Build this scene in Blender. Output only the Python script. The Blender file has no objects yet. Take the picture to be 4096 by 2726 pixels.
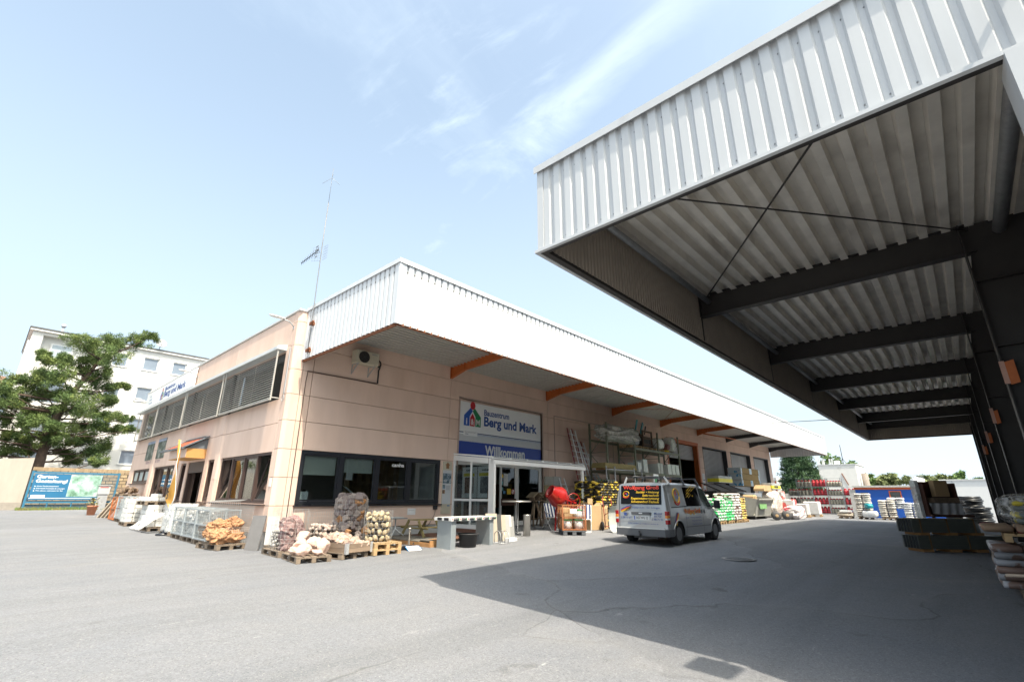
import bpy, math, random, bmesh
from mathutils import Matrix, Vector, noise as mnoise
import numpy as np
random.seed(7); RS = np.random.RandomState(7)
R_ = math.radians
scn = bpy.context.scene
COL = scn.collection

# ------------------------------------------------------------------ camera
cam = bpy.data.cameras.new('camera'); cam_o = bpy.data.objects.new('camera', cam); COL.objects.link(cam_o)
cam.sensor_width = 36.0; cam.lens = 16.626; cam.clip_start = 0.05; cam.clip_end = 3000
_y, _p, _r = R_(42.734188), R_(18.1245), R_(0.405147)
_f = Vector((math.cos(_y)*math.cos(_p), math.sin(_y)*math.cos(_p), math.sin(_p)))
_rt = Vector((math.sin(_y), -math.cos(_y), 0)); _up = _rt.cross(_f)
_rt2 = _rt*math.cos(_r)+_up*math.sin(_r); _up2 = -_rt*math.sin(_r)+_up*math.cos(_r)
m3 = Matrix((_rt2, _up2, -_f)).transposed()
cam_o.matrix_world = Matrix.Translation((0, 0, 1.53)) @ m3.to_4x4()
scn.camera = cam_o

# ------------------------------------------------------------------ sky, sun, exposure
SUN = Vector((-0.164, -0.578, 1.0)).normalized()      # towards the sun
EL = math.asin(SUN.z); AZ = math.atan2(SUN.x, SUN.y)
world = bpy.data.worlds.new('World'); scn.world = world; world.use_nodes = True
wt = world.node_tree; wn, wl = wt.nodes, wt.links
for n in list(wn): wn.remove(n)
wo = wn.new('ShaderNodeOutputWorld'); bg = wn.new('ShaderNodeBackground'); bg.inputs[1].default_value = 0.15
sky = wn.new('ShaderNodeTexSky'); sky.sky_type = 'NISHITA'; sky.sun_disc = False
sky.sun_elevation = EL; sky.sun_rotation = AZ; sky.air_density = 1.0; sky.dust_density = 7.0; sky.ozone_density = 1.2; sky.altitude = 100
tc = wn.new('ShaderNodeTexCoord'); sep = wn.new('ShaderNodeSeparateXYZ'); wl.new(tc.outputs['Generated'], sep.inputs[0])
def wmath(op, a, b=None, c=None, clamp=False):
    n = wn.new('ShaderNodeMath'); n.operation = op; n.use_clamp = clamp
    for i, v in enumerate((a, b, c)):
        if v is None: continue
        if hasattr(v, 'is_linked'): wl.new(v, n.inputs[i])
        else: n.inputs[i].default_value = v
    return n.outputs[0]
zz = wmath('ADD', wmath('MAXIMUM', sep.outputs[2], 0.0), 0.18)
cu = wmath('DIVIDE', sep.outputs[0], zz); cv = wmath('DIVIDE', sep.outputs[1], zz)
def rotuv(a):
    ca, sa = math.cos(a), math.sin(a)
    u = wmath('ADD', wmath('MULTIPLY', cu, ca), wmath('MULTIPLY', cv, sa))
    v = wmath('SUBTRACT', wmath('MULTIPLY', cv, ca), wmath('MULTIPLY', cu, sa))
    return u, v
def wnoise(u, v, su, sv, detail, dist, off=0.0):
    c = wn.new('ShaderNodeCombineXYZ')
    wl.new(wmath('MULTIPLY', u, su), c.inputs[0]); wl.new(wmath('MULTIPLY', v, sv), c.inputs[1]); c.inputs[2].default_value = off
    n = wn.new('ShaderNodeTexNoise'); n.inputs['Scale'].default_value = 1.0; n.inputs['Detail'].default_value = detail
    n.inputs['Roughness'].default_value = 0.62; n.inputs['Distortion'].default_value = dist
    wl.new(c.outputs[0], n.inputs['Vector']); return n.outputs[0]
def wramp(x, a, b):
    m = wn.new('ShaderNodeMapRange'); m.inputs[1].default_value = a; m.inputs[2].default_value = b; m.interpolation_type = 'SMOOTHSTEP'
    wl.new(x, m.inputs[0]); return m.outputs[0]
u1, v1 = rotuv(R_(8)); u2, v2 = rotuv(R_(55))
streak = wmath('MULTIPLY', wramp(wnoise(u1, v1, 0.55, 1.5, 7, 0.9, 3.1), 0.46, 0.78), 0.55)
wisps = wmath('MULTIPLY', wramp(wnoise(u1, v1, 2.2, 4.5, 8, 0.4, 9.7), 0.50, 0.80), 0.35)
broad = wramp(wnoise(u2, v2, 0.32, 0.5, 3, 0.4, 5.5), 0.40, 0.72)
cl = wmath('ADD', wmath('MULTIPLY', wmath('ADD', streak, wisps), broad), wmath('ADD', wmath('MULTIPLY', broad, 0.22), 0.14), clamp=True)
dist = wmath('ABSOLUTE', wmath('SUBTRACT', cu, wmath('ADD', wmath('MULTIPLY', cv, 0.205), 0.573)))
band = wmath('MULTIPLY', wramp(wmath('ADD', dist, wmath('MULTIPLY', wnoise(cu, cv, 6, 3, 5, 0.5, 2.2), 0.10)), 0.15, 0.02), wramp(wnoise(u1, v1, 5.0, 2.4, 7, 1.0, 1.3), 0.30, 0.68))
du = wmath('SUBTRACT', cu, 0.50); dv = wmath('SUBTRACT', cv, 0.60)
blob = wramp(wmath('ADD', wmath('MULTIPLY', du, wmath('MULTIPLY', du, 9.0)), wmath('MULTIPLY', dv, wmath('MULTIPLY', dv, 5.0))), 0.55, 0.0)
tuft = wmath('MULTIPLY', blob, wramp(wnoise(u1, v1, 16.0, 5.0, 8, 0.25, 7.7), 0.46, 0.80))
cl = wmath('ADD', cl, wmath('ADD', wmath('MULTIPLY', band, 0.55), wmath('MULTIPLY', tuft, 0.38)), clamp=True)
hz = wmath('ADD', wmath('MULTIPLY', wramp(sep.outputs[2], 0.95, 0.15), 0.42), 0.14)
hz = wmath('MAXIMUM', hz, wmath('MULTIPLY', wramp(sep.outputs[2], 0.30, 0.02), 0.93))
cl = wmath('MAXIMUM', cl, hz)
mixc = wn.new('ShaderNodeMix'); mixc.data_type = 'RGBA'; mixc.inputs[7].default_value = (3.0, 3.5, 3.9, 1)
skys = wn.new('ShaderNodeMix'); skys.data_type = 'RGBA'; skys.blend_type = 'MULTIPLY'; skys.inputs[0].default_value = 1.0; skys.inputs[7].default_value = (0.98, 1.05, 0.97, 1)
wl.new(sky.outputs[0], skys.inputs[6])
wl.new(cl, mixc.inputs[0]); wl.new(skys.outputs[2], mixc.inputs[6]); wl.new(mixc.outputs[2], bg.inputs[0]); wl.new(bg.outputs[0], wo.inputs[0])
sl = bpy.data.lights.new('sun', 'SUN'); sl.energy = 3.0; sl.angle = R_(0.53); sl.color = (1.0, 0.905, 0.755)
so = bpy.data.objects.new('sun', sl); COL.objects.link(so); so.rotation_euler = SUN.to_track_quat('Z', 'Y').to_euler(); so.location = (-5, -20, 30)
vs = scn.view_settings; vs.view_transform = 'Standard'; vs.look = 'None'; vs.gamma = 1.0; vs.exposure = 1.25
try: vs.use_curve_mapping = False
except Exception: pass
scn.render.engine = 'CYCLES'
try:
    scn.cycles.max_bounces = 7; scn.cycles.diffuse_bounces = 4; scn.cycles.transparent_max_bounces = 12
except Exception: pass

# ------------------------------------------------------------------ materials
MATS = {}
def nd(t, typ, **kw):
    n = t.nodes.new(typ)
    for k, v in kw.items(): setattr(n, k, v)
    return n
def mat(name, rgb, rough=0.7, metal=0.0, var=0.12, scale=4.0, bump=0.0, bscale=60.0, rnd=0.0, rgb2=None, thr=None, spec=0.5, detail=5.0, stretch=None, emit=0.0, coat=0.0, hue=0.0):
    """noise-varied principled material; rgb2 mixes in by a second noise (thr = ramp window); rnd = per-object brightness spread"""
    if name in MATS: return MATS[name]
    m = bpy.data.materials.new(name); m.use_nodes = True; t = m.node_tree; L = t.links
    b = t.nodes['Principled BSDF']; b.inputs['Roughness'].default_value = rough; b.inputs['Metallic'].default_value = metal
    b.inputs['Specular IOR Level'].default_value = spec
    if coat: b.inputs['Coat Weight'].default_value = coat; b.inputs['Coat Roughness'].default_value = 0.08
    co = nd(t, 'ShaderNodeTexCoord'); src = co.outputs['Object']
    if rnd or hue:
        oi = nd(t, 'ShaderNodeObjectInfo'); add = nd(t, 'ShaderNodeVectorMath', operation='ADD'); sc = nd(t, 'ShaderNodeVectorMath', operation='SCALE')
        cb = nd(t, 'ShaderNodeCombineXYZ'); L.new(oi.outputs['Random'], cb.inputs[0]); L.new(oi.outputs['Random'], cb.inputs[1])
        L.new(cb.outputs[0], sc.inputs[0]); sc.inputs[3].default_value = 37.0; L.new(src, add.inputs[0]); L.new(sc.outputs[0], add.inputs[1]); src = add.outputs[0]
    if stretch:
        mp = nd(t, 'ShaderNodeMapping'); mp.inputs['Scale'].default_value = stretch; L.new(src, mp.inputs[0]); src = mp.outputs[0]
    n1 = nd(t, 'ShaderNodeTexNoise'); n1.inputs['Scale'].default_value = scale; n1.inputs['Detail'].default_value = detail; n1.inputs['Roughness'].default_value = 0.6
    L.new(src, n1.inputs['Vector'])
    mr = nd(t, 'ShaderNodeMapRange'); mr.inputs[1].default_value = 0.25; mr.inputs[2].default_value = 0.75; mr.inputs[3].default_value = 1-var; mr.inputs[4].default_value = 1+var
    L.new(n1.outputs[0], mr.inputs[0]); val = mr.outputs[0]
    if rnd:
        m2 = nd(t, 'ShaderNodeMapRange'); m2.inputs[3].default_value = 1-rnd; m2.inputs[4].default_value = 1+rnd; L.new(oi.outputs['Random'], m2.inputs[0])
        mm = nd(t, 'ShaderNodeMath', operation='MULTIPLY'); L.new(val, mm.inputs[0]); L.new(m2.outputs[0], mm.inputs[1]); val = mm.outputs[0]
    cx = nd(t, 'ShaderNodeMix', data_type='RGBA', blend_type='MULTIPLY'); cx.inputs[0].default_value = 1.0; cx.inputs[6].default_value = (*rgb, 1)
    if rgb2:
        n2 = nd(t, 'ShaderNodeTexNoise'); n2.inputs['Scale'].default_value = (thr[2] if len(thr) > 2 else scale*0.5); n2.inputs['Detail'].default_value = 4; L.new(src, n2.inputs['Vector'])
        m4 = nd(t, 'ShaderNodeMapRange'); m4.inputs[1].default_value = thr[0]; m4.inputs[2].default_value = thr[1]; L.new(n2.outputs[0], m4.inputs[0])
        c2 = nd(t, 'ShaderNodeMix', data_type='RGBA'); c2.inputs[6].default_value = (*rgb, 1); c2.inputs[7].default_value = (*rgb2, 1); L.new(m4.outputs[0], c2.inputs[0])
        L.new(c2.outputs[2], cx.inputs[6])
    cm = nd(t, 'ShaderNodeCombineColor'); [L.new(val, cm.inputs[i]) for i in range(3)]
    L.new(cm.outputs[0], cx.inputs[7]); outc = cx.outputs[2]
    if hue:
        hs = nd(t, 'ShaderNodeHueSaturation'); m5 = nd(t, 'ShaderNodeMapRange'); m5.inputs[3].default_value = 0.5-hue; m5.inputs[4].default_value = 0.5+hue
        L.new(oi.outputs['Random'], m5.inputs[0]); L.new(m5.outputs[0], hs.inputs['Hue']); L.new(outc, hs.inputs['Color']); outc = hs.outputs[0]
    L.new(outc, b.inputs['Base Color'])
    if emit: b.inputs['Emission Strength'].default_value = emit; L.new(outc, b.inputs['Emission Color'])
    if bump:
        n3 = nd(t, 'ShaderNodeTexNoise'); n3.inputs['Scale'].default_value = bscale; n3.inputs['Detail'].default_value = 4; L.new(src, n3.inputs['Vector'])
        bp = nd(t, 'ShaderNodeBump'); bp.inputs['Strength'].default_value = bump; bp.inputs['Distance'].default_value = 0.02
        L.new(n3.outputs[0], bp.inputs['Height']); L.new(bp.outputs[0], b.inputs['Normal'])
    MATS[name] = m; return m
def glass(name, tint=(0.8, 0.85, 0.85), alpha=0.85, rough=0.02):
    if name in MATS: return MATS[name]
    m = bpy.data.materials.new(name); m.use_nodes = True; t = m.node_tree; L = t.links
    for n in list(t.nodes): t.nodes.remove(n)
    o = nd(t, 'ShaderNodeOutputMaterial'); tr = nd(t, 'ShaderNodeBsdfTransparent'); gl = nd(t, 'ShaderNodeBsdfGlossy'); mx = nd(t, 'ShaderNodeMixShader'); fr = nd(t, 'ShaderNodeMath', operation='MULTIPLY_ADD'); lw = nd(t, 'ShaderNodeLayerWeight'); pw = nd(t, 'ShaderNodeMath', operation='POWER')
    tr.inputs[0].default_value = (*[c*alpha for c in tint], 1); gl.inputs['Roughness'].default_value = rough; gl.inputs[0].default_value = (0.95, 0.97, 1, 1); lw.inputs[0].default_value = .5; pw.inputs[1].default_value = 4.0; L.new(lw.outputs['Facing'], pw.inputs[0]); L.new(pw.outputs[0], fr.inputs[0]); fr.inputs[1].default_value = .92; fr.inputs[2].default_value = .055
    n = nd(t, 'ShaderNodeTexNoise'); n.inputs['Scale'].default_value = 0.9; n.inputs['Detail'].default_value = 1; co = nd(t, 'ShaderNodeTexCoord'); L.new(co.outputs['Object'], n.inputs['Vector'])
    bp = nd(t, 'ShaderNodeBump'); bp.inputs['Strength'].default_value = 0.03; bp.inputs['Distance'].default_value = 0.05; L.new(n.outputs[0], bp.inputs['Height']); L.new(bp.outputs[0], gl.inputs['Normal'])
    L.new(fr.outputs[0], mx.inputs[0]); L.new(tr.outputs[0], mx.inputs[1]); L.new(gl.outputs[0], mx.inputs[2]); L.new(mx.outputs[0], o.inputs[0])
    MATS[name] = m; return m
def film(name, rgb=(0.85, 0.87, 0.88), opac=0.35, rough=0.25):
    """plastic wrap: part see-through, part milky and glossy"""
    if name in MATS: return MATS[name]
    m = bpy.data.materials.new(name); m.use_nodes = True; t = m.node_tree; L = t.links
    b = t.nodes['Principled BSDF']; o = t.nodes['Material Output']; b.inputs['Base Color'].default_value = (*rgb, 1); b.inputs['Roughness'].default_value = rough
    co = nd(t, 'ShaderNodeTexCoord'); n = nd(t, 'ShaderNodeTexNoise'); n.inputs['Scale'].default_value = 5; n.inputs['Detail'].default_value = 6; n.inputs['Distortion'].default_value = 1.5; L.new(co.outputs['Object'], n.inputs['Vector'])
    mr = nd(t, 'ShaderNodeMapRange'); mr.inputs[1].default_value = 0.35; mr.inputs[2].default_value = 0.7; mr.inputs[3].default_value = max(0, opac-0.25); mr.inputs[4].default_value = min(1, opac+0.35); L.new(n.outputs[0], mr.inputs[0])
    bp = nd(t, 'ShaderNodeBump'); bp.inputs['Strength'].default_value = 0.9; bp.inputs['Distance'].default_value = 0.05; L.new(n.outputs[0], bp.inputs['Height']); L.new(bp.outputs[0], b.inputs['Normal'])
    tr = nd(t, 'ShaderNodeBsdfTransparent'); mx = nd(t, 'ShaderNodeMixShader'); L.new(mr.outputs[0], mx.inputs[0]); L.new(tr.outputs[0], mx.inputs[1]); L.new(b.outputs[0], mx.inputs[2]); L.new(mx.outputs[0], o.inputs[0])
    MATS[name] = m; return m

# ------------------------------------------------------------------ mesh + object helpers
WM = {}
I4 = Matrix.Identity(4)
class MB:
    def __init__(s): s.v = []; s.f = []; s.mi = []; s.cur = 0; s.sm = []; s.smooth = False; s.M = None
    def addv(s, pts):
        b = len(s.v)
        if s.M is not None: pts = [tuple(s.M @ Vector(p)) for p in pts]
        s.v.extend([tuple(p) for p in pts]); return b
    def face(s, idx): s.f.append(tuple(idx)); s.mi.append(s.cur); s.sm.append(s.smooth)
    def poly(s, pts): b = s.addv(pts); s.face(range(b, b+len(pts)))
    def box(s, x0, x1, y0, y1, z0, z1):
        b = s.addv([(x0,y0,z0),(x1,y0,z0),(x1,y1,z0),(x0,y1,z0),(x0,y0,z1),(x1,y0,z1),(x1,y1,z1),(x0,y1,z1)])
        for q in ((3,2,1,0),(4,5,6,7),(0,1,5,4),(1,2,6,5),(2,3,7,6),(3,0,4,7)): s.face([b+i for i in q])
        return s
    def cbox(s, x0, x1, y0, y1, z0, z1, c=0.01):
        """chamfered box"""
        c = min(c, (x1-x0)*.45, (y1-y0)*.45, (z1-z0)*.45)
        P = []
        for z, k in ((z0, c), (z0+c, 0), (z1-c, 0), (z1, c)):
            P += [(x0+k+(c if k == 0 else 0), y0+k, z), (x1-k-(c if k == 0 else 0), y0+k, z), (x1-k, y0+k+(c if k == 0 else 0), z), (x1-k, y1-k-(c if k == 0 else 0), z), (x1-k-(c if k == 0 else 0), y1-k, z), (x0+k+(c if k == 0 else 0), y1-k, z), (x0+k, y1-k-(c if k == 0 else 0), z), (x0+k, y0+k+(c if k == 0 else 0), z)]
        b = s.addv(P)
        for r in range(3):
            for i in range(8): s.face([b+r*8+i, b+r*8+(i+1) % 8, b+(r+1)*8+(i+1) % 8, b+(r+1)*8+i])
        s.face([b+i for i in range(7, -1, -1)]); s.face([b+24+i for i in range(8)]); return s
    def bar(s, p, q, w, h=None, up=(0, 0, 1)):
        """rectangular bar from p to q"""
        h = h or w; p = Vector(p); q = Vector(q); d = (q-p).normalized(); u = Vector(up)
        if abs(d.dot(u)) > 0.98: u = Vector((1, 0, 0))
        a = d.cross(u).normalized(); u = a.cross(d); a *= w/2; u = u*(h/2)
        b = s.addv([p-a-u, p+a-u, p+a+u, p-a+u, q-a-u, q+a-u, q+a+u, q-a+u])
        for k in ((0,1,2,3),(7,6,5,4),(4,5,1,0),(5,6,2,1),(6,7,3,2),(7,4,0,3)): s.face([b+i for i in k])
        return s
    def tube(s, pts, r, n=8, cap=True, smooth=True, closed=False):
        pts = [Vector(p) for p in pts]; N = len(pts); rr = r if isinstance(r, (list, tuple)) else [r]*N
        sm0 = s.smooth; s.smooth = smooth; base = None; u = None
        for i, p in enumerate(pts):
            if closed: d = (pts[(i+1) % N]-pts[i-1]).normalized()
            else: d = (pts[min(i+1, N-1)]-pts[max(i-1, 0)]).normalized()
            if u is None: u = d.orthogonal().normalized()
            else: u = (u-d*u.dot(d)).normalized()
            w = d.cross(u)
            b = s.addv([p+(u*math.cos(2*math.pi*k/n)+w*math.sin(2*math.pi*k/n))*rr[i] for k in range(n)])
            if base is None: base = b
        for i in range(N-1 if not closed else N):
            for k in range(n):
                a = base+i*n; c = base+((i+1) % N)*n
                s.face([a+k, a+(k+1) % n, c+(k+1) % n, c+k])
        s.smooth = False
        if cap and not closed:
            s.face([base+k for k in range(n-1, -1, -1)]); s.face([base+(N-1)*n+k for k in range(n)])
        s.smooth = sm0; return s
    def lathe(s, prof, n=16, c=(0, 0, 0), axis='z', smooth=True):
        sm0 = s.smooth; s.smooth = smooth; B = []
        for r, z in prof:
            P = []
            for k in range(n):
                a = 2*math.pi*k/n; x, y = r*math.cos(a), r*math.sin(a)
                P.append((c[0]+x, c[1]+y, c[2]+z) if axis == 'z' else ((c[0]+x, c[1]+z, c[2]+y) if axis == 'y' else (c[0]+z, c[1]+x, c[2]+y)))
            B.append(s.addv(P))
        for i in range(len(B)-1):
            for k in range(n):
                q = [B[i]+k, B[i]+(k+1) % n, B[i+1]+(k+1) % n, B[i+1]+k]
                s.face(q if axis != 'y' else q[::-1])
        s.smooth = False
        if prof[0][0] > 1e-4: s.face([B[0]+k for k in range(n-1, -1, -1)])
        if prof[-1][0] > 1e-4: s.face([B[-1]+k for k in range(n)])
        s.smooth = sm0; return s
    def prism(s, poly, a, b, axis='y'):
        """polygon in the plane normal to axis, extruded a..b.  axis y: (x,z); x: (y,z); z: (x,y)"""
        def P(p, t): return (p[0], t, p[1]) if axis == 'y' else ((t, p[0], p[1]) if axis == 'x' else (p[0], p[1], t))
        n = len(poly); i0 = s.addv([P(p, a) for p in poly]); i1 = s.addv([P(p, b) for p in poly])
        s.face([i0+k for k in range(n)]); s.face([i1+k for k in range(n-1, -1, -1)])
        for k in range(n): s.face([i0+(k+1) % n, i0+k, i1+k, i1+(k+1) % n])
        return s
    def grid(s, fn, nu, nv, smooth=True, wrap=False):
        b = s.addv([fn(i/nu, j/nv) for j in range(nv+1) for i in range(nu+1)]); sm0 = s.smooth; s.smooth = smooth
        for j in range(nv):
            for i in range(nu):
                a = b+j*(nu+1)+i; s.face([a, a+1, a+nu+2, a+nu+1])
        s.smooth = sm0; return s
    def mesh(s, name, mats):
        me = bpy.data.meshes.new(name); me.from_pydata(s.v, [], s.f)
        for m in (mats if isinstance(mats, (list, tuple)) else [mats]): me.materials.append(m)
        if any(s.mi): me.polygons.foreach_set('material_index', s.mi)
        if any(s.sm): me.polygons.foreach_set('use_smooth', s.sm)
        bm = bmesh.new(); bm.from_mesh(me); bmesh.ops.recalc_face_normals(bm, faces=bm.faces); bm.to_mesh(me); bm.free()
        me.update(); return me
    def build(s, name, mats, parent=None, world=True, **tags):
        return obj(name, s.mesh(name, mats), parent, world, **tags)
def tag(o, label=None, cat=None, group=None, kind=None):
    if label: o['label'] = label
    if cat: o['category'] = cat
    if group: o['group'] = group
    if kind: o['kind'] = kind
    return o
def obj(name, me, parent=None, world=True, M=None, **tags):
    o = bpy.data.objects.new(name, me); COL.objects.link(o)
    if parent is not None:
        o.parent = parent
        if world: o.matrix_parent_inverse = WM[parent].inverted(); WM[o] = M.copy() if M is not None else I4.copy()
        else: WM[o] = WM[parent] @ (M if M is not None else I4)
        if M is not None: o.matrix_basis = M
    else:
        WM[o] = M.copy() if M is not None else I4.copy()
        if M is not None: o.matrix_basis = M
    return tag(o, **tags)
def thing(name, label, cat, loc=(0, 0, 0), rz=0.0, group=None):
    o = bpy.data.objects.new(name, None); COL.objects.link(o); o.empty_display_size = 0.2
    M = Matrix.Translation(loc) @ Matrix.Rotation(rz, 4, 'Z'); o.matrix_basis = M; WM[o] = M
    return tag(o, label, cat, group)
def copy_tree(root, loc, rz=0.0, label=None, group=None, par=None, scale=None):
    r = root.copy(); COL.objects.link(r)
    M = Matrix.Translation(loc) @ Matrix.Rotation(rz, 4, 'Z')
    if scale: M = M @ Matrix.Diagonal((*scale, 1)) if not isinstance(scale, (int, float)) else M @ Matrix.Scale(scale, 4)
    r.matrix_basis = M; WM[r] = M
    if label: r['label'] = label
    if group: r['group'] = group
    for ch in list(root.children):
        c = ch.copy(); COL.objects.link(c); c.parent = r; WM[c] = M @ ch.matrix_parent_inverse @ ch.matrix_basis
        for g in list(ch.children):
            d = g.copy(); COL.objects.link(d); d.parent = c
    return r
def TR(x, y, z, rz=0, rx=0, ry=0, s=None):
    M = Matrix.Translation((x, y, z)) @ Matrix.Rotation(rz, 4, 'Z') @ Matrix.Rotation(ry, 4, 'Y') @ Matrix.Rotation(rx, 4, 'X')
    if s is not None: M = M @ (Matrix.Scale(s, 4) if isinstance(s, (int, float)) else Matrix.Diagonal((*s, 1)))
    return M
def text_mesh(body, bold=0.0, shear=0.0, space=1.0, ex=0.0):
    cu_ = bpy.data.curves.new('lettering', 'FONT'); cu_.body = body; cu_.offset = bold; cu_.shear = shear; cu_.space_character = space; cu_.extrude = ex; cu_.resolution_u = 3; cu_.fill_mode = 'FRONT'
    o = bpy.data.objects.new('lettering', cu_); COL.objects.link(o)
    dg = bpy.context.evaluated_depsgraph_get(); me = bpy.data.meshes.new_from_object(o.evaluated_get(dg))
    COL.objects.unlink(o); bpy.data.objects.remove(o); return me
def text(body, parent, m, o, r, w=None, h=None, bold=0.0, shear=0.0, align='l', up=(0, 0, 1), name='lettering', space=1.0, cap=None, label=None):
    """flat lettering: lower-left (or centre/right) at o, reading along r; w/h fit the ink box"""
    me = text_mesh(body, bold, shear, space); n = len(me.vertices)
    if n == 0: return None
    P = np.empty(n*3); me.vertices.foreach_get('co', P); P = P.reshape(-1, 3)
    lo, hi = P.min(0), P.max(0); P = P-[lo[0], lo[1] if h else 0, 0]
    ww, hh = hi[0]-lo[0], hi[1]-lo[1]
    sx = (w/ww) if w else None; sy = (h/hh) if h else ((cap/0.73) if cap else sx)
    if sx is None: sx = sy
    P[:, 0] *= sx; P[:, 1] *= sy
    ox = {'l': 0, 'c': -ww*sx/2, 'r': -ww*sx}[align]
    rv = np.array(r, float); uv = np.array(up, float); nv = np.cross(rv, uv); O = np.array(o, float)
    Q = O+np.outer(P[:, 0]+ox, rv)+np.outer(P[:, 1], uv)+nv*0.0
    me.vertices.foreach_set('co', Q.ravel()); me.materials.clear(); me.materials.append(m); me.update()
    return obj(name, me, parent)
def quad(mb, o, r, w, h, up=(0, 0, 1), d=0.0):
    o = Vector(o); r = Vector(r); u = Vector(up); n = r.cross(u)*d
    mb.poly([o+n, o+r*w+n, o+r*w+u*h+n, o+u*h+n]); return mb
def fpoly(mb, pts, o, r, up=(0, 0, 1), d=0.0):
    o = Vector(o); r = Vector(r); u = Vector(up); n = r.cross(u)*d
    mb.poly([o+r*a+u*b+n for a, b in pts]); return mb
def plate(mb, o, r, w, h, t, up=(0, 0, 1)):
    """thin slab whose back sits at o and whose front is t towards the viewer"""
    o = Vector(o); r = Vector(r); u = Vector(up); n = r.cross(u)*t
    P = [o, o+r*w, o+r*w+u*h, o+u*h]; b = mb.addv(P+[p+n for p in P])
    for k in ((3,2,1,0),(4,5,6,7),(0,1,5,4),(1,2,6,5),(2,3,7,6),(3,0,4,7)): mb.face([b+i for i in k])
    return mb
def sub_rect(rects, hole):
    out = []; hx0, hx1, hz0, hz1 = hole
    for (a, b, c, d) in rects:
        x0, x1, z0, z1 = max(a, hx0), min(b, hx1), max(c, hz0), min(d, hz1)
        if x0 >= x1-1e-6 or z0 >= z1-1e-6: out.append((a, b, c, d)); continue
        if c < z0-1e-6: out.append((a, b, c, z0))
        if z1 < d-1e-6: out.append((a, b, z1, d))
        if a < x0-1e-6: out.append((a, x0, z0, z1))
        if x1 < b-1e-6: out.append((x1, b, z0, z1))
    return out
# ground height of the gently sloping yard
GX = [-40, 2, 6, 10, 15, 25, 42, 60, 120]; GY = [-40, -2, 1.5, 8.3, 12, 15, 22, 35, 42, 60]
_z0 = np.array([-.3, -.3, -.24, 0, .02, .04, .12, .34, .6, .9]); _z1 = np.array([-.05, -.05, 0, .155, .24, .29, .30, .34, .6, .9]); _z2 = np.array([.05, .05, .06, .10, .14, .18, .2, .34, .6, .9])
GZ = [_z0*(1-w)+_z1*w for w in (0, 0, 0, .4, 1, 1, 1, 1, 1)]; GZ[6] = _z2; GZ[7] = _z2; GZ[8] = _z2; GZ[5] = .6*_z1+.4*_z2
def gh(x, y):
    x = min(max(x, GX[0]), GX[-1]-1e-6); y = min(max(y, GY[0]), GY[-1]-1e-6)
    i = max(k for k in range(len(GX)) if GX[k] <= x); j = max(k for k in range(len(GY)) if GY[k] <= y)
    u = (x-GX[i])/(GX[i+1]-GX[i]); v = (y-GY[j])/(GY[j+1]-GY[j]); u = u*u*(3-2*u)*.5+.5*u
    return float((GZ[i][j]*(1-u)+GZ[i+1][j]*u)*(1-v)+(GZ[i][j+1]*(1-u)+GZ[i+1][j+1]*u)*v)
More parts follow.
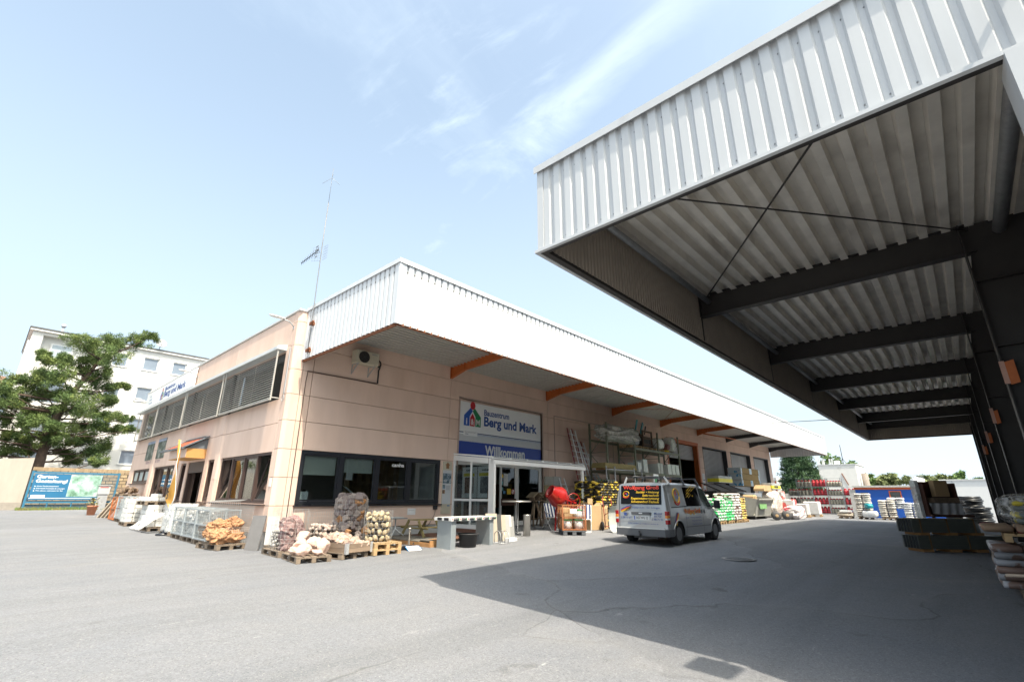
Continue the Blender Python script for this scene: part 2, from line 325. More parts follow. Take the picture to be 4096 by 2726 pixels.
# ================================================================== GROUND
def asphalt():
    m = bpy.data.materials.new('asphalt'); m.use_nodes = True; t = m.node_tree; L = t.links; b = t.nodes['Principled BSDF']
    co = nd(t, 'ShaderNodeTexCoord'); src = co.outputs['Object']
    def noi(sc, det=4, rough=0.6, vec=None, dist=0):
        n = nd(t, 'ShaderNodeTexNoise'); n.inputs['Scale'].default_value = sc; n.inputs['Detail'].default_value = det; n.inputs['Roughness'].default_value = rough; n.inputs['Distortion'].default_value = dist
        L.new(vec or src, n.inputs['Vector']); return n.outputs[0]
    def rng(x, a, b_, c, d):
        n = nd(t, 'ShaderNodeMapRange'); n.inputs[1].default_value = a; n.inputs[2].default_value = b_; n.inputs[3].default_value = c; n.inputs[4].default_value = d; L.new(x, n.inputs[0]); return n.outputs[0]
    def mix(f, a, b_, bt='MIX'):
        n = nd(t, 'ShaderNodeMix', data_type='RGBA', blend_type=bt)
        for i, v in ((0, f), (6, a), (7, b_)):
            if hasattr(v, 'is_linked'): L.new(v, n.inputs[i])
            elif i: n.inputs[i].default_value = (*v, 1)
            else: n.inputs[0].default_value = v
        return n.outputs[2]
    def mth(op, a, b_):
        n = nd(t, 'ShaderNodeMath', operation=op)
        for i, v in enumerate((a, b_)):
            if hasattr(v, 'is_linked'): L.new(v, n.inputs[i])
            else: n.inputs[i].default_value = v
        return n.outputs[0]
    base = mix(rng(noi(0.22, 6, 0.65), 0.40, 0.60, 0, 1), (0.192, 0.198, 0.213), (0.165, 0.174, 0.193))
    base = mix(rng(noi(0.9, 5, 0.65), 0.35, 0.68, 0, 0.55), base, (0.215, 0.215, 0.220))
    # tyre-polished lanes and longitudinal mottling
    mp = nd(t, 'ShaderNodeMapping'); mp.inputs['Scale'].default_value = (0.10, 1.1, 1); mp.inputs['Rotation'].default_value = (0, 0, R_(-6)); L.new(src, mp.inputs[0])
    base = mix(rng(noi(1.0, 5, 0.6, mp.outputs[0]), 0.48, 0.70, 0, 0.55), base, (0.132, 0.138, 0.147))
    # aggregate: fine light and dark stones
    v = nd(t, 'ShaderNodeTexVoronoi'); v.inputs['Scale'].default_value = 85; L.new(src, v.inputs['Vector'])
    sp = nd(t, 'ShaderNodeSeparateColor'); L.new(v.outputs['Color'], sp.inputs[0])
    base = mix(1.0, base, nd_gray(t, L, rng(sp.outputs[0], 0, 1, 0.86, 1.14)), 'MULTIPLY')
    base = mix(rng(sp.outputs[1], 0.965, 0.98, 0, 0.5), base, (0.34, 0.33, 0.31))
    base = mix(rng(sp.outputs[2], 0.965, 0.98, 0, 0.5), base, (0.06, 0.058, 0.056))
    base = mix(1.0, base, nd_gray(t, L, rng(noi(28, 4, 0.7), 0.3, 0.7, 0.86, 1.14)), 'MULTIPLY')
    # chalky scuffs and drips of cement
    mp2 = nd(t, 'ShaderNodeMapping'); mp2.inputs['Scale'].default_value = (0.5, 2.4, 1); mp2.inputs['Rotation'].default_value = (0, 0, R_(18)); L.new(src, mp2.inputs[0])
    sc = mth('MULTIPLY', rng(noi(0.75, 7, 0.72, mp2.outputs[0], 0.6), 0.635, 0.72, 0, 1), rng(noi(14, 5, 0.7), 0.35, 0.6, 0, 0.8))
    base = mix(sc, base, (0.50, 0.49, 0.47))
    # dark oily spots
    sp2 = mth('MULTIPLY', rng(noi(1.7, 3, 0.5), 0.68, 0.76, 0, 0.45), 1.0)
    base = mix(sp2, base, (0.07, 0.066, 0.062))
    # large repair fields of slightly different tone, with thin cracked seams between them
    wn_ = nd(t, 'ShaderNodeTexNoise'); wn_.inputs['Scale'].default_value = 0.35; wn_.inputs['Detail'].default_value = 6; L.new(src, wn_.inputs['Vector'])
    wv = nd(t, 'ShaderNodeMix', data_type='RGBA'); wv.inputs[0].default_value = 0.12; L.new(src, wv.inputs[6]); 
    sc_ = nd(t, 'ShaderNodeVectorMath', operation='SCALE'); sc_.inputs[3].default_value = 14.0; L.new(wn_.outputs['Color'], sc_.inputs[0]); L.new(sc_.outputs[0], wv.inputs[7])
    vc = nd(t, 'ShaderNodeTexVoronoi'); vc.inputs['Scale'].default_value = 0.13; L.new(wv.outputs[2], vc.inputs['Vector']); vs_ = nd(t, 'ShaderNodeSeparateColor'); L.new(vc.outputs['Color'], vs_.inputs[0])
    base = mix(1.0, base, nd_gray(t, L, rng(vs_.outputs[0], 0, 1, 0.90, 1.08)), 'MULTIPLY')
    ve = nd(t, 'ShaderNodeTexVoronoi', feature='DISTANCE_TO_EDGE'); ve.inputs['Scale'].default_value = 0.13; L.new(wv.outputs[2], ve.inputs['Vector'])
    base = mix(mth('MULTIPLY', rng(ve.outputs['Distance'], 0.0, 0.0028, 0.55, 0), rng(noi(0.5, 3), 0.40, 0.55, 0, 1)), base, (0.06, 0.058, 0.056))
    base = mix(mth('MULTIPLY', rng(ve.outputs['Distance'], 0.0, 0.03, 0.35, 0), rng(noi(0.6, 5), 0.48, 0.66, 0, 1)), base, (0.26, 0.255, 0.245))
    L.new(base, b.inputs['Base Color']); b.inputs['Roughness'].default_value = 0.88; b.inputs['Specular IOR Level'].default_value = 0.3
    bp = nd(t, 'ShaderNodeBump'); bp.inputs['Strength'].default_value = 0.55; bp.inputs['Distance'].default_value = 0.008
    L.new(v.outputs['Distance'], bp.inputs['Height']); L.new(bp.outputs[0], b.inputs['Normal']); return m
def nd_gray(t, L, x):
    c = nd(t, 'ShaderNodeCombineColor'); [L.new(x, c.inputs[i]) for i in range(3)]; return c.outputs[0]
M_ASPH = asphalt()
xs = sorted(set([-900, -500, -250, -120, -70, -40] + [x*1.0 for x in range(-30, 70)] + [75, 82, 90, 100, 120, 160, 250, 500, 900]))
ys = sorted(set([-900, -500, -250, -120, -70, -40] + [y*1.0 for y in range(-30, 62)] + [70, 80, 100, 130, 200, 400, 900]))
g = MB(); g.smooth = True
g.addv([(x, y, gh(x, y)) for y in ys for x in xs]); nx = len(xs)
for j in range(len(ys)-1):
    for i in range(nx-1): a = j*nx+i; g.face([a, a+1, a+nx+1, a+nx])
ground = g.build('ground', M_ASPH, kind='structure')


# ================================================================== MAIN BUILDING
XW, YW, YE, XE = 5.95, 15.0, 35.9, 57.4
M_PINK = mat('painted_precast_panel', (0.71, 0.53, 0.435), 0.85, var=0.05, scale=2.2, bump=0.12, bscale=220, rgb2=(0.61, 0.44, 0.35), thr=(0.50, 0.78, 1.6), rnd=0.025, stretch=(.7, .7, .16))
M_JOINT = mat('joint_sealant', (0.20, 0.14, 0.115), 0.9, var=0.1)
M_INT = mat('interior_plaster', (0.42, 0.40, 0.36), 0.9, var=0.05)
M_PLINTH = mat('concrete_plinth', (0.46, 0.46, 0.45), 0.85, var=0.12, scale=6, bump=0.15)
M_WHITE = mat('white_sheet_metal', (0.66, 0.675, 0.69), 0.45, var=0.05, scale=2.0, spec=0.4, stretch=(1, 1, .12))
M_GREYM = mat('light_grey_metal', (0.60, 0.61, 0.60), 0.45, var=0.06, scale=2)
M_BLACKF = mat('anthracite_frame', (0.018, 0.020, 0.026), 0.35, var=0.1)
M_BROWNF = mat('dark_brown_frame', (0.060, 0.036, 0.030), 0.5, var=0.15, scale=8, stretch=(1, 1, .2))
M_GLASS = glass('window_glass')
M_GLASSD = glass('dark_glass', (0.55, 0.6, 0.62), 0.7)
M_DARK = mat('dark_interior', (0.03, 0.028, 0.026), 0.9)
M_ORANGE = mat('orange_painted_steel', (0.46, 0.115, 0.022), 0.5, var=0.12, scale=5)
M_RUST = mat('rusty_steel', (0.22, 0.08, 0.035), 0.8, var=0.3, scale=12)
M_WHITEF = mat('white_aluminium_frame', (0.82, 0.82, 0.81), 0.4, var=0.03)
B = thing('warehouse_building', 'long pink panelled warehouse with white ribbed canopy over its yard side', 'building', (XW, YW, 0))
ZJ = [0.50, 1.21, 2.02, 2.85, 3.72, 4.54, 5.34, 6.14, 6.94, 7.18]
GAP = 0.008
# openings of the long side: x0,x1,z0,z1
LH = [(6.65, 12.18, 1.22, 2.85), (13.04, 18.48, 0.0, 5.45), (32.5, 37.75, 0.0, 5.42), (38.8, 44.12, 0, 5.42), (45.12, 50.5, 0, 5.42), (51.55, 56.3, 0, 5.40)]
bays = [6.65, 12.5, 18.95, 25.35, 31.75, 38.15, 44.55, 50.95, XE]
for i in range(len(bays)-1):
    for j in range(len(ZJ)-1):
        a, b, c, d = bays[i]+GAP, bays[i+1]-GAP, ZJ[j]+GAP, ZJ[j+1]-GAP
        if c > 6.95: continue
        rs = [(a, b, c, d)]
        for h in LH: rs = sub_rect(rs, h)
        if not rs: continue
        for r in rs: MB().box(r[0], r[1], YW, YW+0.12, r[2], r[3]).build('wall_panel', M_PINK, B)
# long-side core with the same openings
rs = [(6.3, XE-0.02, -0.3, 7.15)]
for h in LH: rs = sub_rect(rs, h)
mb = MB()
for r in rs: mb.box(r[0], r[1], YW+0.121, YW+0.33, r[2], r[3])
mb.build('wall_core', M_JOINT, B)
mb = MB(); rs = [(6.66, XE, -0.3, 0.485)]
for h in LH: rs = sub_rect(rs, h)
for r in rs: mb.box(r[0], r[1], YW+0.04, YW+0.12, r[2], r[3])
mb.build('plinth', M_PLINTH, B)
# corner pier, chamfered
for j in range(len(ZJ)-1):
    ch = 0.10; z0, z1 = ZJ[j]+GAP, ZJ[j+1]-GAP
    if j == len(ZJ)-2: z1 = 7.30
    MB().prism([(XW+ch, YW), (6.30, YW), (6.30, YW+.4), (XW, YW+.4), (XW, YW+ch)], z0, z1, 'z').build('pier_block', M_PINK, B)
    MB().box(6.315, 6.635, YW+.002, YW+.3, z0, min(z1, 6.94)).build('pier_block', M_PINK, B)
MB().prism([(XW+.13, YW+.02), (6.64, YW+.02), (6.64, YW+.38), (XW+.02, YW+.38), (XW+.02, YW+.13)], -.3, .49, 'z').build('plinth', M_PLINTH, B)
MB().prism([(XW+.13, YW+.03), (6.63, YW+.03), (6.63, YW+.37), (XW+.03, YW+.37), (XW+.03, YW+.13)], .48, 7.2, 'z').build('pier_core', M_JOINT, B)
# ---------------- left facade (plane x = XW)
FH = [(15.5, 20.1, 1.25, 2.78), (20.83, 21.6, 1.25, 2.78), (22.0, 24.16, 0.0, 2.78), (24.5, 25.25, 1.25, 2.78), (26.33, 30.05, 1.25, 2.78), (31.1, 34.85, 2.05, 2.77), (15.65, 35.4, 4.42, 6.05)]
fj = [0.42, 1.22, 3.65, 6.19, 7.28]; fy = [15.41, 20.46, 25.72, 30.98, YE]
for i in range(len(fy)-1):
    for j in range(len(fj)-1):
        rs = [(fy[i]+GAP, fy[i+1]-GAP, fj[j]+GAP, fj[j+1]-GAP)]
        for h in FH: rs = sub_rect(rs, h)
        if not rs: continue
        for r in rs: MB().box(XW, XW+.12, r[0], r[1], r[2], r[3]).build('wall_panel', M_PINK, B)
rs = [(YW+.4, YE-.01, -.3, 7.2)]
for h in FH: rs = sub_rect(rs, h)
mb = MB()
for r in rs: mb.box(XW+.121, XW+.33, r[0], r[1], r[2], r[3])
mb.build('wall_core', M_JOINT, B)
mb = MB(); rs = [(YW+.4, YE, -.3, .41)]
for h in FH: rs = sub_rect(rs, h)
for r in rs: mb.box(XW+.03, XW+.12, r[0], r[1], r[2], r[3])
mb.build('plinth', M_PLINTH, B)
for (a, b) in ((20.16, 20.77), (25.45, 26.13), (30.25, 30.95)):
    for (c, d) in ((0.43, 1.21), (1.235, 2.02), (2.035, 3.64), (3.66, 4.38)):
        MB().prism([(XW+.002, a), (XW-.05, a+.10), (XW-.05, b-.10), (XW+.002, b)], c, d, 'z').build('pilaster', M_PINK, B)
# roof, end and back walls, inside floor
MB().box(6.0, XE, YW+.12, YE, 7.0, 7.19).build('roof', mat('roof_felt', (.16, .16, .16), .95), B)
MB().box(6.28, XE-.3, YW+.33, YE-.3, .0, .30).build('floor', mat('shop_floor', (.26, .25, .24), .6), B)
mb = MB(); rs = [(YW+.02, YE, -.3, 7.18)]
for h in ((21.6, 23.0, 2.6, 3.7), (23.3, 25.0, 2.6, 3.7), (25.3, 27.4, 2.6, 3.7)): rs = sub_rect(rs, h)
for r in rs: mb.box(XE-.3, XE, r[0], r[1], r[2], r[3])
mb.build('end_wall', M_PINK, B)
MB().box(6.0, XE, YE-.3, YE, -.3, 7.18).build('back_wall', M_PINK, B)
MB().box(12.3, 12.45, YW+.34, 24, .3, 7.0).build('partition', M_INT, B)
MB().box(6.3, 12.3, 20.6, 20.7, .3, 7.0).build('partition', M_INT, B)
MB().box(6.3, 12.3, YW+.34, 20.6, 3.1, 3.2).build('inner_ceiling', M_INT, B)
MB().box(19.2, 19.3, YW+.34, 28, .3, 7.0).build('partition', M_INT, B)
MB().box(12.45, 19.2, YW+.34, 24, 3.3, 3.4).build('inner_ceiling', M_INT, B)
# coping + left parapet cap
MB().box(XW-.05, XW+.40, YW-.04, YE+.05, 7.305, 7.36).build('coping', M_GREYM, B)
MB().box(XW+.405, 6.62, YW-.04, YW+.36, 7.305, 7.36).build('coping', M_GREYM, B)
# ---------------- window of the long side, four lights
def window_y(x0, x1, z0, z1, mulls, fm, y=YW+.03, fw=.09, gm=M_GLASS, sash=.05):
    """window in a wall facing -y: frame bars and one pane object per light"""
    w = MB(); d = .09
    w.box(x0, x1, y, y+d, z0, z0+fw).box(x0, x1, y, y+d, z1-fw, z1).box(x0, x0+fw, y+.001, y+d, z0+fw, z1-fw).box(x1-fw, x1, y+.001, y+d, z0+fw, z1-fw)
    ed = [x0+fw]
    for mx in mulls: w.box(mx-fw*.75, mx+fw*.75, y+.001, y+d, z0+fw, z1-fw); ed += [mx-fw*.75, mx+fw*.75]
    ed.append(x1-fw); W = w.build('window', fm, B)
    for k in range(0, len(ed), 2):
        s = MB(); a, b = ed[k]+.004, ed[k+1]-.004; c, e = z0+fw+.004, z1-fw-.004; yy = y+.025
        s.box(a, b, yy, yy+.05, c, c+sash).box(a, b, yy, yy+.05, e-sash, e).box(a, a+sash, yy+.001, yy+.05, c+sash, e-sash).box(b-sash, b, yy+.001, yy+.05, c+sash, e-sash)
        s.build('sash', fm, W)
        p = MB(); p.box(a+sash, b-sash, yy+.02, yy+.028, c+sash, e-sash); p.build('pane', gm, W)
    return W
W1 = window_y(6.65, 12.16, 1.24, 2.84, [8.02, 9.38, 10.72], M_BLACKF)
MB().box(6.60, 12.25, YW-.10, YW+.03, 1.185, 1.225).build('sill', M_BLACKF, W1)
M_BLIND = mat('pale_blind_slat', (.62, .64, .60), .5, var=.04)
for a, b, n in ((6.82, 7.88, 16), (8.18, 9.24, 13)):
    for k in range(n):
        z = 2.66-k*.036; MB().prism([(YW+.135, z), (YW+.143, z+.033), (YW+.146, z+.033), (YW+.138, z)], a, b, 'x').build('blind_slat', M_BLIND, W1)
text('canha', B, mat('white_lettering', (.8, .8, .8), .6, var=0), (9.98, YW+.045, 2.50), (1, 0, 0), w=.52, h=.13, bold=.02)
# ---------------- left windows (plane x = XW+.06), some sashes tipped inwards
def window_x(y0, y1, z0, z1, n, fm, tip=(), gm=M_GLASS, fw=.08, sash=.055):
    x = XW+.05; d = .09; w = MB()
    w.box(x, x+d, y0, y1, z0, z0+fw).box(x, x+d, y0, y1, z1-fw, z1).box(x+.001, x+d, y0, y0+fw, z0+fw, z1-fw).box(x+.001, x+d, y1-fw, y1, z0+fw, z1-fw)
    st = (y1-y0-fw)/n
    for k in range(1, n): yy = y0+fw/2+k*st; w.box(x-.02, x+d, yy-fw/2, yy+fw/2, z0+fw, z1-fw)
    W = w.build('window', fm, B)
    for k in range(n):
        a, b = y0+fw+k*st+.004, y0+k*st+st-.004; c, e = z0+fw+.004, z1-fw-.004
        M = Matrix.Translation((x+.045, 0, c)) @ Matrix.Rotation(R_(13 if k in tip else 0), 4, 'Y'); s = MB(); s.M = M; H = e-c
        s.box(-.028, .028, a, b, 0, sash).box(-.028, .028, a, b, H-sash, H).box(-.027, .028, a, a+sash, sash, H-sash).box(-.027, .028, b-sash, b, sash, H-sash)
        s.build('sash', fm, W); p = MB(); p.M = M; p.box(-.004, .004, a+sash, b-sash, sash, H-sash); p.build('pane', gm, W)
    return W
for (y0, y1, n, tip) in ((15.5, 20.1, 4, (0, 3)), (20.83, 21.6, 1, (0,)), (24.5, 25.25, 1, (0,)), (26.33, 30.05, 3, (2,))):
    W = window_x(y0, y1, 1.25, 2.78, n, M_BROWNF, tip)
    MB().box(XW-.10, XW+.05, y0-.1, y1+.06, 1.20, 1.24).build('sill', M_BROWNF, W)
W = window_x(31.1, 34.85, 2.05, 2.77, 3, M_BROWNF, (), mat('frosted_glass', (.42, .47, .46), .35, var=.08))
MB().box(XW-.10, XW+.05, 31.0, 34.95, 2.0, 2.04).build('sill', M_BROWNF, W)
# door with recessed glazed leaf
D = MB(); x = XW+.03
D.box(x, x+.12, 22.0, 22.1, .1, 2.78).box(x, x+.12, 24.06, 24.16, .1, 2.78).box(x, x+.12, 22.1, 24.06, 2.35, 2.78).box(x+.5, x+.58, 22.1, 22.2, .2, 2.35).box(x+.5, x+.58, 23.95, 24.05, .2, 2.35)
Do = D.build('door_frame', M_BROWNF, B)
MB().box(x+.14, x+1.0, 22.75, 22.82, .25, 2.33).build('open_leaf', M_BROWNF, Do)
MB().box(x+.535, x+.545, 22.2, 23.95, .3, 2.3).build('pane', M_GLASSD, Do)
mb = MB(); plate(mb, (x+.50, 23.35, .95), (0, -1, 0), .62, .42, .01); mb.build('paper_notice', mat('paper', (.75, .75, .75), .7), Do)
text('EINGANG', B, mat('red_lettering', (.5, .03, .04), .6, var=0), (x+.488, 23.28, 1.13), (0, -1, 0), w=.47, h=.11, bold=.03)
# porch roof over that door: orange box, grey gable end, red tiles
PR = thing('porch_roof', 'small tiled porch roof with orange box over the brown entrance door', 'roof', (XW, 23.2, 2.85))
mb = MB(); mb.prism([(22.04, 2.86), (24.5, 2.86), (24.5, 3.22), (22.04, 3.22)], XW-.68, XW-.002, 'x'); mb.build('soffit_box', mat('orange_render', (.52, .27, .09), .8, var=.05), PR)
mb = MB(); plate(mb, (XW-.68, 24.48, 2.88), (0, -1, 0), 2.42, .33, .012); mb.build('front_board', M_PINK, PR)
mb = MB(); mb.M = I4; mb.prism([(XW-.70, 3.225), (XW-.003, 3.225), (XW-.003, 3.66)], 22.06, 22.10, 'y'); mb.build('gable_panel', mat('slate_grey_metal', (.13, .15, .17), .5), PR)
mb = MB(); mb.prism([(XW-.70, 3.225), (XW-.003, 3.225), (XW-.003, 3.66)], 24.4, 24.45, 'y'); mb.build('gable_panel', MATS['slate_grey_metal'], PR)
M_TILE = mat('red_roof_tile', (.42, .10, .045), .75, var=.15, scale=9, rnd=.12)
for r in range(4):
    for k in range(10):
        y0 = 22.12+k*.283; s0, s1 = r/4, (r+1.25)/4; t = MB()
        def P(s, y, dz): return (XW-.80+.78*s, y, 3.215+.46*s+dz)
        t.smooth = True
        n = 5; prof = [(i/n, .022*math.sin(math.pi*2*i/n)) for i in range(n+1)]
        b0 = t.addv([P(s0, y0+.285*u, .045+h) for u, h in prof]+[P(min(s1, .99), y0+.285*u, .03+h) for u, h in prof]+[P(s0, y0+.285*u, .02+h) for u, h in prof])
        for i in range(n): t.face([b0+i, b0+i+1, b0+n+2+i, b0+n+1+i]); t.face([b0+i, b0+2*n+2+i, b0+2*n+3+i, b0+i+1])
        t.build('roof_tile', M_TILE, PR)
mb = MB(); mb.bar((XW-.82, 21.98, 3.25), (XW-.02, 21.98, 3.72), .12, .05).bar((XW-.82, 25.02, 3.25), (XW-.02, 25.02, 3.72), .12, .05); mb.build('verge_flashing', MATS['slate_grey_metal'], PR)
mb = MB(); mb.bar((XW-.84, 21.95, 3.22), (XW-.84, 25.3, 3.22), .11, .06); mb.bar((XW-.06, 22.3, 3.72), (XW-.06, 24.9, 3.72), .10, .05); mb.build('gutter', MATS['slate_grey_metal'], PR)
# ---------------- upper strip window with venetian blinds
MB().box(XW+.10, XW+.118, 15.66, 35.39, 4.43, 6.04).build('strip_glazing', M_GLASSD, B)
mb = MB()
for yy in (20.65, 25.75, 30.97): mb.box(XW+.05, XW+.12, yy-.08, yy+.08, 4.43, 6.04)
mb.box(XW+.02, XW+.12, 15.65, 35.4, 4.36, 4.43); mb.build('strip_mullion', M_BLACKF, B)
MB().prism([(XW-.31, 6.04), (XW, 6.04), (XW, 6.24), (XW-.28, 6.17), (XW-.31, 6.15)], 15.62, 36.0, 'y').build('blind_hood', M_GREYM, B)
M_SLAT = mat('beige_slat', (.56, .54, .49), .45, var=.06, rnd=.05)
for (a, b) in ((15.72, 20.45), (20.82, 25.58), (25.92, 30.85), (31.1, 35.3)):
    bl = MB(); X = XW-.25
    bl.box(X-.02, X+.02, a-.06, a-.02, 4.36, 6.03).box(X-.02, X+.02, b+.02, b+.06, 4.36, 6.03).box(X-.03, X+.03, a, b, 4.37, 4.41)
    for q in (.33, .67): bl.box(X-.038, X-.036, a+(b-a)*q-.006, a+(b-a)*q+.006, 4.4, 6.02)
    bl.bar((X, a-.04, 4.46), (XW+.05, a-.04, 4.46), .03).bar((X, b+.04, 4.46), (XW+.05, b+.04, 4.46), .03)
    BL = bl.build('venetian_blind', mat('blind_rail', (.40, .39, .36), .5), B)
    sm = MB().prism([(X-.028, -.025), (X-.009, -.010), (X+.009, .006), (X+.028, .025), (X+.030, .024), (X+.011, .004), (X-.007, -.012), (X-.026, -.027)], a, b, 'y').mesh('slat', M_SLAT)
    for k in range(20): obj('slat', sm, BL, True, M=Matrix.Translation((0, 0, 4.46+k*.079)))
# ================================================================== MAIN CANOPY (parts of the building)
def corr_poly(a, b, pitch, depth, top=.36, side=.10, phase=0.0):
    """trapezoid profile points along t from a to b (t, offset)"""
    P = []; n = int(math.ceil((b-a)/pitch))+1
    for k in range(-1, n+1):
        o = a+(k+phase)*pitch
        for f, h in ((0, 0), (1-top-2*side, 0), (1-top-side, 1), (1-side, 1)): P.append((o+f*pitch, h*depth))
    out = [p for p in P if a <= p[0] <= b]
    def at(t):
        for i in range(len(P)-1):
            if P[i][0] <= t <= P[i+1][0] and P[i+1][0] > P[i][0]:
                u = (t-P[i][0])/(P[i+1][0]-P[i][0]); return (t, P[i][1]*(1-u)+P[i+1][1]*u)
        return (t, 0)
    return [at(a)]+out+[at(b)]
def corr_sheet(name, m, parent, axis, a, b, plane, outsign, z0, z1, pitch, depth, slope=None, **k):
    """vertical ribbed sheet. axis 'x': runs along x at y=plane; axis 'y': runs along y at x=plane"""
    P = corr_poly(a, b, pitch, depth, **k); mb = MB()
    for t, h in P:
        for z in (z0, z1):
            o = plane+outsign*h; mb.v.append((t, o, z) if axis == 'x' else (o, t, z))
    for i in range(len(P)-1): mb.face([2*i, 2*i+2, 2*i+3, 2*i+1])
    return mb.build(name, m, parent)
YO, ZB, ZT = 9.73, 5.65, 7.40; XC0, XC1 = 6.2, 57.6
pt = .2285
t = XC0
while t < XC1-.05:
    e = min(t+pt*5, XC1); corr_sheet('fascia_sheet', M_WHITE, B, 'x', t, e, YO+.055, -1, ZB, ZT, pt, .055, top=.62, side=.06); t = e
t = YO
while t < YW-.02:
    e = min(t+pt*5, YW+.0); corr_sheet('fascia_sheet', M_WHITE, B, 'y', t, e, XC0+.055, -1, ZB, ZT, pt, .055, top=.62, side=.06); t = e
t = YO
while t < YW-.02:
    e = min(t+pt*5, YW+.0); corr_sheet('fascia_sheet', M_WHITE, B, 'y', t, e, XC1-.035, 1, ZB, ZT, pt, .035, top=.62, side=.06); t = e
mb = MB(); mb.box(XC0-.03, XC1+.03, YO-.03, YO+.16, ZT-.005, ZT+.055).box(XC0-.03, XC0+.16, YO+.16, YW+.02, ZT-.004, ZT+.054).box(XC1-.16, XC1+.03, YO+.16, YW+.02, ZT-.004, ZT+.054); mb.box(XC0-.04, XC1+.04, YO-.04, YO-.03, ZT-.07, ZT+.054).box(XC0-.04, XC0-.03, YO-.03, YW, ZT-.07, ZT+.053); mb.build('top_flashing', M_WHITE, B)
mb = MB(); mb.box(XC0-.01, XC0+.07, YO-.012, YO+.06, ZB, ZT-.006); mb.build('corner_flashing', M_WHITE, B)
mb = MB(); mb.box(XC0+.04, XC0+.10, YO+.08, YW-.01, ZB-.05, ZB+.05).box(XC0+.10, XC1-.10, YO+.045, YO+.105, ZB-.02, ZB+.05); mb.build('bottom_rail', M_RUST, B)
# deck: ribs along x, rising outwards a little
M_DECK = mat('galvanised_deck', (.50, .49, .455), .45, metal=.25, var=.08, scale=2.5)
P = corr_poly(YO+.06, YW-.002, .205, .075, top=.40, side=.10); mb = MB()
for yy, h in P:
    z = 6.72+.06*(YW-yy)-h
    mb.v.append((XC0+.06, yy, z)); mb.v.append((XC1-.06, yy, z))
for i in range(len(P)-1): mb.face([2*i, 2*i+1, 2*i+3, 2*i+2])
mb.build('canopy_deck', M_DECK, B)
MB().box(XC0+.02, XC1-.02, YO+.04, YW+.11, 7.12, 7.16).build('canopy_roof', MATS['roof_felt'], B)
M_DKST = mat('dark_painted_steel', (.045, .046, .05), .5, var=.12)
for k in range(8):
    X = 12.5+6.4*k; m = M_ORANGE if k < 5 else M_DKST; X = min(X, XC1-.2)
    pl = [(YW-.001, 6.20), (YW-.001, 6.66), (YO+.12, 6.97), (YO+.12, 6.66), (14.15, 6.42)]
    mb = MB(); mb.prism(pl, X-.005, X+.005, 'x')
    def fl(p, q, w=.13, tt=.014): mb.bar((X, p[0], p[1]), (X, q[0], q[1]), w, tt, up=(0, 0, 1))
    fl((YW-.003, 6.20), (14.15, 6.42)); fl((14.15, 6.42), (YO+.12, 6.66)); fl((YW-.003, 6.655), (YO+.12, 6.965))
    mb.box(X-.07, X+.07, YW-.016, YW-.002, 6.18, 6.68).bar((X, 14.15, 6.42), (X, 14.15, 6.70), .12, .012, up=(0, 1, 0)); mb.build('canopy_bracket', m, B)
# orange tie rods between two brackets
mb = MB(); mb.tube([(25.3, 14.8, 6.6), (31.7, 10.2, 6.86)], .012, 6).tube([(25.3, 10.2, 6.86), (31.7, 14.8, 6.6)], .012, 6).tube([(38.1, 14.6, 6.35), (44.5, 14.2, 6.4)], .05, 6); mb.build('tie_rod', M_ORANGE, B)
MB().box(18.98, 19.0, YW-.004, YW+.001, 5.62, 6.19).build('water_stain', mat('lime_stain', (.62, .58, .53), .9), B)
# ---------------- shutters and gates
M_SHUT = mat('galvanised_shutter', (.50, .505, .51), .45, metal=.25, var=.14, scale=1.2, stretch=(1, 1, .15))
def shutter(x0, x1, zb, zt, fr=None, yrec=.35):
    y = YW+yrec; S = MB()
    S.box(x0, x0+.05, YW-.012, y, 0.1, zt).box(x0+.05, x1-.05, YW-.012, y, zt-.08, zt); S.box(x1-.05, x1, YW-.012, y, 0.1, zt)
    F = S.build('gate_frame', fr or M_DKST, B)
    n = int((zt-.08-zb)/.098); sm = None
    for k in range(n):
        z = zb+k*.098
        if sm is None:
            sm = MB().prism([(y+.02, .002), (y-.025, .030), (y-.03, .05), (y-.025, .068), (y+.02, .096), (y+.03, .096), (y+.03, .002)], x0+.05, x1-.05, 'x').mesh('shutter_slat', M_SHUT)
        obj('shutter_slat', sm, F, True, M=Matrix.Translation((0, 0, z)))
    return F
shutter(38.8, 44.12, .12, 5.42); shutter(45.12, 50.5, .12, 5.42); shutter(51.55, 56.3, .12, 5.40); shutter(32.5, 37.75, 4.25, 5.42, M_ORANGE)
MB().box(32.35, 32.5, YW-.02, YW+.3, .1, 5.5).box(37.75, 37.92, YW-.02, YW+.3, .1, 5.5).box(32.35, 37.92, YW-.03, YW-.005, 5.42, 5.58).build('gate_surround', M_ORANGE, B)
MB().box(38.15, 38.62, YW-.02, YW-.002, 1.0, 3.3).build('notice_board', mat('board_white', (.7, .71, .72), .6), B)
for k, (w, c) in enumerate((( .3, 'grey'), (.34, 'red'), (.32, 'red'), (.28, 'red'), (.3, 'grey'))):
    MB().box(38.22, 38.22+w, YW-.024, YW-.021, 1.25+k*.38, 1.33+k*.38).build('notice_print', mat('print_'+c, (.45, .06, .05) if c == 'red' else (.25, .26, .28), .7, var=0), B)
# far-side strip inside seen through the open gate
M_TRANS = mat('pale_sheet', (.72, .72, .66), .6, var=.05)
MB().box(XE+.02, XE+.03, 21.4, 27.6, 2.4, 3.9).build('pale_sheet', M_TRANS, B)
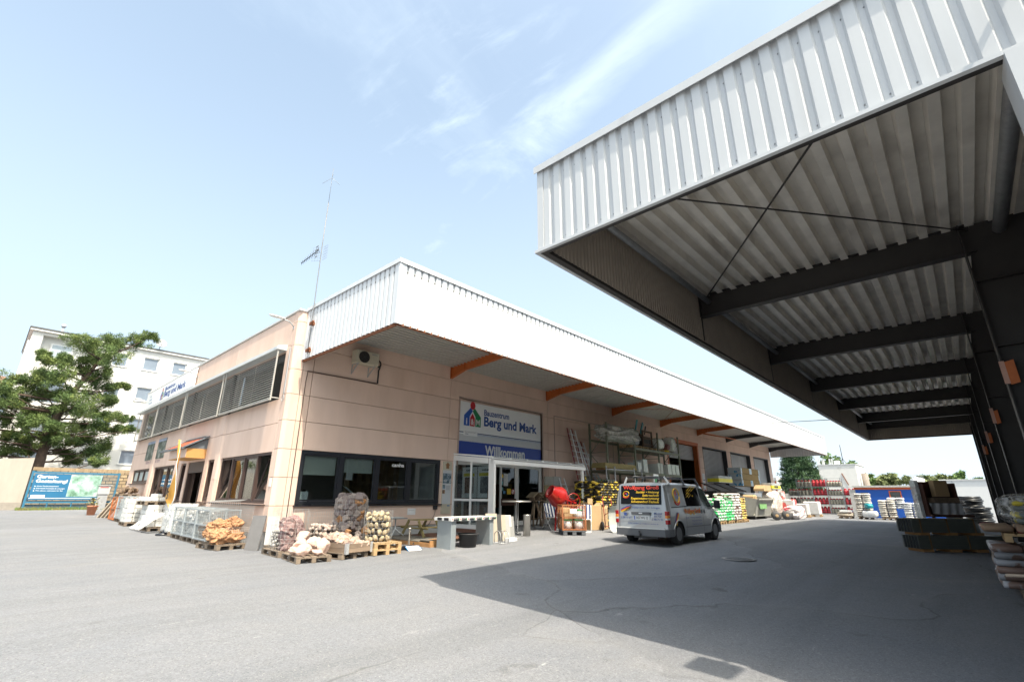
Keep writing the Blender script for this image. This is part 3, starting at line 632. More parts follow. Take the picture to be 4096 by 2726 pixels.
# entrance portal: recessed sign field, jambs
MB().box(12.98, 13.04, YW-.03, YW+.12, .3, 5.51).box(18.48, 18.54, YW-.03, YW+.12, .3, 5.51).box(12.98, 18.54, YW-.03, YW+.12, 5.45, 5.51).build('portal_frame', mat('portal_render', (.45, .33, .28), .85), B)
MB().box(13.04, 18.48, YW+.10, YW+.3, 3.06, 5.45).build('portal_infill', M_PINK, B)
MB().box(19.45, 19.5, YW-.02, YW-.001, .3, 5.5).box(25.1, 25.15, YW-.02, YW-.001, .3, 5.5).box(19.5, 25.1, YW-.02, YW-.001, 5.45, 5.5).build('blind_gate_trim', mat('portal_render', (.45, .33, .28)), B)
# ================================================================== SIGNS AND FITTINGS ON THE BUILDING
M_SIGNW = mat('sign_white', (.84, .85, .85), .35, var=.02); M_BLUE = mat('sign_blue', (.012, .045, .30), .35, var=.03)
M_NAVY = mat('sign_navy', (.015, .03, .12), .4, var=.02); M_TXTB = mat('sign_text_blue', (.02, .075, .30), .4, var=.02)
M_RED = mat('logo_red', (.50, .02, .03), .4, var=0); M_GRN = mat('logo_green', (.01, .22, .08), .4, var=0); M_LBLUE = mat('logo_blue', (.02, .10, .45), .4, var=0); M_LW = mat('logo_white', (.8, .8, .8), .5, var=0); M_SILV = mat('silver_text', (.62, .63, .63), .4, var=.03)
def logo(parent, o, r, s):
    """house logo: blue and green houses, red house and head; s = width"""
    def P(pts, m, d, nm):
        mb = MB(); fpoly(mb, [(a*s, b*s) for a, b in pts], o, r, d=d); mb.build(nm, m, parent)
    P([(0, 0), (.33, 0), (.33, .42), (.50, .66), (.38, .80), (0, .44)], M_LBLUE, .001, 'logo_blue_house')
    P([(.67, 0), (1, 0), (1, .44), (.62, .80), (.50, .66), (.67, .42)], M_GRN, .001, 'logo_green_house')
    P([(.36, 0), (.64, 0), (.64, .36), (.50, .56), (.36, .36)], M_RED, .0015, 'logo_red_house')
    P([(.5+.15*math.cos(k*math.pi/10), .90+.18*math.sin(k*math.pi/10)) for k in range(20)], M_RED, .002, 'logo_head')
    for ch, a, w in (('i', .12, .07), ('&', .41, .18), ('M', .72, .22)):
        oo = Vector(o)+Vector(r)*(a*s)+Vector((0, 0, .06*s))+Vector(r).cross(Vector((0, 0, 1)))*.004
        text(ch, parent, M_LW, oo, r, w=w*s, h=.26*s, bold=.02, name='logo_letter')
S = thing('shop_sign', 'large white and blue shop sign reading Berg und Mark above the entrance', 'sign', (15.76, YW+.08, 3.1))
y = YW+.06
MB().box(13.08, 18.44, y, y+.03, 3.70, 5.36).build('white_board', M_SIGNW, S)
MB().box(13.08, 18.44, y, y+.03, 3.08, 3.697).build('blue_board', M_BLUE, S)
MB().box(13.085, 18.435, y-.003, y-.001, 4.045, 4.085).build('navy_stripe', M_NAVY, S)
MB().box(14.15, 18.435, y-.003, y-.001, 3.995, 4.03).build('pale_stripe', mat('sign_pale_blue', (.30, .36, .48), .4, var=0), S)
MB().box(13.085, 18.435, y-.002, y-.001, 3.70, 3.99).build('grey_band', mat('sign_grey', (.55, .56, .57), .4, var=.02), S)
MB().box(13.34, 14.14, y-.008, y-.003, 3.94, 4.15).build('label_plate', M_LW, S)
text('EUROBAUSTOFF', S, mat('print_grey', (.25, .26, .28), .7, var=0), (13.42, y-.010, 4.06), (1, 0, 0), w=.62, h=.05)
for k in range(4): MB().box(13.44+k*.045, 13.47+k*.045, y-.010, y-.0085, 3.99, 4.02).build('label_dot', M_NAVY, S)
logo(S, (13.34, y-.003, 4.35), (1, 0, 0), .98)
text('Bauzentrum', S, M_TXTB, (14.52, y-.003, 4.89), (1, 0, 0), w=1.62, h=.27, bold=.026)
text('Berg und Mark', S, M_TXTB, (14.52, y-.003, 4.30), (1, 0, 0), w=3.62, h=.56, bold=.034)
text('Willkommen', S, M_SILV, (14.62, y-.003, 3.17), (1, 0, 0), w=2.62, h=.44, bold=.035)
# sign on the roof edge of the left facade
S2 = thing('roof_sign', 'long white roof sign reading Berg und Mark above the blinds', 'sign', (XW, 30.5, 6.2))
x = XW-.10
MB().box(x, x+.05, 25.7, 35.4, 6.27, 7.22).build('white_board', M_SIGNW, S2)
logo(S2, (x-.003, 32.0, 6.42), (0, -1, 0), .62)
text('Bauzentrum', S2, M_TXTB, (x-.003, 31.25, 6.86), (0, -1, 0), w=2.0, h=.22, bold=.03)
text('Berg und Mark', S2, M_TXTB, (x-.003, 31.25, 6.40), (0, -1, 0), w=4.1, h=.44, bold=.036)
for k, s in enumerate(('Holz', 'Baustoffe', 'Brennstoffe')): text(s, S2, mat('sign_mid_blue', (.10, .22, .42), .5, var=0), (x-.003, 34.6, 6.90-.2*k), (0, -1, 0), cap=.12, bold=.01)
MB().box(x-.003, x-.001, 25.75, 34.2, 6.31, 6.33).build('navy_stripe', M_NAVY, S2)
# photo panel and slogan on the left facade
PP = thing('photo_panel', 'wall panel with group photograph on the pink facade left of the porch', 'sign', (XW, 30.7, 3.2))
def photo_mat(name, c1, c2, c3, sc=3.0, seed=0.0):
    m = bpy.data.materials.new(name); m.use_nodes = True; t = m.node_tree; L = t.links; b = t.nodes['Principled BSDF']; b.inputs['Roughness'].default_value = .45
    co = nd(t, 'ShaderNodeTexCoord'); mp = nd(t, 'ShaderNodeMapping'); mp.inputs['Location'].default_value = (seed, seed*2, seed*.5); L.new(co.outputs['Object'], mp.inputs[0])
    n = nd(t, 'ShaderNodeTexNoise'); n.inputs['Scale'].default_value = sc; n.inputs['Detail'].default_value = 6; n.inputs['Roughness'].default_value = .7; L.new(mp.outputs[0], n.inputs['Vector'])
    r = nd(t, 'ShaderNodeValToRGB'); e = r.color_ramp.elements; e[0].position = .36; e[0].color = (*c1, 1); e[1].position = .66; e[1].color = (*c3, 1); k = e.new(.5); k.color = (*c2, 1); L.new(n.outputs[0], r.inputs[0])
    L.new(r.outputs[0], b.inputs['Base Color']); return m
MB().box(XW-.02, XW-.001, 28.75, 32.6, 3.20, 4.18).build('photo_board', photo_mat('group_photo', (.03, .035, .04), (.10, .13, .10), (.42, .42, .40), 2.6), PP)
MB().box(XW-.024, XW-.021, 28.76, 32.59, 4.04, 4.17).build('caption_band', mat('sign_pale_blue', (.30, .36, .48)), PP)
for k, s in enumerate(('Fachhandel', 'Service', 'Ausstellung')): text(s, PP, M_LW, (XW-.026, 32.3-1.25*k, 4.08), (0, -1, 0), cap=.06)
text('Näher dran, mehr drin!', PP, mat('slogan_mauve', (.30, .20, .24), .7, var=0), (XW-.004, 32.25, 2.98), (0, -1, 0), w=3.0, h=.22, shear=.2)
MB().box(XW-.02, XW-.001, 15.2, 15.33, 1.75, 1.98).build('door_plate', mat('paper', (.75, .75, .75)), None, label='small white plate on the pier beside the near brown window', cat='plate')
# air conditioner
A = thing('air_conditioner', 'beige air conditioner on brackets under the canopy near the corner', 'air conditioner', (8.3, YW-.2, 5.85))
M_BEIGE = mat('beige_casing', (.50, .46, .36), .55, var=.06)
MB().cbox(7.87, 8.77, YW-.44, YW-.12, 5.87, 6.34, .02).build('casing', M_BEIGE, A)
mb = MB(); mb.lathe([(.205, 0), (.205, .012), (.19, .02), (.05, .022), (0.0, .022)], 24, (8.17, YW-.44, 6.10), 'y'); 
fan = MB(); fan.M = Matrix.Translation((8.17, YW-.442, 6.10)) @ Matrix.Rotation(R_(90), 4, 'X'); fan.lathe([(.0, .0), (.205, .0), (.205, .018), (.19, .02), (.0, .02)], 24); fan.build('fan_opening', M_DARK, A)
fg_ = MB()
for k in range(6): fg_.tube([(8.17+.033*(k+1)*math.cos(a*math.pi/10), YW-.468, 6.10+.033*(k+1)*math.sin(a*math.pi/10)) for a in range(20)], .003, 4, closed=True)
for k in range(4): a = k*math.pi/4; fg_.bar((8.17+.2*math.cos(a), YW-.466, 6.1+.2*math.sin(a)), (8.17-.2*math.cos(a), YW-.466, 6.1-.2*math.sin(a)), .006)
fg_.build('fan_guard', M_DKST, A)
mb = MB(); plate(mb, (8.46, YW-.441, 6.24), (1, 0, 0), .22, .03, .003); mb.build('badge', mat('print_grey', (.25, .26, .28)), A)
for xx in (7.98, 8.62):
    MB().bar((xx, YW-.46, 5.86), (xx, YW, 5.86), .04, .02).bar((xx, YW-.01, 5.88), (xx, YW-.01, 5.52), .04, .02).bar((xx, YW-.42, 5.85), (xx, YW-.02, 5.55), .025).build('bracket', mat('galvanised', (.42, .43, .44), .5, metal=.4), A)
hp = [(8.77, YW-.3, 6.0)]+[(8.86+.10*math.sin(a), YW-.25, 6.02-.12*math.cos(a)) for a in np.linspace(0, 5.2, 12)]+[(9.03, YW-.1, 5.95), (9.03, YW-.03, 5.85), (9.03, YW-.03, 5.38)]
MB().tube(hp, .028, 8).build('hose', mat('black_rubber', (.02, .02, .02), .6), A)
mb = MB(); mb.bar((9.03, YW-.02, 5.36), (6.46, YW-.02, 5.33), .05, .03); mb.tube([(6.46, YW-.025, 5.33), (6.44, YW-.025, 5.0), (6.45, YW-.03, .45)], .012, 6); mb.build('cable_duct', mat('brown_duct', (.10, .065, .05), .6), A)
# antenna mast with grid reflector and yagi
AN = thing('antenna_mast', 'tall thin aerial mast with grid and yagi antennas on the canopy end', 'antenna', (6.14, 14.45, 5.6))
M_GALV = MATS['galvanised']; M_MAST = mat('mast_grey', (.20, .205, .21), .5, metal=.3)
MB().tube([(6.12, 14.42, 5.72), (6.12, 14.44, 7.3), (6.12, 14.5, 9.6), (6.13, 14.52, 11.3)], .016, 8).tube([(6.13, 14.52, 11.3), (6.13, 14.53, 12.75)], .007, 6).build('mast', M_MAST, AN)
mb = MB()
for a in range(3): q = a*2.1; mb.tube([(6.13, 14.53, 12.35), (6.13+.30*math.cos(q), 14.53+.45*math.sin(q), 12.22)], .006, 5)
mb.build('radial', M_GALV, AN)
for z in (5.85, 6.75): MB().box(6.08, 6.20, 14.36, 14.52, z-.05, z+.05).bar((6.10, 14.44, z), (6.10, 14.25, z+.04), .05).build('clamp', M_RUST, AN)
mb = MB(); p0, p1 = Vector((6.05, 14.55, 9.42)), Vector((5.78, 15.15, 9.02)); mb.tube([p0, p1], .014, 6)
for k in range(12):
    q = p0.lerp(p1, k/11); s = .085-.003*k; mb.tube([q+Vector((-s*.5, -s*.25, s)), q+Vector((s*.5, s*.25, -s))], .007, 4)
mb.build('yagi_antenna', mat('black_metal', (.02, .02, .022), .4), AN)
mb = MB(); c = Vector((6.2, 14.6, 9.35)); u = Vector((.35, -.94, 0)); w = Vector((0, 0, 1))
for s in (-1, 1):
    for k in range(6): mb.bar(c+u*(.05*s)+w*(-.25+.1*k), c+u*(.32*s)+Vector((-.08, 0, 0))+w*(-.25+.1*k), .004)
    for k in range(4): mb.bar(c+u*((.05+.09*k)*s)+Vector((-.025*k, 0, -.26)), c+u*((.05+.09*k)*s)+Vector((-.025*k, 0, .26)), .004)
for k in range(4): mb.box(c.x-.2, c.x-.18, c.y-.08, c.y+.08, c.z-.2+.13*k, c.z-.18+.13*k)
mb.build('grid_reflector', M_MAST, AN)
# street-lamp style wall lights
def wall_lamp(y, z, label):
    t = thing('wall_lamp', label, 'lamp', (XW, y, z), group='arm lamps on the left facade'); t.scale = (.68, .68, .68); WM[t] = WM[t] @ Matrix.Scale(.68, 4)
    MB().tube([(0, 0, 0), (-.12, 0, .12), (-.25, 0, .22), (-.55, 0, .26)], .028, 8).build('arm', M_GALV, t, False)
    h = MB(); h.grid(lambda u, v: (-.5-.72*u, (.02+.11*math.sin(math.pi*min(1, .25+u*.7)))*math.cos(math.pi*v), .27+.03*u+.07*math.sin(math.pi*v)*(1-.3*u)), 8, 8)
    h.build('lamp_head', mat('lamp_grey', (.62, .63, .62), .4), t, False)
    b = MB(); b.grid(lambda u, v: (-.55-.62*u, (-.10+.20*v)*(.6+.4*math.sin(math.pi*u)), .262-.05*math.sin(math.pi*u)*math.sin(math.pi*v)), 6, 4); b.build('diffuser', mat('lamp_diffuser', (.75, .76, .74), .2), t, False)
    MB().box(-.02, .0, -.06, .06, -.1, .06).build('base_plate', M_GALV, t, False); return t
wall_lamp(15.35, 6.80, 'grey arm lamp on the facade beside the corner pier'); wall_lamp(25.62, 6.75, 'grey arm lamp at the right end of the roof sign'); wall_lamp(35.6, 6.72, 'grey arm lamp at the far left end of the roof sign')
# alarm box + flex
MB().box(XW-.14, XW-.002, 35.45, 35.65, 6.35, 6.62).build('alarm_box', mat('alarm_white', (.75, .74, .72), .5), None, label='white alarm box at far left end of the facade', cat='alarm box')
C_ = MB(); C_.bar((XW-.03, 15.28, 6.05), (XW-.03, 15.25, 4.55), .05, .03); C_.tube([(XW-.03, 15.25, 4.56)]+[(XW-.04, 15.25+.08*math.sin(a), 4.40-.10*math.cos(a)) for a in np.linspace(-1, 5.5, 12)], .008, 5)
C_.build('cable_conduit', M_GALV, None, label='grey cable conduit with a coiled loop on the corner pier', cat='conduit')
# feather flag
FL = thing('feather_flag', 'orange feather flag with black writing in front of the brown entrance door', 'flag', (4.97, 21.5, gh(5, 21.5)))
M_FLAG = mat('orange_flag_cloth', (.62, .32, .06), .8, var=.08, scale=3)
FZ = [1.03, 1.34, 1.75, 2.3, 2.9, 3.52]; FR_ = [21.45, 21.28, 21.40, 21.42, 21.72, 22.15]; FL_ = [21.55, 22.30, 22.22, 21.95, 21.97, 22.18]
def fl_pt(u, v):
    z = FZ[0]+(FZ[-1]-FZ[0])*v; r_, l_ = float(np.interp(z, FZ, FR_)), float(np.interp(z, FZ, FL_))
    return (4.97+.05*math.sin(v*8+u*4)+.04*u, r_+(l_-r_)*u, z)
MB().grid(fl_pt, 8, 30).build('cloth', M_FLAG, FL)
MB().tube([tuple(Vector(fl_pt(0, v))+Vector((0, -.015, 0))) for v in np.linspace(0.03, 1, 14)], [.014-.009*v for v in np.linspace(0, 1, 14)], 6).tube([(4.97, 21.5, .15), tuple(Vector(fl_pt(0, .03))+Vector((0, -.015, 0)))], .016, 6).build('pole', mat('flag_pole_white', (.7, .7, .68), .4), FL)
MB().lathe([(.0, 0), (.24, 0), (.24, .05), (.05, .09), (.02, .2)], 14, (4.97, 21.5, gh(5, 21.5))).build('foot', M_BLACKF, FL)
for s, v, h in (('S', .12, .30), ('i', .22, .17), ('w', .31, .16), ('o', .39, .15), ('l', .47, .15), ('l', .53, .15)):
    q = fl_pt(.5, v); text(s, FL, mat('flag_black', (.03, .025, .02), .7, var=0), (q[0]-.10, q[1]+h*.42, q[2]), (0, -1, 0), h=h, w=h*.85, bold=.03)
# ================================================================== LEAN-TO WITH GLASS SIDE, DOORS
LT = thing('glass_lean_to', 'white framed glass lean-to with glazed side wall in front of the shop entrance', 'porch', (15.8, 13.9, .3))
x = 12.8; yf, yb = 12.8, 14.985
def zt(y): return 2.86+(y-yf)*(3.08-2.86)/(yb-yf)
mb = MB(); w = .07
for (y0, y1) in ((yf-.02, yf+.16), (yb-.10, yb), (13.90, 13.97)): mb.prism([(y0, .36), (y1, .36), (y1, zt(y1)), (y0, zt(y0))], x, x+w, 'x')
for (za, zb) in ((.36, .50), (1.34, 1.42)): mb.prism([(yf+.20, za), (13.90, za), (13.90, zb), (yf+.20, zb)], x+.002, x+w-.002, 'x').prism([(13.97, za), (yb-.10, za), (yb-.10, zb), (13.97, zb)], x+.002, x+w-.002, 'x')
mb.prism([(yf+.20, zt(yf+.2)-.20), (yb-.10, zt(yb-.1)-.20), (yb-.10, zt(yb-.1)), (yf+.20, zt(yf+.2))], x-.01, x+w+.01, 'x'); mb.build('side_frame', M_WHITEF, LT)
for (a, b) in ((yf+.21, 13.895), (13.975, yb-.105)):
    for (c, d) in ((.505, 1.335), (1.425, 2.68)): MB().box(x+.03, x+.038, a, b, c, d).build('pane', M_GLASS, LT)
MB().box(x-.02, x+.4, yf-.02, yb, .20, .355).build('brick_step', mat('red_brown_step', (.17, .085, .06), .85, var=.2, scale=8), LT)
mb = MB(); mb.prism([(yf-.13, 2.66), (yf+.02, 2.66), (yf+.02, 2.84), (yf-.13, 2.80)], x+.0, 18.75, 'x'); mb.box(x+.001, 18.749, yf-.10, yf-.0, 2.845, 2.87); mb.build('gutter_beam', M_WHITEF, LT)
MB().box(x+.0, x+.10, yf-.12, yf-.03, .1, 2.655).build('post', M_WHITEF, LT); MB().box(18.50, 18.60, yf-.11, yf-.01, .2, 2.655).build('post', M_WHITEF, LT)
n = 6; st = (18.74-x)/n
for k in range(n+1):
    xx = x+.02+k*st*.995; MB().prism([(yf-.04, 2.875), (yb-.0, 3.10), (yb-.0, 3.16), (yf-.04, 2.935)], xx-.03, xx+.03, 'x').build('glazing_bar', M_WHITEF, LT)
for k in range(n):
    xx = x+.02+k*st*.995; MB().prism([(yf-.03, 2.90), (yb-.0, 3.125), (yb-.0, 3.133), (yf-.03, 2.908)], xx+.035, xx+st*.995-.035, 'x').build('roof_pane', M_GLASS, LT)
# sliding doors in the portal
DR = thing('entrance_door', 'white framed glass sliding doors under the large blue shop sign', 'door', (16.8, YW+.1, .3))
mb = MB(); y = YW+.06
for a, b in ((13.04, 13.12), (14.9, 14.98), (15.62, 15.70), (16.58, 16.82), (18.28, 18.48)): mb.box(a, b, y, y+.08, .30, 3.06)
for a, b in ((13.12, 14.9), (14.98, 15.62), (15.70, 16.58), (16.82, 18.28)): mb.box(a, b, y+.001, y+.079, .30, .48).box(a, b, y+.001, y+.079, 2.74, 3.06)
mb.build('door_frame', M_WHITEF, DR)
for a, b in ((13.12, 14.9), (15.70, 16.58), (16.82, 18.28)): MB().box(a, b, y+.036, y+.044, .48, 2.74).build('pane', M_GLASSD, DR)
MB().box(15.66, 16.62, y-.02, y-.005, 1.13, 1.42).build('crash_board', mat('dark_brown_board', (.06, .025, .02), .6), DR)
for (xx, zz, w, h, m, nm) in ((15.86, 1.95, .27, .52, mat('poster_pale', (.62, .64, .64), .6, var=.3, scale=30), 'poster'), (16.08, 1.60, .25, .24, mat('sticker_yellow', (.72, .48, .03), .5, var=.15, scale=20), 'sticker'), (15.74, 2.3, .09, .14, MATS['sticker_yellow'], 'sticker'), (15.73, 1.98, .09, .16, mat('sticker_teal', (.12, .30, .32), .5), 'sticker'), (15.73, 1.75, .1, .14, MATS['sticker_teal'], 'sticker'), (15.83, 1.62, .14, .12, mat('sticker_blue', (.08, .22, .40), .5), 'sticker')):
    MB().box(xx, xx+w, y+.028, y+.034, zz, zz+h).build(nm, m, DR)
mb = MB(); mb.M = Matrix.Translation((16.47, y+.034, 1.71)) @ Matrix.Rotation(R_(90), 4, 'X'); mb.lathe([(.0, .0), (.11, .0), (.11, .004), (0, .004)], 20); mb.build('sticker', M_LW, DR)
mb = MB(); mb.tube([(16.47+.10*math.cos(a), y+.027, 1.71+.10*math.sin(a)) for a in np.linspace(0, 2*math.pi, 20, endpoint=False)], .012, 4, closed=True); mb.bar((16.40, y+.027, 1.78), (16.54, y+.027, 1.64), .02, .006, up=(0, 1, 0)); mb.build('ban_ring', M_RED, DR)
# goods inside
for (a, b, c, d, zz, m) in ((13.6, 14.6, 17, 17.5, 1.9, (.12, .10, .08)), (16.8, 18.2, 17.5, 18, 2.1, (.18, .06, .03)), (15.2, 16.3, 19, 19.5, 1.8, (.05, .09, .16)), (16.9, 18.1, 16.2, 16.7, 1.0, (.03, .10, .11)), (7.2, 8.9, 16.2, 16.9, 1.02, (.09, .10, .13))):
    MB().box(a, b, c, d, .3, zz).build('display_unit', mat('unit_%d' % int(a*100), m, .7, var=.5, scale=9), None, label={13.6: 'dim brown display unit inside behind the glass side wall', 16.8: 'dim rust coloured shelf inside behind the right door pane', 15.2: 'dim blue display unit deep inside the doorway', 16.9: 'teal display unit just behind the right door pane', 7.2: 'office desk behind the window with blinds'}[a], cat='furniture')
# office shelf with pigeonholes behind the third window light
SH = thing('pigeonhole_shelf', 'wooden pigeonhole shelf seen through the anthracite office window', 'shelf', (10.2, 17.0, .3))
MB().box(9.45, 11.6, 17.30, 17.34, .3, 2.9).build('back_panel', mat('shelf_wood', (.34, .22, .10), .7, var=.15), SH)
for k in range(7): MB().box(9.45+k*.36, 9.475+k*.36, 17.0, 17.3, .3, 2.9).build('upright', MATS['shelf_wood'], SH)
for k in range(7): MB().box(9.475, 11.6, 17.0, 17.29, .45+k*.38, .475+k*.38).build('shelf_board', MATS['shelf_wood'], SH)
for k, (xx, zz, c) in enumerate(((6.85, 1.32, (.75, .80, .84)), (8.3, 2.0, (.60, .58, .58)))):
    MB().box(xx, xx+.24, YW+.16, YW+.165, zz, zz+.30).build('window_notice', mat('notice_%d' % k, c, .6, var=.1, scale=20), None, label=('pale blue card standing in the lower left corner of the office window', 'printed notice hanging inside the second office window light')[k], cat='notice')
DL = thing('desk_lamp', 'white jointed desk lamp behind the second office window light', 'lamp', (8.35, 15.9, 1.0))
MB().tube([(8.30, 15.8, 1.0), (8.30, 15.8, 2.0), (8.72, 15.75, 1.72)], .016, 6).build('arm', M_WHITEF, DL); MB().bar((8.65, 15.75, 1.78), (8.92, 15.72, 1.58), .10, .03).build('head', M_WHITEF, DL)
# narrow info board on the pier left of the lean-to
IB = thing('info_board', 'narrow vertical info board with house photograph left of the glass lean-to', 'sign', (12.5, YW, .86))
MB().box(12.28, 12.72, YW-.03, YW-.004, .86, 2.81).build('board', mat('info_beige', (.50, .46, .36), .6, var=.03), IB)
MB().box(12.285, 12.715, YW-.034, YW-.0305, 1.22, 2.48).build('white_field', mat('info_grey', (.55, .57, .59), .6, var=.02), IB)
MB().box(12.29, 12.71, YW-.037, YW-.0345, 1.98, 2.36).build('house_photo', photo_mat('house_photo', (.03, .05, .03), (.10, .16, .22), (.6, .62, .62), 6, 3), IB)
MB().box(12.29, 12.42, YW-.037, YW-.0345, 1.78, 1.93).build('small_photo', photo_mat('small_photo', (.05, .08, .04), (.2, .3, .4), (.6, .6, .6), 9, 5), IB)
MB().box(12.29, 12.42, YW-.037, YW-.0345, 1.60, 1.74).build('small_photo', photo_mat('small_photo_b', (.08, .03, .02), (.3, .2, .12), (.6, .55, .5), 9, 8), IB)
mb = MB(); fpoly(mb, [(0, 0), (.15, 0), (.15, .13), (.2, .13), (.075, .24), (-.05, .13), (0, .13)], (12.43, YW-.033, 2.54), (1, 0, 0)); mb.build('house_emblem', mat('emblem_brown', (.25, .12, .05), .6), IB)
for k in range(5): MB().box(12.46, 12.46+(.22, .2, .23, .18, .2)[k], YW-.037, YW-.0345, 1.88-.035*k, 1.893-.035*k).build('print_line', MATS['print_grey'], IB)
MB().box(12.56, 12.68, YW-.033, YW-.0305, 1.14, 1.18).build('blue_label', mat('label_blue', (.06, .2, .42), .6), IB)
text('Dr. Haas', IB, MATS['print_grey'], (12.31, YW-.036, 2.42), (1, 0, 0), cap=.035)
_pn = MB().box(10.75, 11.1, YW-.012, YW-.002, .86, 1.08).build('paper_note', mat('paper', (.75, .75, .75)), None, label='laminated white sheet on the wall under the office window', cat='notice')
text('Öffnungszeiten', _pn, MATS['print_grey'], (10.80, YW-.014, 1.0), (1, 0, 0), w=.25, h=.03)
sb = thing('socket_box', 'black socket box with trailing cable at the office window corner', 'socket', (12.0, YW, 1.05))
MB().box(11.9, 12.05, YW-.09, YW-.002, 1.03, 1.17).build('box', M_BLACKF, sb); MB().tube([(11.98, YW-.05, 1.03), (11.95, YW-.06, .85), (11.7, YW-.1, .55), (11.45, YW-.2, .4)], .008, 5).build('cable', M_BLACKF, sb)
# poster stand behind the lean-to side glass
for k, (y0, y1, nm) in enumerate(((13.92, 14.75, 'white poster stand with brick photograph behind the left glass bay'), (13.05, 13.86, 'white poster stand with dark sample photograph behind the right glass bay'))):
    t = thing('poster_stand', nm, 'poster', (x+.35, (y0+y1)/2, .4)); X = x+.30
    MB().box(X, X+.03, y0, y1, 1.45, 2.60).build('board', M_LW, t); MB().box(X, X+.03, y0, y1, .55, 1.40).build('lower_board', mat('info_grey', (.55, .57, .59)), t)
    MB().box(X-.004, X-.001, y0+.12, y1-.08, 2.25, 2.37).build('yellow_band', mat('weber_yellow', (.70, .58, .02), .6, var=.02), t)
    MB().box(X-.004, X-.001, y0+.16, y1-.16, 1.62, 2.22).build('photo', photo_mat('brick_photo%d' % k, ((.09, .03, .02), (.05, .05, .055))[k], ((.25, .12, .08), (.10, .10, .11))[k], ((.4, .28, .22), (.3, .3, .3))[k], 7, k), t)
    MB().box(X-.004, X-.001, y0+.14, y1-.14, .70, 1.30).build('photo', photo_mat('floor_photo%d' % k, (.08, .07, .07), (.16, .13, .13), (.3, .28, .27), 5, k+4), t)
    text('weber', t, M_BLACKF, (X-.004, y1-.22, 2.44), (0, -1, 0), w=.42, h=.09, bold=.03)

# seated office worker behind the first window light
PE = thing('person', 'person in a dark shirt sitting at the desk behind the office window', 'person', (7.75, 16.95, .3))
def skin_mesh(name, m, pts, edges, sub=2):
    me = bpy.data.meshes.new(name); me.from_pydata([p[0] for p in pts], edges, []); o = bpy.data.objects.new(name, me); COL.objects.link(o)
    md = o.modifiers.new('s', 'SKIN'); sv = me.skin_vertices[0].data
    for i, p in enumerate(pts): sv[i].radius = p[1] if isinstance(p[1], tuple) else (p[1], p[1]); sv[i].use_root = (i == 0)
    o.modifiers.new('d', 'SUBSURF').levels = sub; dg = bpy.context.evaluated_depsgraph_get(); dg.update(); r = bpy.data.meshes.new_from_object(o.evaluated_get(dg)); COL.objects.unlink(o); bpy.data.objects.remove(o)
    r.materials.clear(); r.materials.append(m); r.polygons.foreach_set('use_smooth', [True]*len(r.polygons)); return r
px, py, pz = 7.72, 16.95, .78
M_SHIRT = mat('dark_shirt', (.025, .028, .035), .9); M_SKIN = mat('skin', (.42, .25, .18), .6, var=.04)
tor = [((px, py, pz), (.17, .13)), ((px, py-.03, pz+.25), (.16, .12)), ((px, py-.06, pz+.48), (.19, .11)), ((px, py-.07, pz+.60), .06), ((px+.20, py-.06, pz+.53), .065), ((px+.30, py-.18, pz+.30), .055), ((px+.18, py-.45, pz+.22), .045), ((px-.20, py-.06, pz+.53), .065), ((px-.30, py-.18, pz+.30), .055), ((px-.14, py-.45, pz+.22), .045), ((px+.11, py-.40, pz-.02), .09), ((px+.12, py-.45, pz-.44), .06), ((px-.11, py-.40, pz-.02), .09), ((px-.12, py-.45, pz-.44), .06)]
obj('body', skin_mesh('body', M_SHIRT, tor, [(0, 1), (1, 2), (2, 3), (2, 4), (4, 5), (5, 6), (2, 7), (7, 8), (8, 9), (0, 10), (10, 11), (0, 12), (12, 13)]), PE)
hd = MB(); hd.M = TR(px+.02, py-.10, pz+.78, R_(25)); hd.grid(lambda u, v: (.078*math.sin(math.pi*v)**.8*math.cos(2*math.pi*u), (.098-.012*v)*math.sin(math.pi*v)**.8*math.sin(2*math.pi*u)-(.022 if abs(u-.75) < .04 and .42 < v < .55 else 0), .125*math.cos(math.pi*v)), 24, 16); hd.build('head', M_SKIN, PE)
hr = MB(); hr.M = hd.M; hr.grid(lambda u, v: (.084*math.sin(math.pi*v*.5)**.8*math.cos(2*math.pi*u), .104*math.sin(math.pi*v*.5)**.8*math.sin(2*math.pi*u)+.008, .132*math.cos(math.pi*v*.5)), 20, 8); hr.build('hair', mat('short_hair', (.03, .022, .018), .8), PE)
for s_ in (-1, 1):
    hx = px+(.18 if s_ > 0 else -.14); hm = [((hx, py-.46, pz+.22), .034), ((hx, py-.53, pz+.20), (.04, .02))]; ed = [(0, 1)]
    for q in range(4): hm += [((hx-.03+.02*q, py-.575, pz+.20), .011), ((hx-.032+.021*q, py-.61-.01*(q in (1, 2)), pz+.185), .009)]; ed += [(1, 2+2*q), (2+2*q, 3+2*q)]
    hm += [((hx-s_*.045, py-.54, pz+.20), .012), ((hx-s_*.06, py-.57, pz+.195), .010)]; ed += [(0, 10), (10, 11)]; obj('hand', skin_mesh('hand', M_SKIN, hm, ed, 1), PE)
CHR = thing('office_chair', 'dark office chair under the seated person behind the window', 'chair', (px, py, .3)); MB().cbox(px-.24, px+.24, py-.35, py+.15, .62, .70, .03).build('seat', M_BLACKF, CHR); MB().cbox(px-.22, px+.22, py+.16, py+.21, .78, 1.25, .02).build('backrest', M_BLACKF, CHR); MB().tube([(px, py-.1, .30), (px, py-.1, .62)], .03, 8).bar((px, py+.14, .68), (px, py+.2, .85), .05, .03).bar((px-.28, py-.1, .33), (px+.28, py-.1, .33), .05).bar((px, py-.38, .331), (px, py+.18, .331), .05).build('pedestal', M_BLACKF, CHR)
PL = thing('window_plant', 'small green plant behind the left edge of the office window', 'plant', (7.0, 15.5, 1.05)); mb = MB()
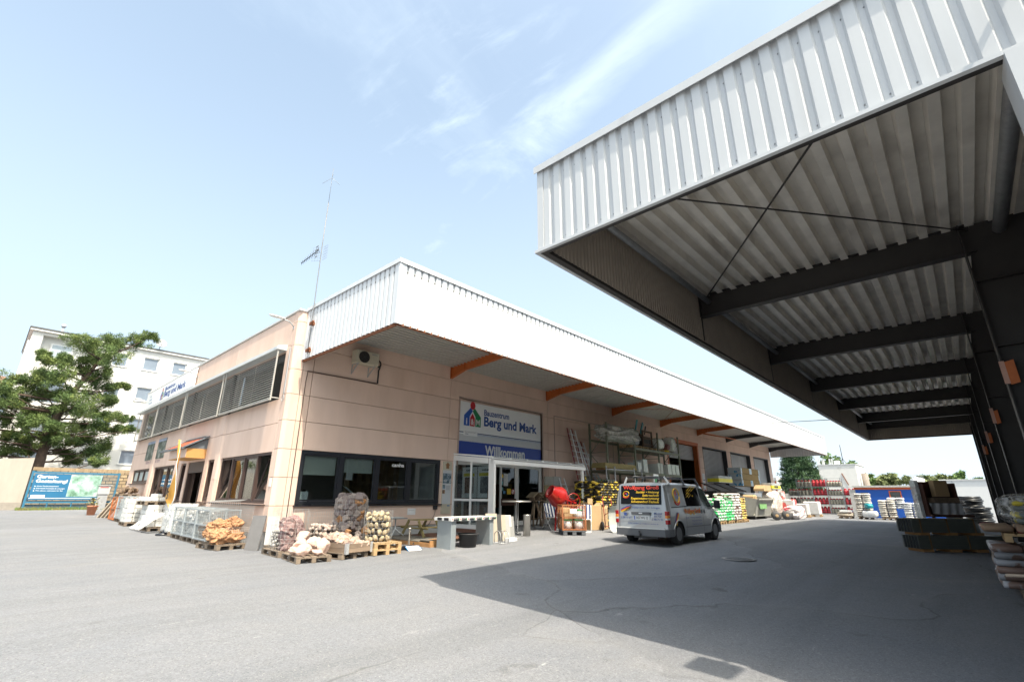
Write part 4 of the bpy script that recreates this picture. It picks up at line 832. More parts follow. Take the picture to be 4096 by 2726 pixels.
for k in range(26): a = random.uniform(0, 6.28); h_ = random.uniform(.2, .42); mb.poly([(7.05, 15.5, 1.15), (7.05+.10*math.cos(a), 15.5+.10*math.sin(a), 1.15+h_*.6), (7.05+.2*math.cos(a), 15.5+.2*math.sin(a), 1.15+h_), (7.05+.08*math.cos(a+.25), 15.5+.08*math.sin(a+.25), 1.15+h_*.55)])
mb.build('leaves', mat('house_plant', (.07, .20, .03), .5), PL); MB().lathe([(0, 0), (.07, 0), (.09, .15), (0, .15)], 12, (7.05, 15.5, 1.02)).build('pot', M_WHITEF, PL); MB().box(6.75, 12.2, 15.35, 15.75, .98, 1.02).build('window_board', M_INT, PL)
# ================================================================== RIGHT LOADING CANOPY
RC = thing('loading_canopy', 'large grey steel loading canopy with white ribbed fascia over the right side', 'canopy', (12, -1, 0))
XN, YF, XF, ZB2, ZT2 = 5.315, 4.33, 40.4, 5.29, 6.86
M_FASC = mat('fascia_sheet_white', (.53, .545, .56), .45, var=.05, scale=2.0, spec=.4, stretch=(1, 1, .12), rgb2=(.47, .478, .485), thr=(.55, .8, 2.5))
M_BACK = mat('fascia_back', (.34, .29, .245), .55, var=.12, scale=2)
M_STEEL = mat('dark_brown_steel', (.030, .027, .026), .55, var=.15, scale=3)
M_DECK2 = mat('zinc_roof_deck', (.80, .76, .69), .45, metal=.1, var=.10, scale=2.2, rgb2=(.58, .54, .48), thr=(.5, .75, .9))
pt2 = .2135
def sheets(axis, a, b, plane, sg, m, back):
    t = a
    while t < b-.02:
        e = min(t+pt2*4, b); corr_sheet('fascia_sheet', m, RC, axis, t, e, plane-sg*.042, sg, ZB2+.02, ZT2, pt2, .042, top=.52, side=.12)
        t = e
sheets('y', -9.0, YF-.10, XN, -1, M_FASC, None)
sheets('x', XN+.05, XF, YF, 1, M_FASC, None)
sheets('y', -9.0, YF-.02, XF, 1, M_FASC, None)
# screws along the near fascia
for row, z in enumerate((6.62, 5.42)):
    for k in range(22):
        yy = 4.05-k*pt2-.03; mb = MB(); mb.lathe([(0, 0), (.013, 0), (.013, .006), (.006, .012), (0, .012)], 8, (0, 0, 0)); 
        if row == 0 and k == 0: scm = mb.mesh('screw', mat('screw_zinc', (.25, .26, .27), .4, metal=.6))
        obj('screw', scm, RC, True, M=TR(XN-.001+.042, yy, z, 0, 0, R_(-90)))
# back sheets (inner lining, dark) a little inside
def lining(axis, a, b, plane, sg):
    t = a
    while t < b-.02:
        e = min(t+1.2, b); corr_sheet('lining_sheet', M_BACK, RC, axis, t, e, plane, sg, ZB2+.03, ZT2-.05, .11, .02); t = e
lining('x', XN+.12, XF-.1, YF-.13, -1); lining('y', -9, YF-.15, XF-.12, -1); lining('y', -9, YF-.15, XN+.10, 1)
mb = MB(); mb.box(XN-.05, XN+.14, -9, YF+.05, ZT2+.001, ZT2+.05).box(XN+.14, XF+.05, YF-.14, YF+.05, ZT2+.001, ZT2+.05).box(XF-.14, XF+.05, -9, YF-.14, ZT2+.001, ZT2+.05); mb.box(XN-.06, XN-.05, -9, YF+.05, ZT2-.08, ZT2+.05); mb.build('top_flashing', M_FASC, RC)
mb = MB(); mb.box(XN-.05, XN+.012, -9, YF+.05, ZB2-.03, ZB2+.018).box(XN+.012, XF+.05, YF-.012, YF+.05, ZB2-.03, ZB2+.018).box(XF-.012, XF+.05, -9, YF-.012, ZB2-.03, ZB2+.018); mb.build('drip_flashing', M_FASC, RC)
mb = MB(); mb.box(XN+.02, XN+.10, -9, YF-.02, ZB2-.02, ZB2+.05).box(XN+.1, XF-.1, YF-.12, YF-.02, ZB2-.02, ZB2+.05).box(XF-.1, XF-.02, -9, YF-.02, ZB2-.02, ZB2+.05); mb.build('bottom_rail', M_STEEL, RC)
MB().box(XN-.012, XN+.03, YF-.11, YF+.012, ZB2+.02, ZT2).build('corner_flashing', M_FASC, RC)
# roof deck, ribs along x, bay by bay
BX = [11.8, 17.9, 24.0, 30.1, 36.2, 40.0]
edges = [XN+.14]+BX[:-1]+[XF-.14]
for i in range(len(edges)-1):
    P = corr_poly(-9, YF-.14, .335, .175, top=.40, side=.09); mb = MB()
    for yy, h in P:
        for xx in (edges[i]+.002, edges[i+1]-.002): mb.v.append((xx, yy, 6.69-h))
    for k in range(len(P)-1): mb.face([2*k, 2*k+1, 2*k+3, 2*k+2])
    mb.build('deck_sheet', M_DECK2, RC)
MB().box(XN+.1, XF-.1, -9, YF-.1, 6.70, 6.78).build('roof_membrane', MATS['roof_felt'], RC)
# steel frames: beam, column with haunch, purlin tubes, braces
for k, X in enumerate(BX):
    mb = MB(); z0, z1 = 5.98, 6.52; w = .11
    mb.box(X-.006, X+.006, -1.05, YF-.16, z0, z1).box(X-w, X+w, -1.05, YF-.16, z0-.018, z0).box(X-w, X+w, -1.05, YF-.16, z1, z1+.018).box(X-w, X+w, YF-.165, YF-.15, z0-.018, 6.60)
    mb.build('beam', M_STEEL, RC)
    MB().box(X-.05, X+.05, YF-.15, YF-.128, ZB2+.05, 6.6).build('hanger', M_STEEL, RC)
    c = MB()
    c.prism([(-.90, -.3), (-1.42, -.3), (-2.4, 5.4), (-2.4, 6.54), (-1.06, 6.54), (-.90, 5.6)], X-.007, X+.007, 'x')
    c.box(X-.15, X+.15, -.90, -.88, -.3, 6.54)
    c.bar((X, -1.43, -.3), (X, -2.41, 5.4), .30, .02, up=(0, 1, 0)).box(X-.15, X+.15, -2.41, -.91, 5.35, 5.37).box(X-.14, X+.14, -1.75, -.91, 4.1, 4.12)
    C = c.build('column', M_STEEL, RC)
    r_ = MB(); r_.box(X-.007, X+.007, -9, -2.41, 5.9, 6.54).box(X-.15, X+.15, -9, -2.41, 5.88, 5.9); r_.build('rafter', M_STEEL, RC)
for i in range(len(edges)-1):
    a, b = edges[i]+.12, edges[i+1]-.12
    MB().tube([(a, YF-.42, 6.30), (b, YF-.42, 6.30)], .065, 12).build('purlin_tube', mat('galvanised_tube', (.30, .31, .32), .5, metal=.45, var=.2, scale=8), RC)
    MB().tube([(a, -1.42, 6.28), (b, -1.42, 6.28)], .10, 14).build('purlin_tube', MATS['galvanised_tube'], RC)
MB().tube([(XN+.4, 3.1, 6.05), (11.7, -1.0, 6.40)], .016, 6).build('brace_rod', M_STEEL, RC)
MB().tube([(XN+.4, -.0, 6.05), (11.7, 4.0, 6.40)], .016, 6).build('brace_rod', M_STEEL, RC)
# white clad end pier at the near side, with hall walls behind
MB().box(XN-.05, XN+.30, -9, -1.04, -.5, ZB2-.034).build('end_wall', M_FASC, RC)
t = -9.0
while t < -1.25:
    e = min(t+pt2*4, -1.16); corr_sheet('wall_sheet', M_FASC, RC, 'y', t, e, XN-.052, -1, -.5, ZB2-.034, pt2, .035, top=.52, side=.12); t = e
MB().box(XN-.095, XN+.31, -1.16, -1.02, -.5, ZB2-.033).build('edge_flashing', M_FASC, RC)
MB().box(XN, XF, -9.2, -9.0, -.5, 6.9).build('rear_wall', M_BACK, RC)
# orange bay number plates on the columns
M_PLATE = mat('orange_plate', (.50, .14, .04), .6, var=.12)
for k, X in enumerate(BX[:4]):
    zz = 3.40
    t = thing('bay_plate', ('orange bay plate on the nearest dark canopy column', 'orange bay plate on the second canopy column', 'orange bay plate on the third canopy column', 'small orange bay plate on the fourth canopy column')[k], 'sign', (X-.16, -.95, zz), group='orange bay plates')
    MB().prism([(-.09, .03), (.03, 0), (.03, .40), (-.09, .43)] if k == 0 else [(-.05, .03), (.03, 0), (.03, .34), (-.05, .37)], -.012, 0, 'x').build('plate', M_PLATE, t, False)
    MB().box(-.012, .0, .031, .10, .02, .42).build('folded_edge', mat('plate_pink', (.52, .30, .24), .6), t, False)
# lamp bracket that throws the small shadow beside the canopy shadow
FLD = thing('flood_light', 'white flood light on an arm in front of the near canopy fascia', 'lamp', (XN, -1.5, 6.3))
MB().tube([(XN, -1.45, 6.35), (XN-.35, -1.45, 6.45)], .03, 8).build('arm', M_GALV, FLD)
MB().cbox(XN-.80, XN-.33, -1.68, -1.22, 6.38, 6.55, .03).build('housing', M_GREYM, FLD)
# ================================================================== MANHOLE COVER
mz = gh(13.6, 4.65)
MH = thing('manhole_cover', 'round cast iron manhole cover in the shaded asphalt', 'manhole cover', (13.6, 4.65, mz))
M_IRON = mat('cast_iron', (.13, .13, .135), .6, metal=.4, var=.25, scale=20)
MB().lathe([(.33, .004), (.41, .004), (.41, .012), (.33, .012)], 32).build('frame', mat('concrete_ring', (.30, .29, .28), .9), MH, False)
mb = MB(); mb.lathe([(0, .003), (.325, .003), (.325, .015), (0, .015)], 32)
for k in range(5):
    for j in range(5):
        if (k-2)**2+(j-2)**2 < 7: mb.box(-.04+.1*(k-2), .04+.1*(k-2), -.04+.1*(j-2), .04+.1*(j-2), .014, .021)
mb.build('cover', M_IRON, MH, False)
# ================================================================== LIBRARY: pallets, stones, bags, cages
M_PWOOD = mat('weathered_pallet_wood', (.20, .155, .115), .85, var=.28, scale=9, rnd=.22, stretch=(1, .25, 1), bump=.2, bscale=40)
M_PWOOD2 = mat('fresh_pallet_wood', (.43, .29, .15), .8, var=.2, scale=9, rnd=.15, stretch=(1, .25, 1))
def make_pallet(m):
    """euro pallet, 0.8 (x) by 1.2 (y); origin at centre of base. open short side faces -y"""
    t = thing('wooden_pallet', 'x', 'pallet')
    bm_ = MB().box(-.05, .05, -.6, .6, 0, .022).mesh('bottom_board', m); st = MB().box(-.4, .4, -.07, .07, .100, .122).mesh('stringer_board', m)
    dk = MB().box(-.065, .065, -.6, .6, .122, .144).mesh('deck_board', m); bk = MB().box(-.05, .05, -.07, .07, .022, .100).mesh('block', m)
    for x in (-.35, 0, .35):
        obj('bottom_board', bm_, t, False, M=TR(x, 0, 0))
        for y in (-.53, 0, .53): obj('block', bk, t, False, M=TR(x, y, 0))
    for y in (-.53, 0, .53): obj('stringer_board', st, t, False, M=TR(0, y, 0))
    for k, x in enumerate((-.335, -.168, 0, .168, .335)): obj('deck_board', dk, t, False, M=TR(x, 0, random.uniform(-.002, .002), R_(random.uniform(-.5, .5))))
    return t
_pal = {}
def pallet(x, y, rz, label, z=None, fresh=False, corner=None, tilt=None):
    """place a pallet; corner: (x,y) is the front-left corner of the short side instead of the centre"""
    if corner: x, y = x+math.cos(rz)*.4-math.sin(rz)*.6, y+math.sin(rz)*.4+math.cos(rz)*.6
    z = gh(x, y) if z is None else z
    k = 'f' if fresh else 'w'
    if k not in _pal: o = _pal[k] = make_pallet(M_PWOOD2 if fresh else M_PWOOD); M = TR(x, y, z, rz); o.matrix_basis = M; WM[o] = M
    else: o = copy_tree(_pal[k], (x, y, z), rz)
    o['label'] = label; o['group'] = 'wooden pallets'; return (x, y, z)
def rock_mesh(seed, sub=2, rough=.25, squash=(1, 1, 1), facet=True, m=None, name='stone', freq=1.3):
    bm = bmesh.new(); bmesh.ops.create_icosphere(bm, subdivisions=sub, radius=1.0); off = Vector((seed*7.13, seed*3.7, seed*1.9))
    rs = random.Random(seed)
    planes = [(Vector((rs.uniform(-1, 1), rs.uniform(-1, 1), rs.uniform(-1, 1))).normalized(), rs.uniform(.62, .92)) for _ in range(9)] if facet else []
    for v in bm.verts:
        d = v.co.normalized(); r = 1+rough*mnoise.noise(d*freq+off)+rough*.45*mnoise.noise(d*freq*2.7+off)
        for n, h in planes:
            c = d.dot(n)
            if c > 1e-3: r = min(r, h/c)
        v.co = Vector((d.x*squash[0], d.y*squash[1], d.z*squash[2]))*r
    me = bpy.data.meshes.new(name); bm.to_mesh(me); bm.free(); me.materials.append(m); return me
def sett_mesh(seed, m, j=.13):
    rs = random.Random(seed); bm = bmesh.new(); bmesh.ops.create_cube(bm, size=2)
    for v in bm.verts: v.co = Vector([c*(1+rs.uniform(-j, j)) for c in v.co])
    bmesh.ops.bevel(bm, geom=bm.edges[:], offset=.16, segments=1, affect='EDGES')
    for v in bm.verts: v.co += Vector((rs.uniform(-.05, .05), rs.uniform(-.05, .05), rs.uniform(-.05, .05)))
    me = bpy.data.meshes.new('stone'); bm.to_mesh(me); bm.free(); me.materials.append(m); return me
M_PORPH = mat('porphyry', (.20, .165, .155), .85, var=.22, scale=2.2, rnd=.38, hue=.03, bump=.25, bscale=9)
M_PORPHO = mat('porphyry_ochre', (.33, .17, .075), .85, var=.25, scale=2, rnd=.15, bump=.25, bscale=9)
M_PINKST = mat('pink_sett', (.40, .29, .235), .88, var=.18, scale=2.2, rnd=.22, bump=.2, bscale=9)
M_LIME = mat('yellow_limestone', (.42, .34, .22), .9, var=.2, scale=2.2, rnd=.16, bump=.25, bscale=7)
M_QUARTZ = mat('rose_quartz', (.56, .42, .36), .6, var=.16, scale=2.0, rnd=.06, bump=.3, bscale=5, rgb2=(.46, .26, .20), thr=(.52, .7, 1.6))
M_LAVA = mat('purple_lava_rock', (.20, .125, .12), .9, var=.4, scale=5, rnd=.2, bump=.6, bscale=12, rgb2=(.33, .27, .25), thr=(.5, .7, 3))
M_ORST = mat('orange_tuff', (.40, .225, .12), .92, var=.3, scale=4, rnd=.1, bump=.8, bscale=9, rgb2=(.30, .13, .06), thr=(.5, .7, 3))
M_PEBW = mat('white_pebble', (.52, .50, .47), .8, var=.15, rnd=.28)
M_GREYST = mat('grey_granite', (.30, .31, .32), .85, var=.3, scale=6, rnd=.2)
M_WBLK = mat('white_stone_block', (.70, .69, .655), .9, var=.14, scale=3.5, rnd=.08, bump=.5, bscale=7, rgb2=(.50, .44, .36), thr=(.62, .8, 1.5))
M_BROWNST = mat('brown_wall_stone', (.21, .15, .105), .9, var=.25, scale=4, rnd=.25, bump=.4, bscale=8)
LIB = {}
def lib(kind):
    if kind in LIB: return LIB[kind]
    if kind == 'porph': L_ = [sett_mesh(i % 6, M_PORPH) for i in range(14)]+[sett_mesh(20, M_PORPHO)]
    elif kind == 'pinksett': L_ = [sett_mesh(40+i, M_PINKST) for i in range(6)]
    elif kind == 'lime': L_ = [rock_mesh(60+i, 2, .2, (1, .8, .62), True, M_LIME) for i in range(6)]
    elif kind == 'peb': L_ = [rock_mesh(80+i, 1, .1, (1, .8, .65), False, M_PEBW) for i in range(4)]
    elif kind == 'pinkpeb': L_ = [rock_mesh(90+i, 1, .15, (1, .85, .75), False, mat('pink_pebble', (.44, .35, .30), .85, var=.15, rnd=.25)) for i in range(4)]
    elif kind == 'grey': L_ = [rock_mesh(100+i, 1, .25, (1, .8, .7), True, mat('pale_rubble', (.45, .45, .44), .9, var=.2, rnd=.3)) for i in range(5)]
    elif kind == 'brown': L_ = [rock_mesh(110+i, 1, .2, (1, .8, .35), True, M_BROWNST) for i in range(5)]
    elif kind == 'wblk': L_ = [sett_mesh(130+i, M_WBLK, .05) for i in range(5)]
    for me in L_:
        if kind in ('peb', 'pinkpeb'): me.polygons.foreach_set('use_smooth', [True]*len(me.polygons))
    LIB[kind] = L_; return L_
def rrot(): return (random.uniform(0, 6.28), random.uniform(0, 6.28), random.uniform(0, 6.28))
def stone(kind, parent, p, s, rot=None, name='stone'):
    a, b, c = rot or rrot(); me = random.choice(lib(kind))
    return obj(name, me, parent, True, M=TR(p[0], p[1], p[2], a, b, c, s))
M_WIRE = mat('galvanised_wire', (.50, .51, .51), .45, metal=.5, var=.1)
def wire_cyl(parent, c, r, z0, z1, nv, nh, cut=None, th=.0017):
    mb = MB()
    for k in range(nv):
        a = 2*math.pi*k/nv; mb.bar((c[0]+r*math.cos(a), c[1]+r*math.sin(a), z0), (c[0]+r*math.cos(a), c[1]+r*math.sin(a), z1), th*2)
    for j in range(nh+1):
        z = z0+(z1-z0)*j/nh; mb.tube([(c[0]+r*math.cos(2*math.pi*k/28), c[1]+r*math.sin(2*math.pi*k/28), z) for k in range(28)], th, 4, closed=True, smooth=False)
    return mb.build('wire_basket', M_WIRE, parent)
def wire_panel(mb, o, u, v, nu, nv, th=.006):
    o, u, v = Vector(o), Vector(u), Vector(v)
    for k in range(nu+1): mb.bar(o+u*(k/nu), o+u*(k/nu)+v, th)
    for k in range(nv+1): mb.bar(o+v*(k/nv), o+v*(k/nv)+u, th)
    return mb
M_CORE = mat('gap_shade_core', (.05, .042, .038), .95)  # filler core painted dark to give the shade in gaps between stones
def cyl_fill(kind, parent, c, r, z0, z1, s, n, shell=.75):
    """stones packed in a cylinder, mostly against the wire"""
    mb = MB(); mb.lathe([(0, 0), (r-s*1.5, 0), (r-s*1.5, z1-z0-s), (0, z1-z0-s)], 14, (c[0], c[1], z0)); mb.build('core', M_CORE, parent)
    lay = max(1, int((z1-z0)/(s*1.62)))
    for j in range(lay):
        z = z0+s+(z1-z0-2*s)*(j/max(1, lay-1)); per = int(2*math.pi*(r-s)/(s*1.85))
        for k in range(per):
            a = 2*math.pi*(k+.5*(j % 2))/per+random.uniform(-.08, .08)
            if math.sin(a) > .55 and math.cos(a) > -.2: continue        # far side is hidden inside
            rr = r-s*1.12; stone(kind, parent, (c[0]+rr*math.cos(a), c[1]+rr*math.sin(a), z+random.uniform(-.02, .02)), s*random.uniform(.88, 1.12))
    for k in range(int((r/s)**2*1.1)):
        a, q = random.uniform(0, 6.28), r*math.sqrt(random.random())*.85
        stone(kind, parent, (c[0]+q*math.cos(a), c[1]+q*math.sin(a), z1+random.uniform(-.3, .55)*s), s*random.uniform(.9, 1.1))
# ------------------------------------------------------------------ stones at the corner
z = pallet(5.36, 11.60, R_(-8), 'weathered pallet at the corner carrying the rose quartz boulders', corner=True)
QZ = [(.13, .16, .17, (1.35, .85, .85)), (.45, .07, .115, (1.4, .8, .7)), (.66, .40, .185, (.95, .75, 1.1)), (.16, .56, .19, (1.15, .85, .9)), (.47, .52, .20, (1.25, .85, .85)), (-.02, .42, .12, (1.0, .9, .8)), (.30, .86, .18, (1.1, .9, .9))]
QL = ['large rose quartz boulder at the front left of the corner pallet', 'flat rose quartz boulder at the front middle of the corner pallet', 'upright rose quartz boulder at the right edge of the corner pallet', 'rose quartz boulder in the middle left of the heap', 'broad rose quartz boulder in the middle right of the heap', 'small rose quartz boulder at the left edge of the corner pallet', 'topmost rose quartz boulder at the back of the heap']
for k, (px, py, s, sq) in enumerate(QZ):
    a = R_(-8); X, Y = 5.36+px*math.cos(a)-py*math.sin(a), 11.60+px*math.sin(a)+py*math.cos(a)
    me = rock_mesh(200+k, 3, .22, sq, True, M_QUARTZ, 'rose_quartz_boulder'); zz = (0.16, .09, .20, .24, .28, .14, .40)[k]
    obj('rose_quartz_boulder', me, None, True, M=TR(X+.08, Y+.05, gh(X, Y)+.13+zz*.85, random.uniform(-.4, .4), random.uniform(-.2, .2), random.uniform(-.2, .2), s), label=QL[k], cat='boulder', group='rose quartz boulders')
pallet(5.50, 12.95, R_(-3), 'grey pallet behind the rose quartz carrying the lava rock basket', corner=True)
pallet(5.72, 14.02, R_(-2), 'grey pallet against the corner pier under the pebble basket', z=gh(6.1, 14.4)) if False else pallet(6.42, 14.32, R_(88), 'grey pallet at the pier foot under the white pebble basket')
G1 = thing('lava_rock_gabion', 'wire basket of purple lava rocks behind the rose quartz', 'gabion', (5.95, 13.3, gh(5.95, 13.3)))
zb = gh(5.95, 13.3)+.145; wire_cyl(G1, (5.92, 13.35), .40, zb, zb+.98, 22, 11)
for k, (px, py, pz, s) in enumerate(((-.15, -.18, .10, .20), (.14, -.2, .12, .2), (-.16, -.14, .34, .24), (.15, -.15, .38, .24), (0, .12, .3, .25), (-.1, -.14, .62, .26), (.18, -.1, .66, .22), (.02, .15, .62, .24), (-.12, .0, .82, .2), (.12, .05, .85, .2), (-.22, -.30, .02, .13))):
    obj('stone', rock_mesh(300+k, 3, .5, (1.2, 1, .75), True, M_LAVA, freq=2.2), G1, True, M=TR(5.92+px, 13.35+py, zb+pz*.74+.04, *rrot(), s*.92))
G2 = thing('pebble_gabion', 'slim wire basket of white pebbles at the pier foot', 'gabion', (6.05, 14.25, gh(6.0, 14.25)))
zb = gh(6, 14.3)+.145; wire_cyl(G2, (6.02, 14.25), .24, zb, zb+1.0, 16, 11); cyl_fill('peb', G2, (6.02, 14.25), .23, zb, zb+.42, .05, 60)
# slab leaning at the pier
SLB = MB(); SLB.M = TR(5.62, 15.02, gh(5.6, 15)+.0, R_(-62), R_(-9)); SLB.box(-.22, .22, -.02, .02, 0, .92); SLB.build('grey_slab', mat('dark_slab', (.17, .165, .165), .7, var=.1), None, label='dark grey stone slab leaning against the corner pier', cat='slab')
SLB = MB(); SLB.M = TR(5.93, 14.93, gh(5.9, 15), R_(-15), R_(-4)); SLB.box(-.02, .30, -.015, .015, 0, .88); SLB.build('pale_slab', mat('pale_slab', (.52, .53, .53), .7, var=.08), None, label='pale slab standing against the foot of the corner pier', cat='slab')
# pebbles pile + pallet with wooden collar full of pink setts
pallet(6.55, 13.35, R_(4), 'dark pallet behind the wooden collar under the pink pebble basket', corner=True)
G3 = thing('pink_pebble_gabion', 'low wire basket of pink pebbles between lava rocks and tall gabion', 'gabion', (7.2, 13.5, gh(7.2, 13.5)))
zb = gh(7.1, 13.5)+.145; wire_cyl(G3, (7.15, 13.75), .55, zb, zb+.86, 30, 8); cyl_fill('pinkpeb', G3, (7.15, 13.75), .54, zb, zb+.48, .065, 80)
pallet(6.42, 11.50, R_(9), 'brown pallet under the wooden collar of pink setts', corner=True)
CB = thing('sett_crate', 'wooden pallet collar filled with pink paving setts', 'crate', (6.8, 12.1, gh(6.8, 12.1)+.145), R_(9))
M_COLL = mat('collar_wood', (.24, .175, .125), .8, var=.3, scale=6, stretch=(.25, .25, 1), rnd=.1)
for (a, b, c, d) in ((-.4, .4, -.6, -.575), (-.4, .4, .575, .6), (-.4, -.375, -.573, .573), (.375, .4, -.573, .573)):
    for zz in (0, .102): MB().box(a, b, c, d, zz+.002, zz+.10).build('collar_board', M_COLL, CB, False)
for sx in (-1, 1):
    for sy in (-1, 1):
        MB().box(min(sx*.33, sx*.405), max(sx*.33, sx*.405), min(sy*.602, sy*.606), max(sy*.602, sy*.606), -.03, .215).box(min(sx*.402, sx*.406), max(sx*.402, sx*.406), min(sy*.53, sy*.605), max(sy*.53, sy*.605), -.03, .215).build('corner_hinge', mat('hinge_zinc', (.55, .56, .57), .4, metal=.5, var=.2, scale=30), CB, False)
W_ = WM[CB]
for k in range(170):
    lx, ly = random.uniform(-.33, .33), random.uniform(-.55, .55); hh = .16+.20*max(0, (ly+.5))*.9*(1-.5*abs(lx))+random.uniform(-.04, .03)
    p = W_ @ Vector((lx, ly, hh)); stone('pinksett' if k % 9 else 'porph', CB, p, random.uniform(.045, .058))
# tall gabion of dark porphyry
pallet(7.05, 13.0, R_(6), 'hidden pallet under the tall gabion of dark setts', corner=True)
G4 = thing('tall_sett_gabion', 'tall wire gabion filled with dark purple setts', 'gabion', (7.62, 13.35, gh(7.6, 13.3)))
zb = gh(7.6, 13.3)+.145; wire_cyl(G4, (7.63, 13.4), .47, zb, zb+1.16, 28, 12); cyl_fill('porph', G4, (7.63, 13.4), .46, zb, zb+1.22, .092, 60)
# dark sett heap in front of it and granite pieces
HP = thing('dark_sett_heap', 'heap of dark setts spilling in front of the tall gabion', 'stone heap', (7.3, 12.85, gh(7.3, 12.8)))
for k in range(70):
    a, q = random.uniform(0, 6.28), math.sqrt(random.random()); X, Y = 7.25+.5*q*math.cos(a), 12.80+.32*q*math.sin(a)
    stone('porph', HP, (X, Y, gh(X, Y)+.30+.42*(1-q)+random.uniform(-.03, .03)), random.uniform(.05, .065))
for k, (X, Y, zz, s, m, lb) in enumerate(((8.2, 13.0, .86, (.26, .17, .15), M_GREYST, 'grey granite block lying high beside the tall gabion'), (8.08, 12.95, .60, (.24, .2, .14), M_GREYST, 'grey granite block under the topmost one'), (8.28, 12.9, .66, (.15, .15, .2), M_GREYST, 'small grey granite block beside the yellow gabion'), (7.82, 12.72, .50, (.2, .18, .18), M_PORPHO, 'rounded ochre boulder between dark setts and yellow gabion'), (8.12, 12.55, .36, (.22, .18, .14), M_BROWNST, 'brown boulder low beside the yellow gabion'))):
    me = rock_mesh(400+k, 3, .18, (1, 1, 1), True, m, 'granite_block'); obj('granite_block' if k < 3 else 'boulder', me, None, True, M=TR(X, Y, gh(X, Y)+zz, random.uniform(-.5, .5), random.uniform(-.2, .2), 0, s), label=lb, cat='stone')
SUPP = MB(); SUPP.cbox(7.75, 8.45, 12.75, 13.35, gh(8, 13)+.0, gh(8, 13)+.5, .03); SUPP.build('stone_support', M_GREYST, None, label='grey stone base under the granite blocks', cat='stone')
# yellow limestone gabion on two pallets
p_ = pallet(7.30, 11.50, R_(-3), 'lower of two stacked pallets under the yellow gabion', corner=True, fresh=True)
pallet(7.32, 11.52, R_(-3), 'upper of two stacked pallets under the yellow gabion', corner=True, fresh=True, z=p_[2]+.146)
G5 = thing('limestone_gabion', 'wire gabion of yellow limestone rubble on two stacked pallets', 'gabion', (p_[0], p_[1], p_[2]+.292))
zb = p_[2]+.292; wire_cyl(G5, (7.71, 12.05), .375, zb, zb+.78, 24, 9); cyl_fill('lime', G5, (7.71, 12.05), .37, zb, zb+.66, .085, 70)
# ------------------------------------------------------------------ orange tuff pallet left of the corner
pallet(4.88, 15.45, R_(9), 'pallet of orange tuff rocks beside the pier', corner=True)
for k, (px, py, pz, s, sq) in enumerate(((.18, .30, .22, .26, (1.2, .9, .8)), (.55, .30, .18, .22, (1.3, .9, .75)), (.32, .65, .44, .28, (1.2, .9, .75)), (.66, .62, .46, .25, (1.0, .9, .95)), (.15, .75, .30, .2, (1, 1, .8)))):
    a = R_(9); X, Y = 4.88+px*math.cos(a)-py*math.sin(a), 15.45+px*math.sin(a)+py*math.cos(a)
    obj('orange_tuff_rock', rock_mesh(500+k, 4, .42, sq, False, M_ORST, freq=2.6), None, True, M=TR(X, Y, gh(X, Y)+.12+pz, random.uniform(-1, 1), 0, 0, s), label=('low orange tuff rock at the left front of its pallet', 'low orange tuff rock at the right front of its pallet', 'big orange tuff rock on top left of its pallet', 'round orange tuff rock on top right of its pallet', 'hidden orange tuff rock at the rear of its pallet')[k], cat='rock', group='orange tuff rocks')
OB = thing('empty_wire_basket', 'bent empty wire basket around the orange tuff rocks', 'wire basket', (5.35, 16.1, gh(5.3, 16)))
zb = gh(5.3, 16)+.145; mb = MB()
wire_panel(mb, (4.95, 15.65, zb), (.85, .13, 0), (0, 0, .42), 15, 7, .005); wire_panel(mb, (5.80, 15.78, zb), (-.1, .75, 0), (0, 0, 1.0), 12, 14, .005); wire_panel(mb, (4.85, 16.35, zb+.55), (.9, .1, 0), (-.1, .1, .55), 16, 8, .005); wire_panel(mb, (4.75, 16.45, zb+1.1), (.9, .1, .03), (.05, -.40, .05), 16, 7, .005); mb.build('wire_mesh', M_WIRE, OB)
# ================================================================== LEFT WALL GOODS
M_GALVP = mat('galvanised_painted', (.42, .46, .48), .45, metal=.35, var=.12)
def make_cage(name, label, loc, rz=0, h=.86, m=None, group=None, sx=.82, sy=1.2, nw=12, mid=True, base=True):
    t = thing(name, label, 'cage', loc, rz, group); m = m or M_GALVP; a, b = sx/2, sy/2
    for x in (-1, 1):
        for y in (-1, 1): MB().box(x*a-.025, x*a+.025, y*b-.025, y*b+.025, 0, h).build('corner_post', m, t, False)
    mb = MB()
    for z in ((.03, h*.5, h-.02) if mid else (.03, h-.02)):
        for y in (-1, 1): mb.box(-a+.026, a-.026, y*b-.015, y*b+.015, z-.018, z+.018)
        for x in (-1, 1): mb.box(x*a-.015, x*a+.015, -b+.026, b-.026, z-.018, z+.018)
    mb.build('rail_frame', m, t, False)
    for y in (-1, 1): wire_panel(MB(), (-a, y*b, .04), (sx, 0, 0), (0, 0, h-.06), nw, 9, .005).build('mesh_panel', m, t, False)
    for x in (-1, 1): wire_panel(MB(), (x*a, -b, .04), (0, sy, 0), (0, 0, h-.06), int(nw*1.5), 9, .005).build('mesh_panel', m, t, False)
    if base: MB().box(-a, a, -b, b, .0, .022).build('floor_plate', m, t, False)
    return t
def fill_box(kind, parent, x0, x1, y0, y1, z0, z1, s, n, top=None):
    """stones along the visible sides and the top of a box-shaped load"""
    for k in range(n):
        f = random.random()
        if f < .36: p = (x0+s*.8, random.uniform(y0+s, y1-s), random.uniform(z0+s, z1))
        elif f < .62: p = (random.uniform(x0+s, x1-s), y0+s*.8, random.uniform(z0+s, z1))
        else: p = (random.uniform(x0+s, x1-s), random.uniform(y0+s, y1-s), z1+random.uniform(-s, s*.6))
        stone(kind, parent, p, s*random.uniform(.8, 1.2))
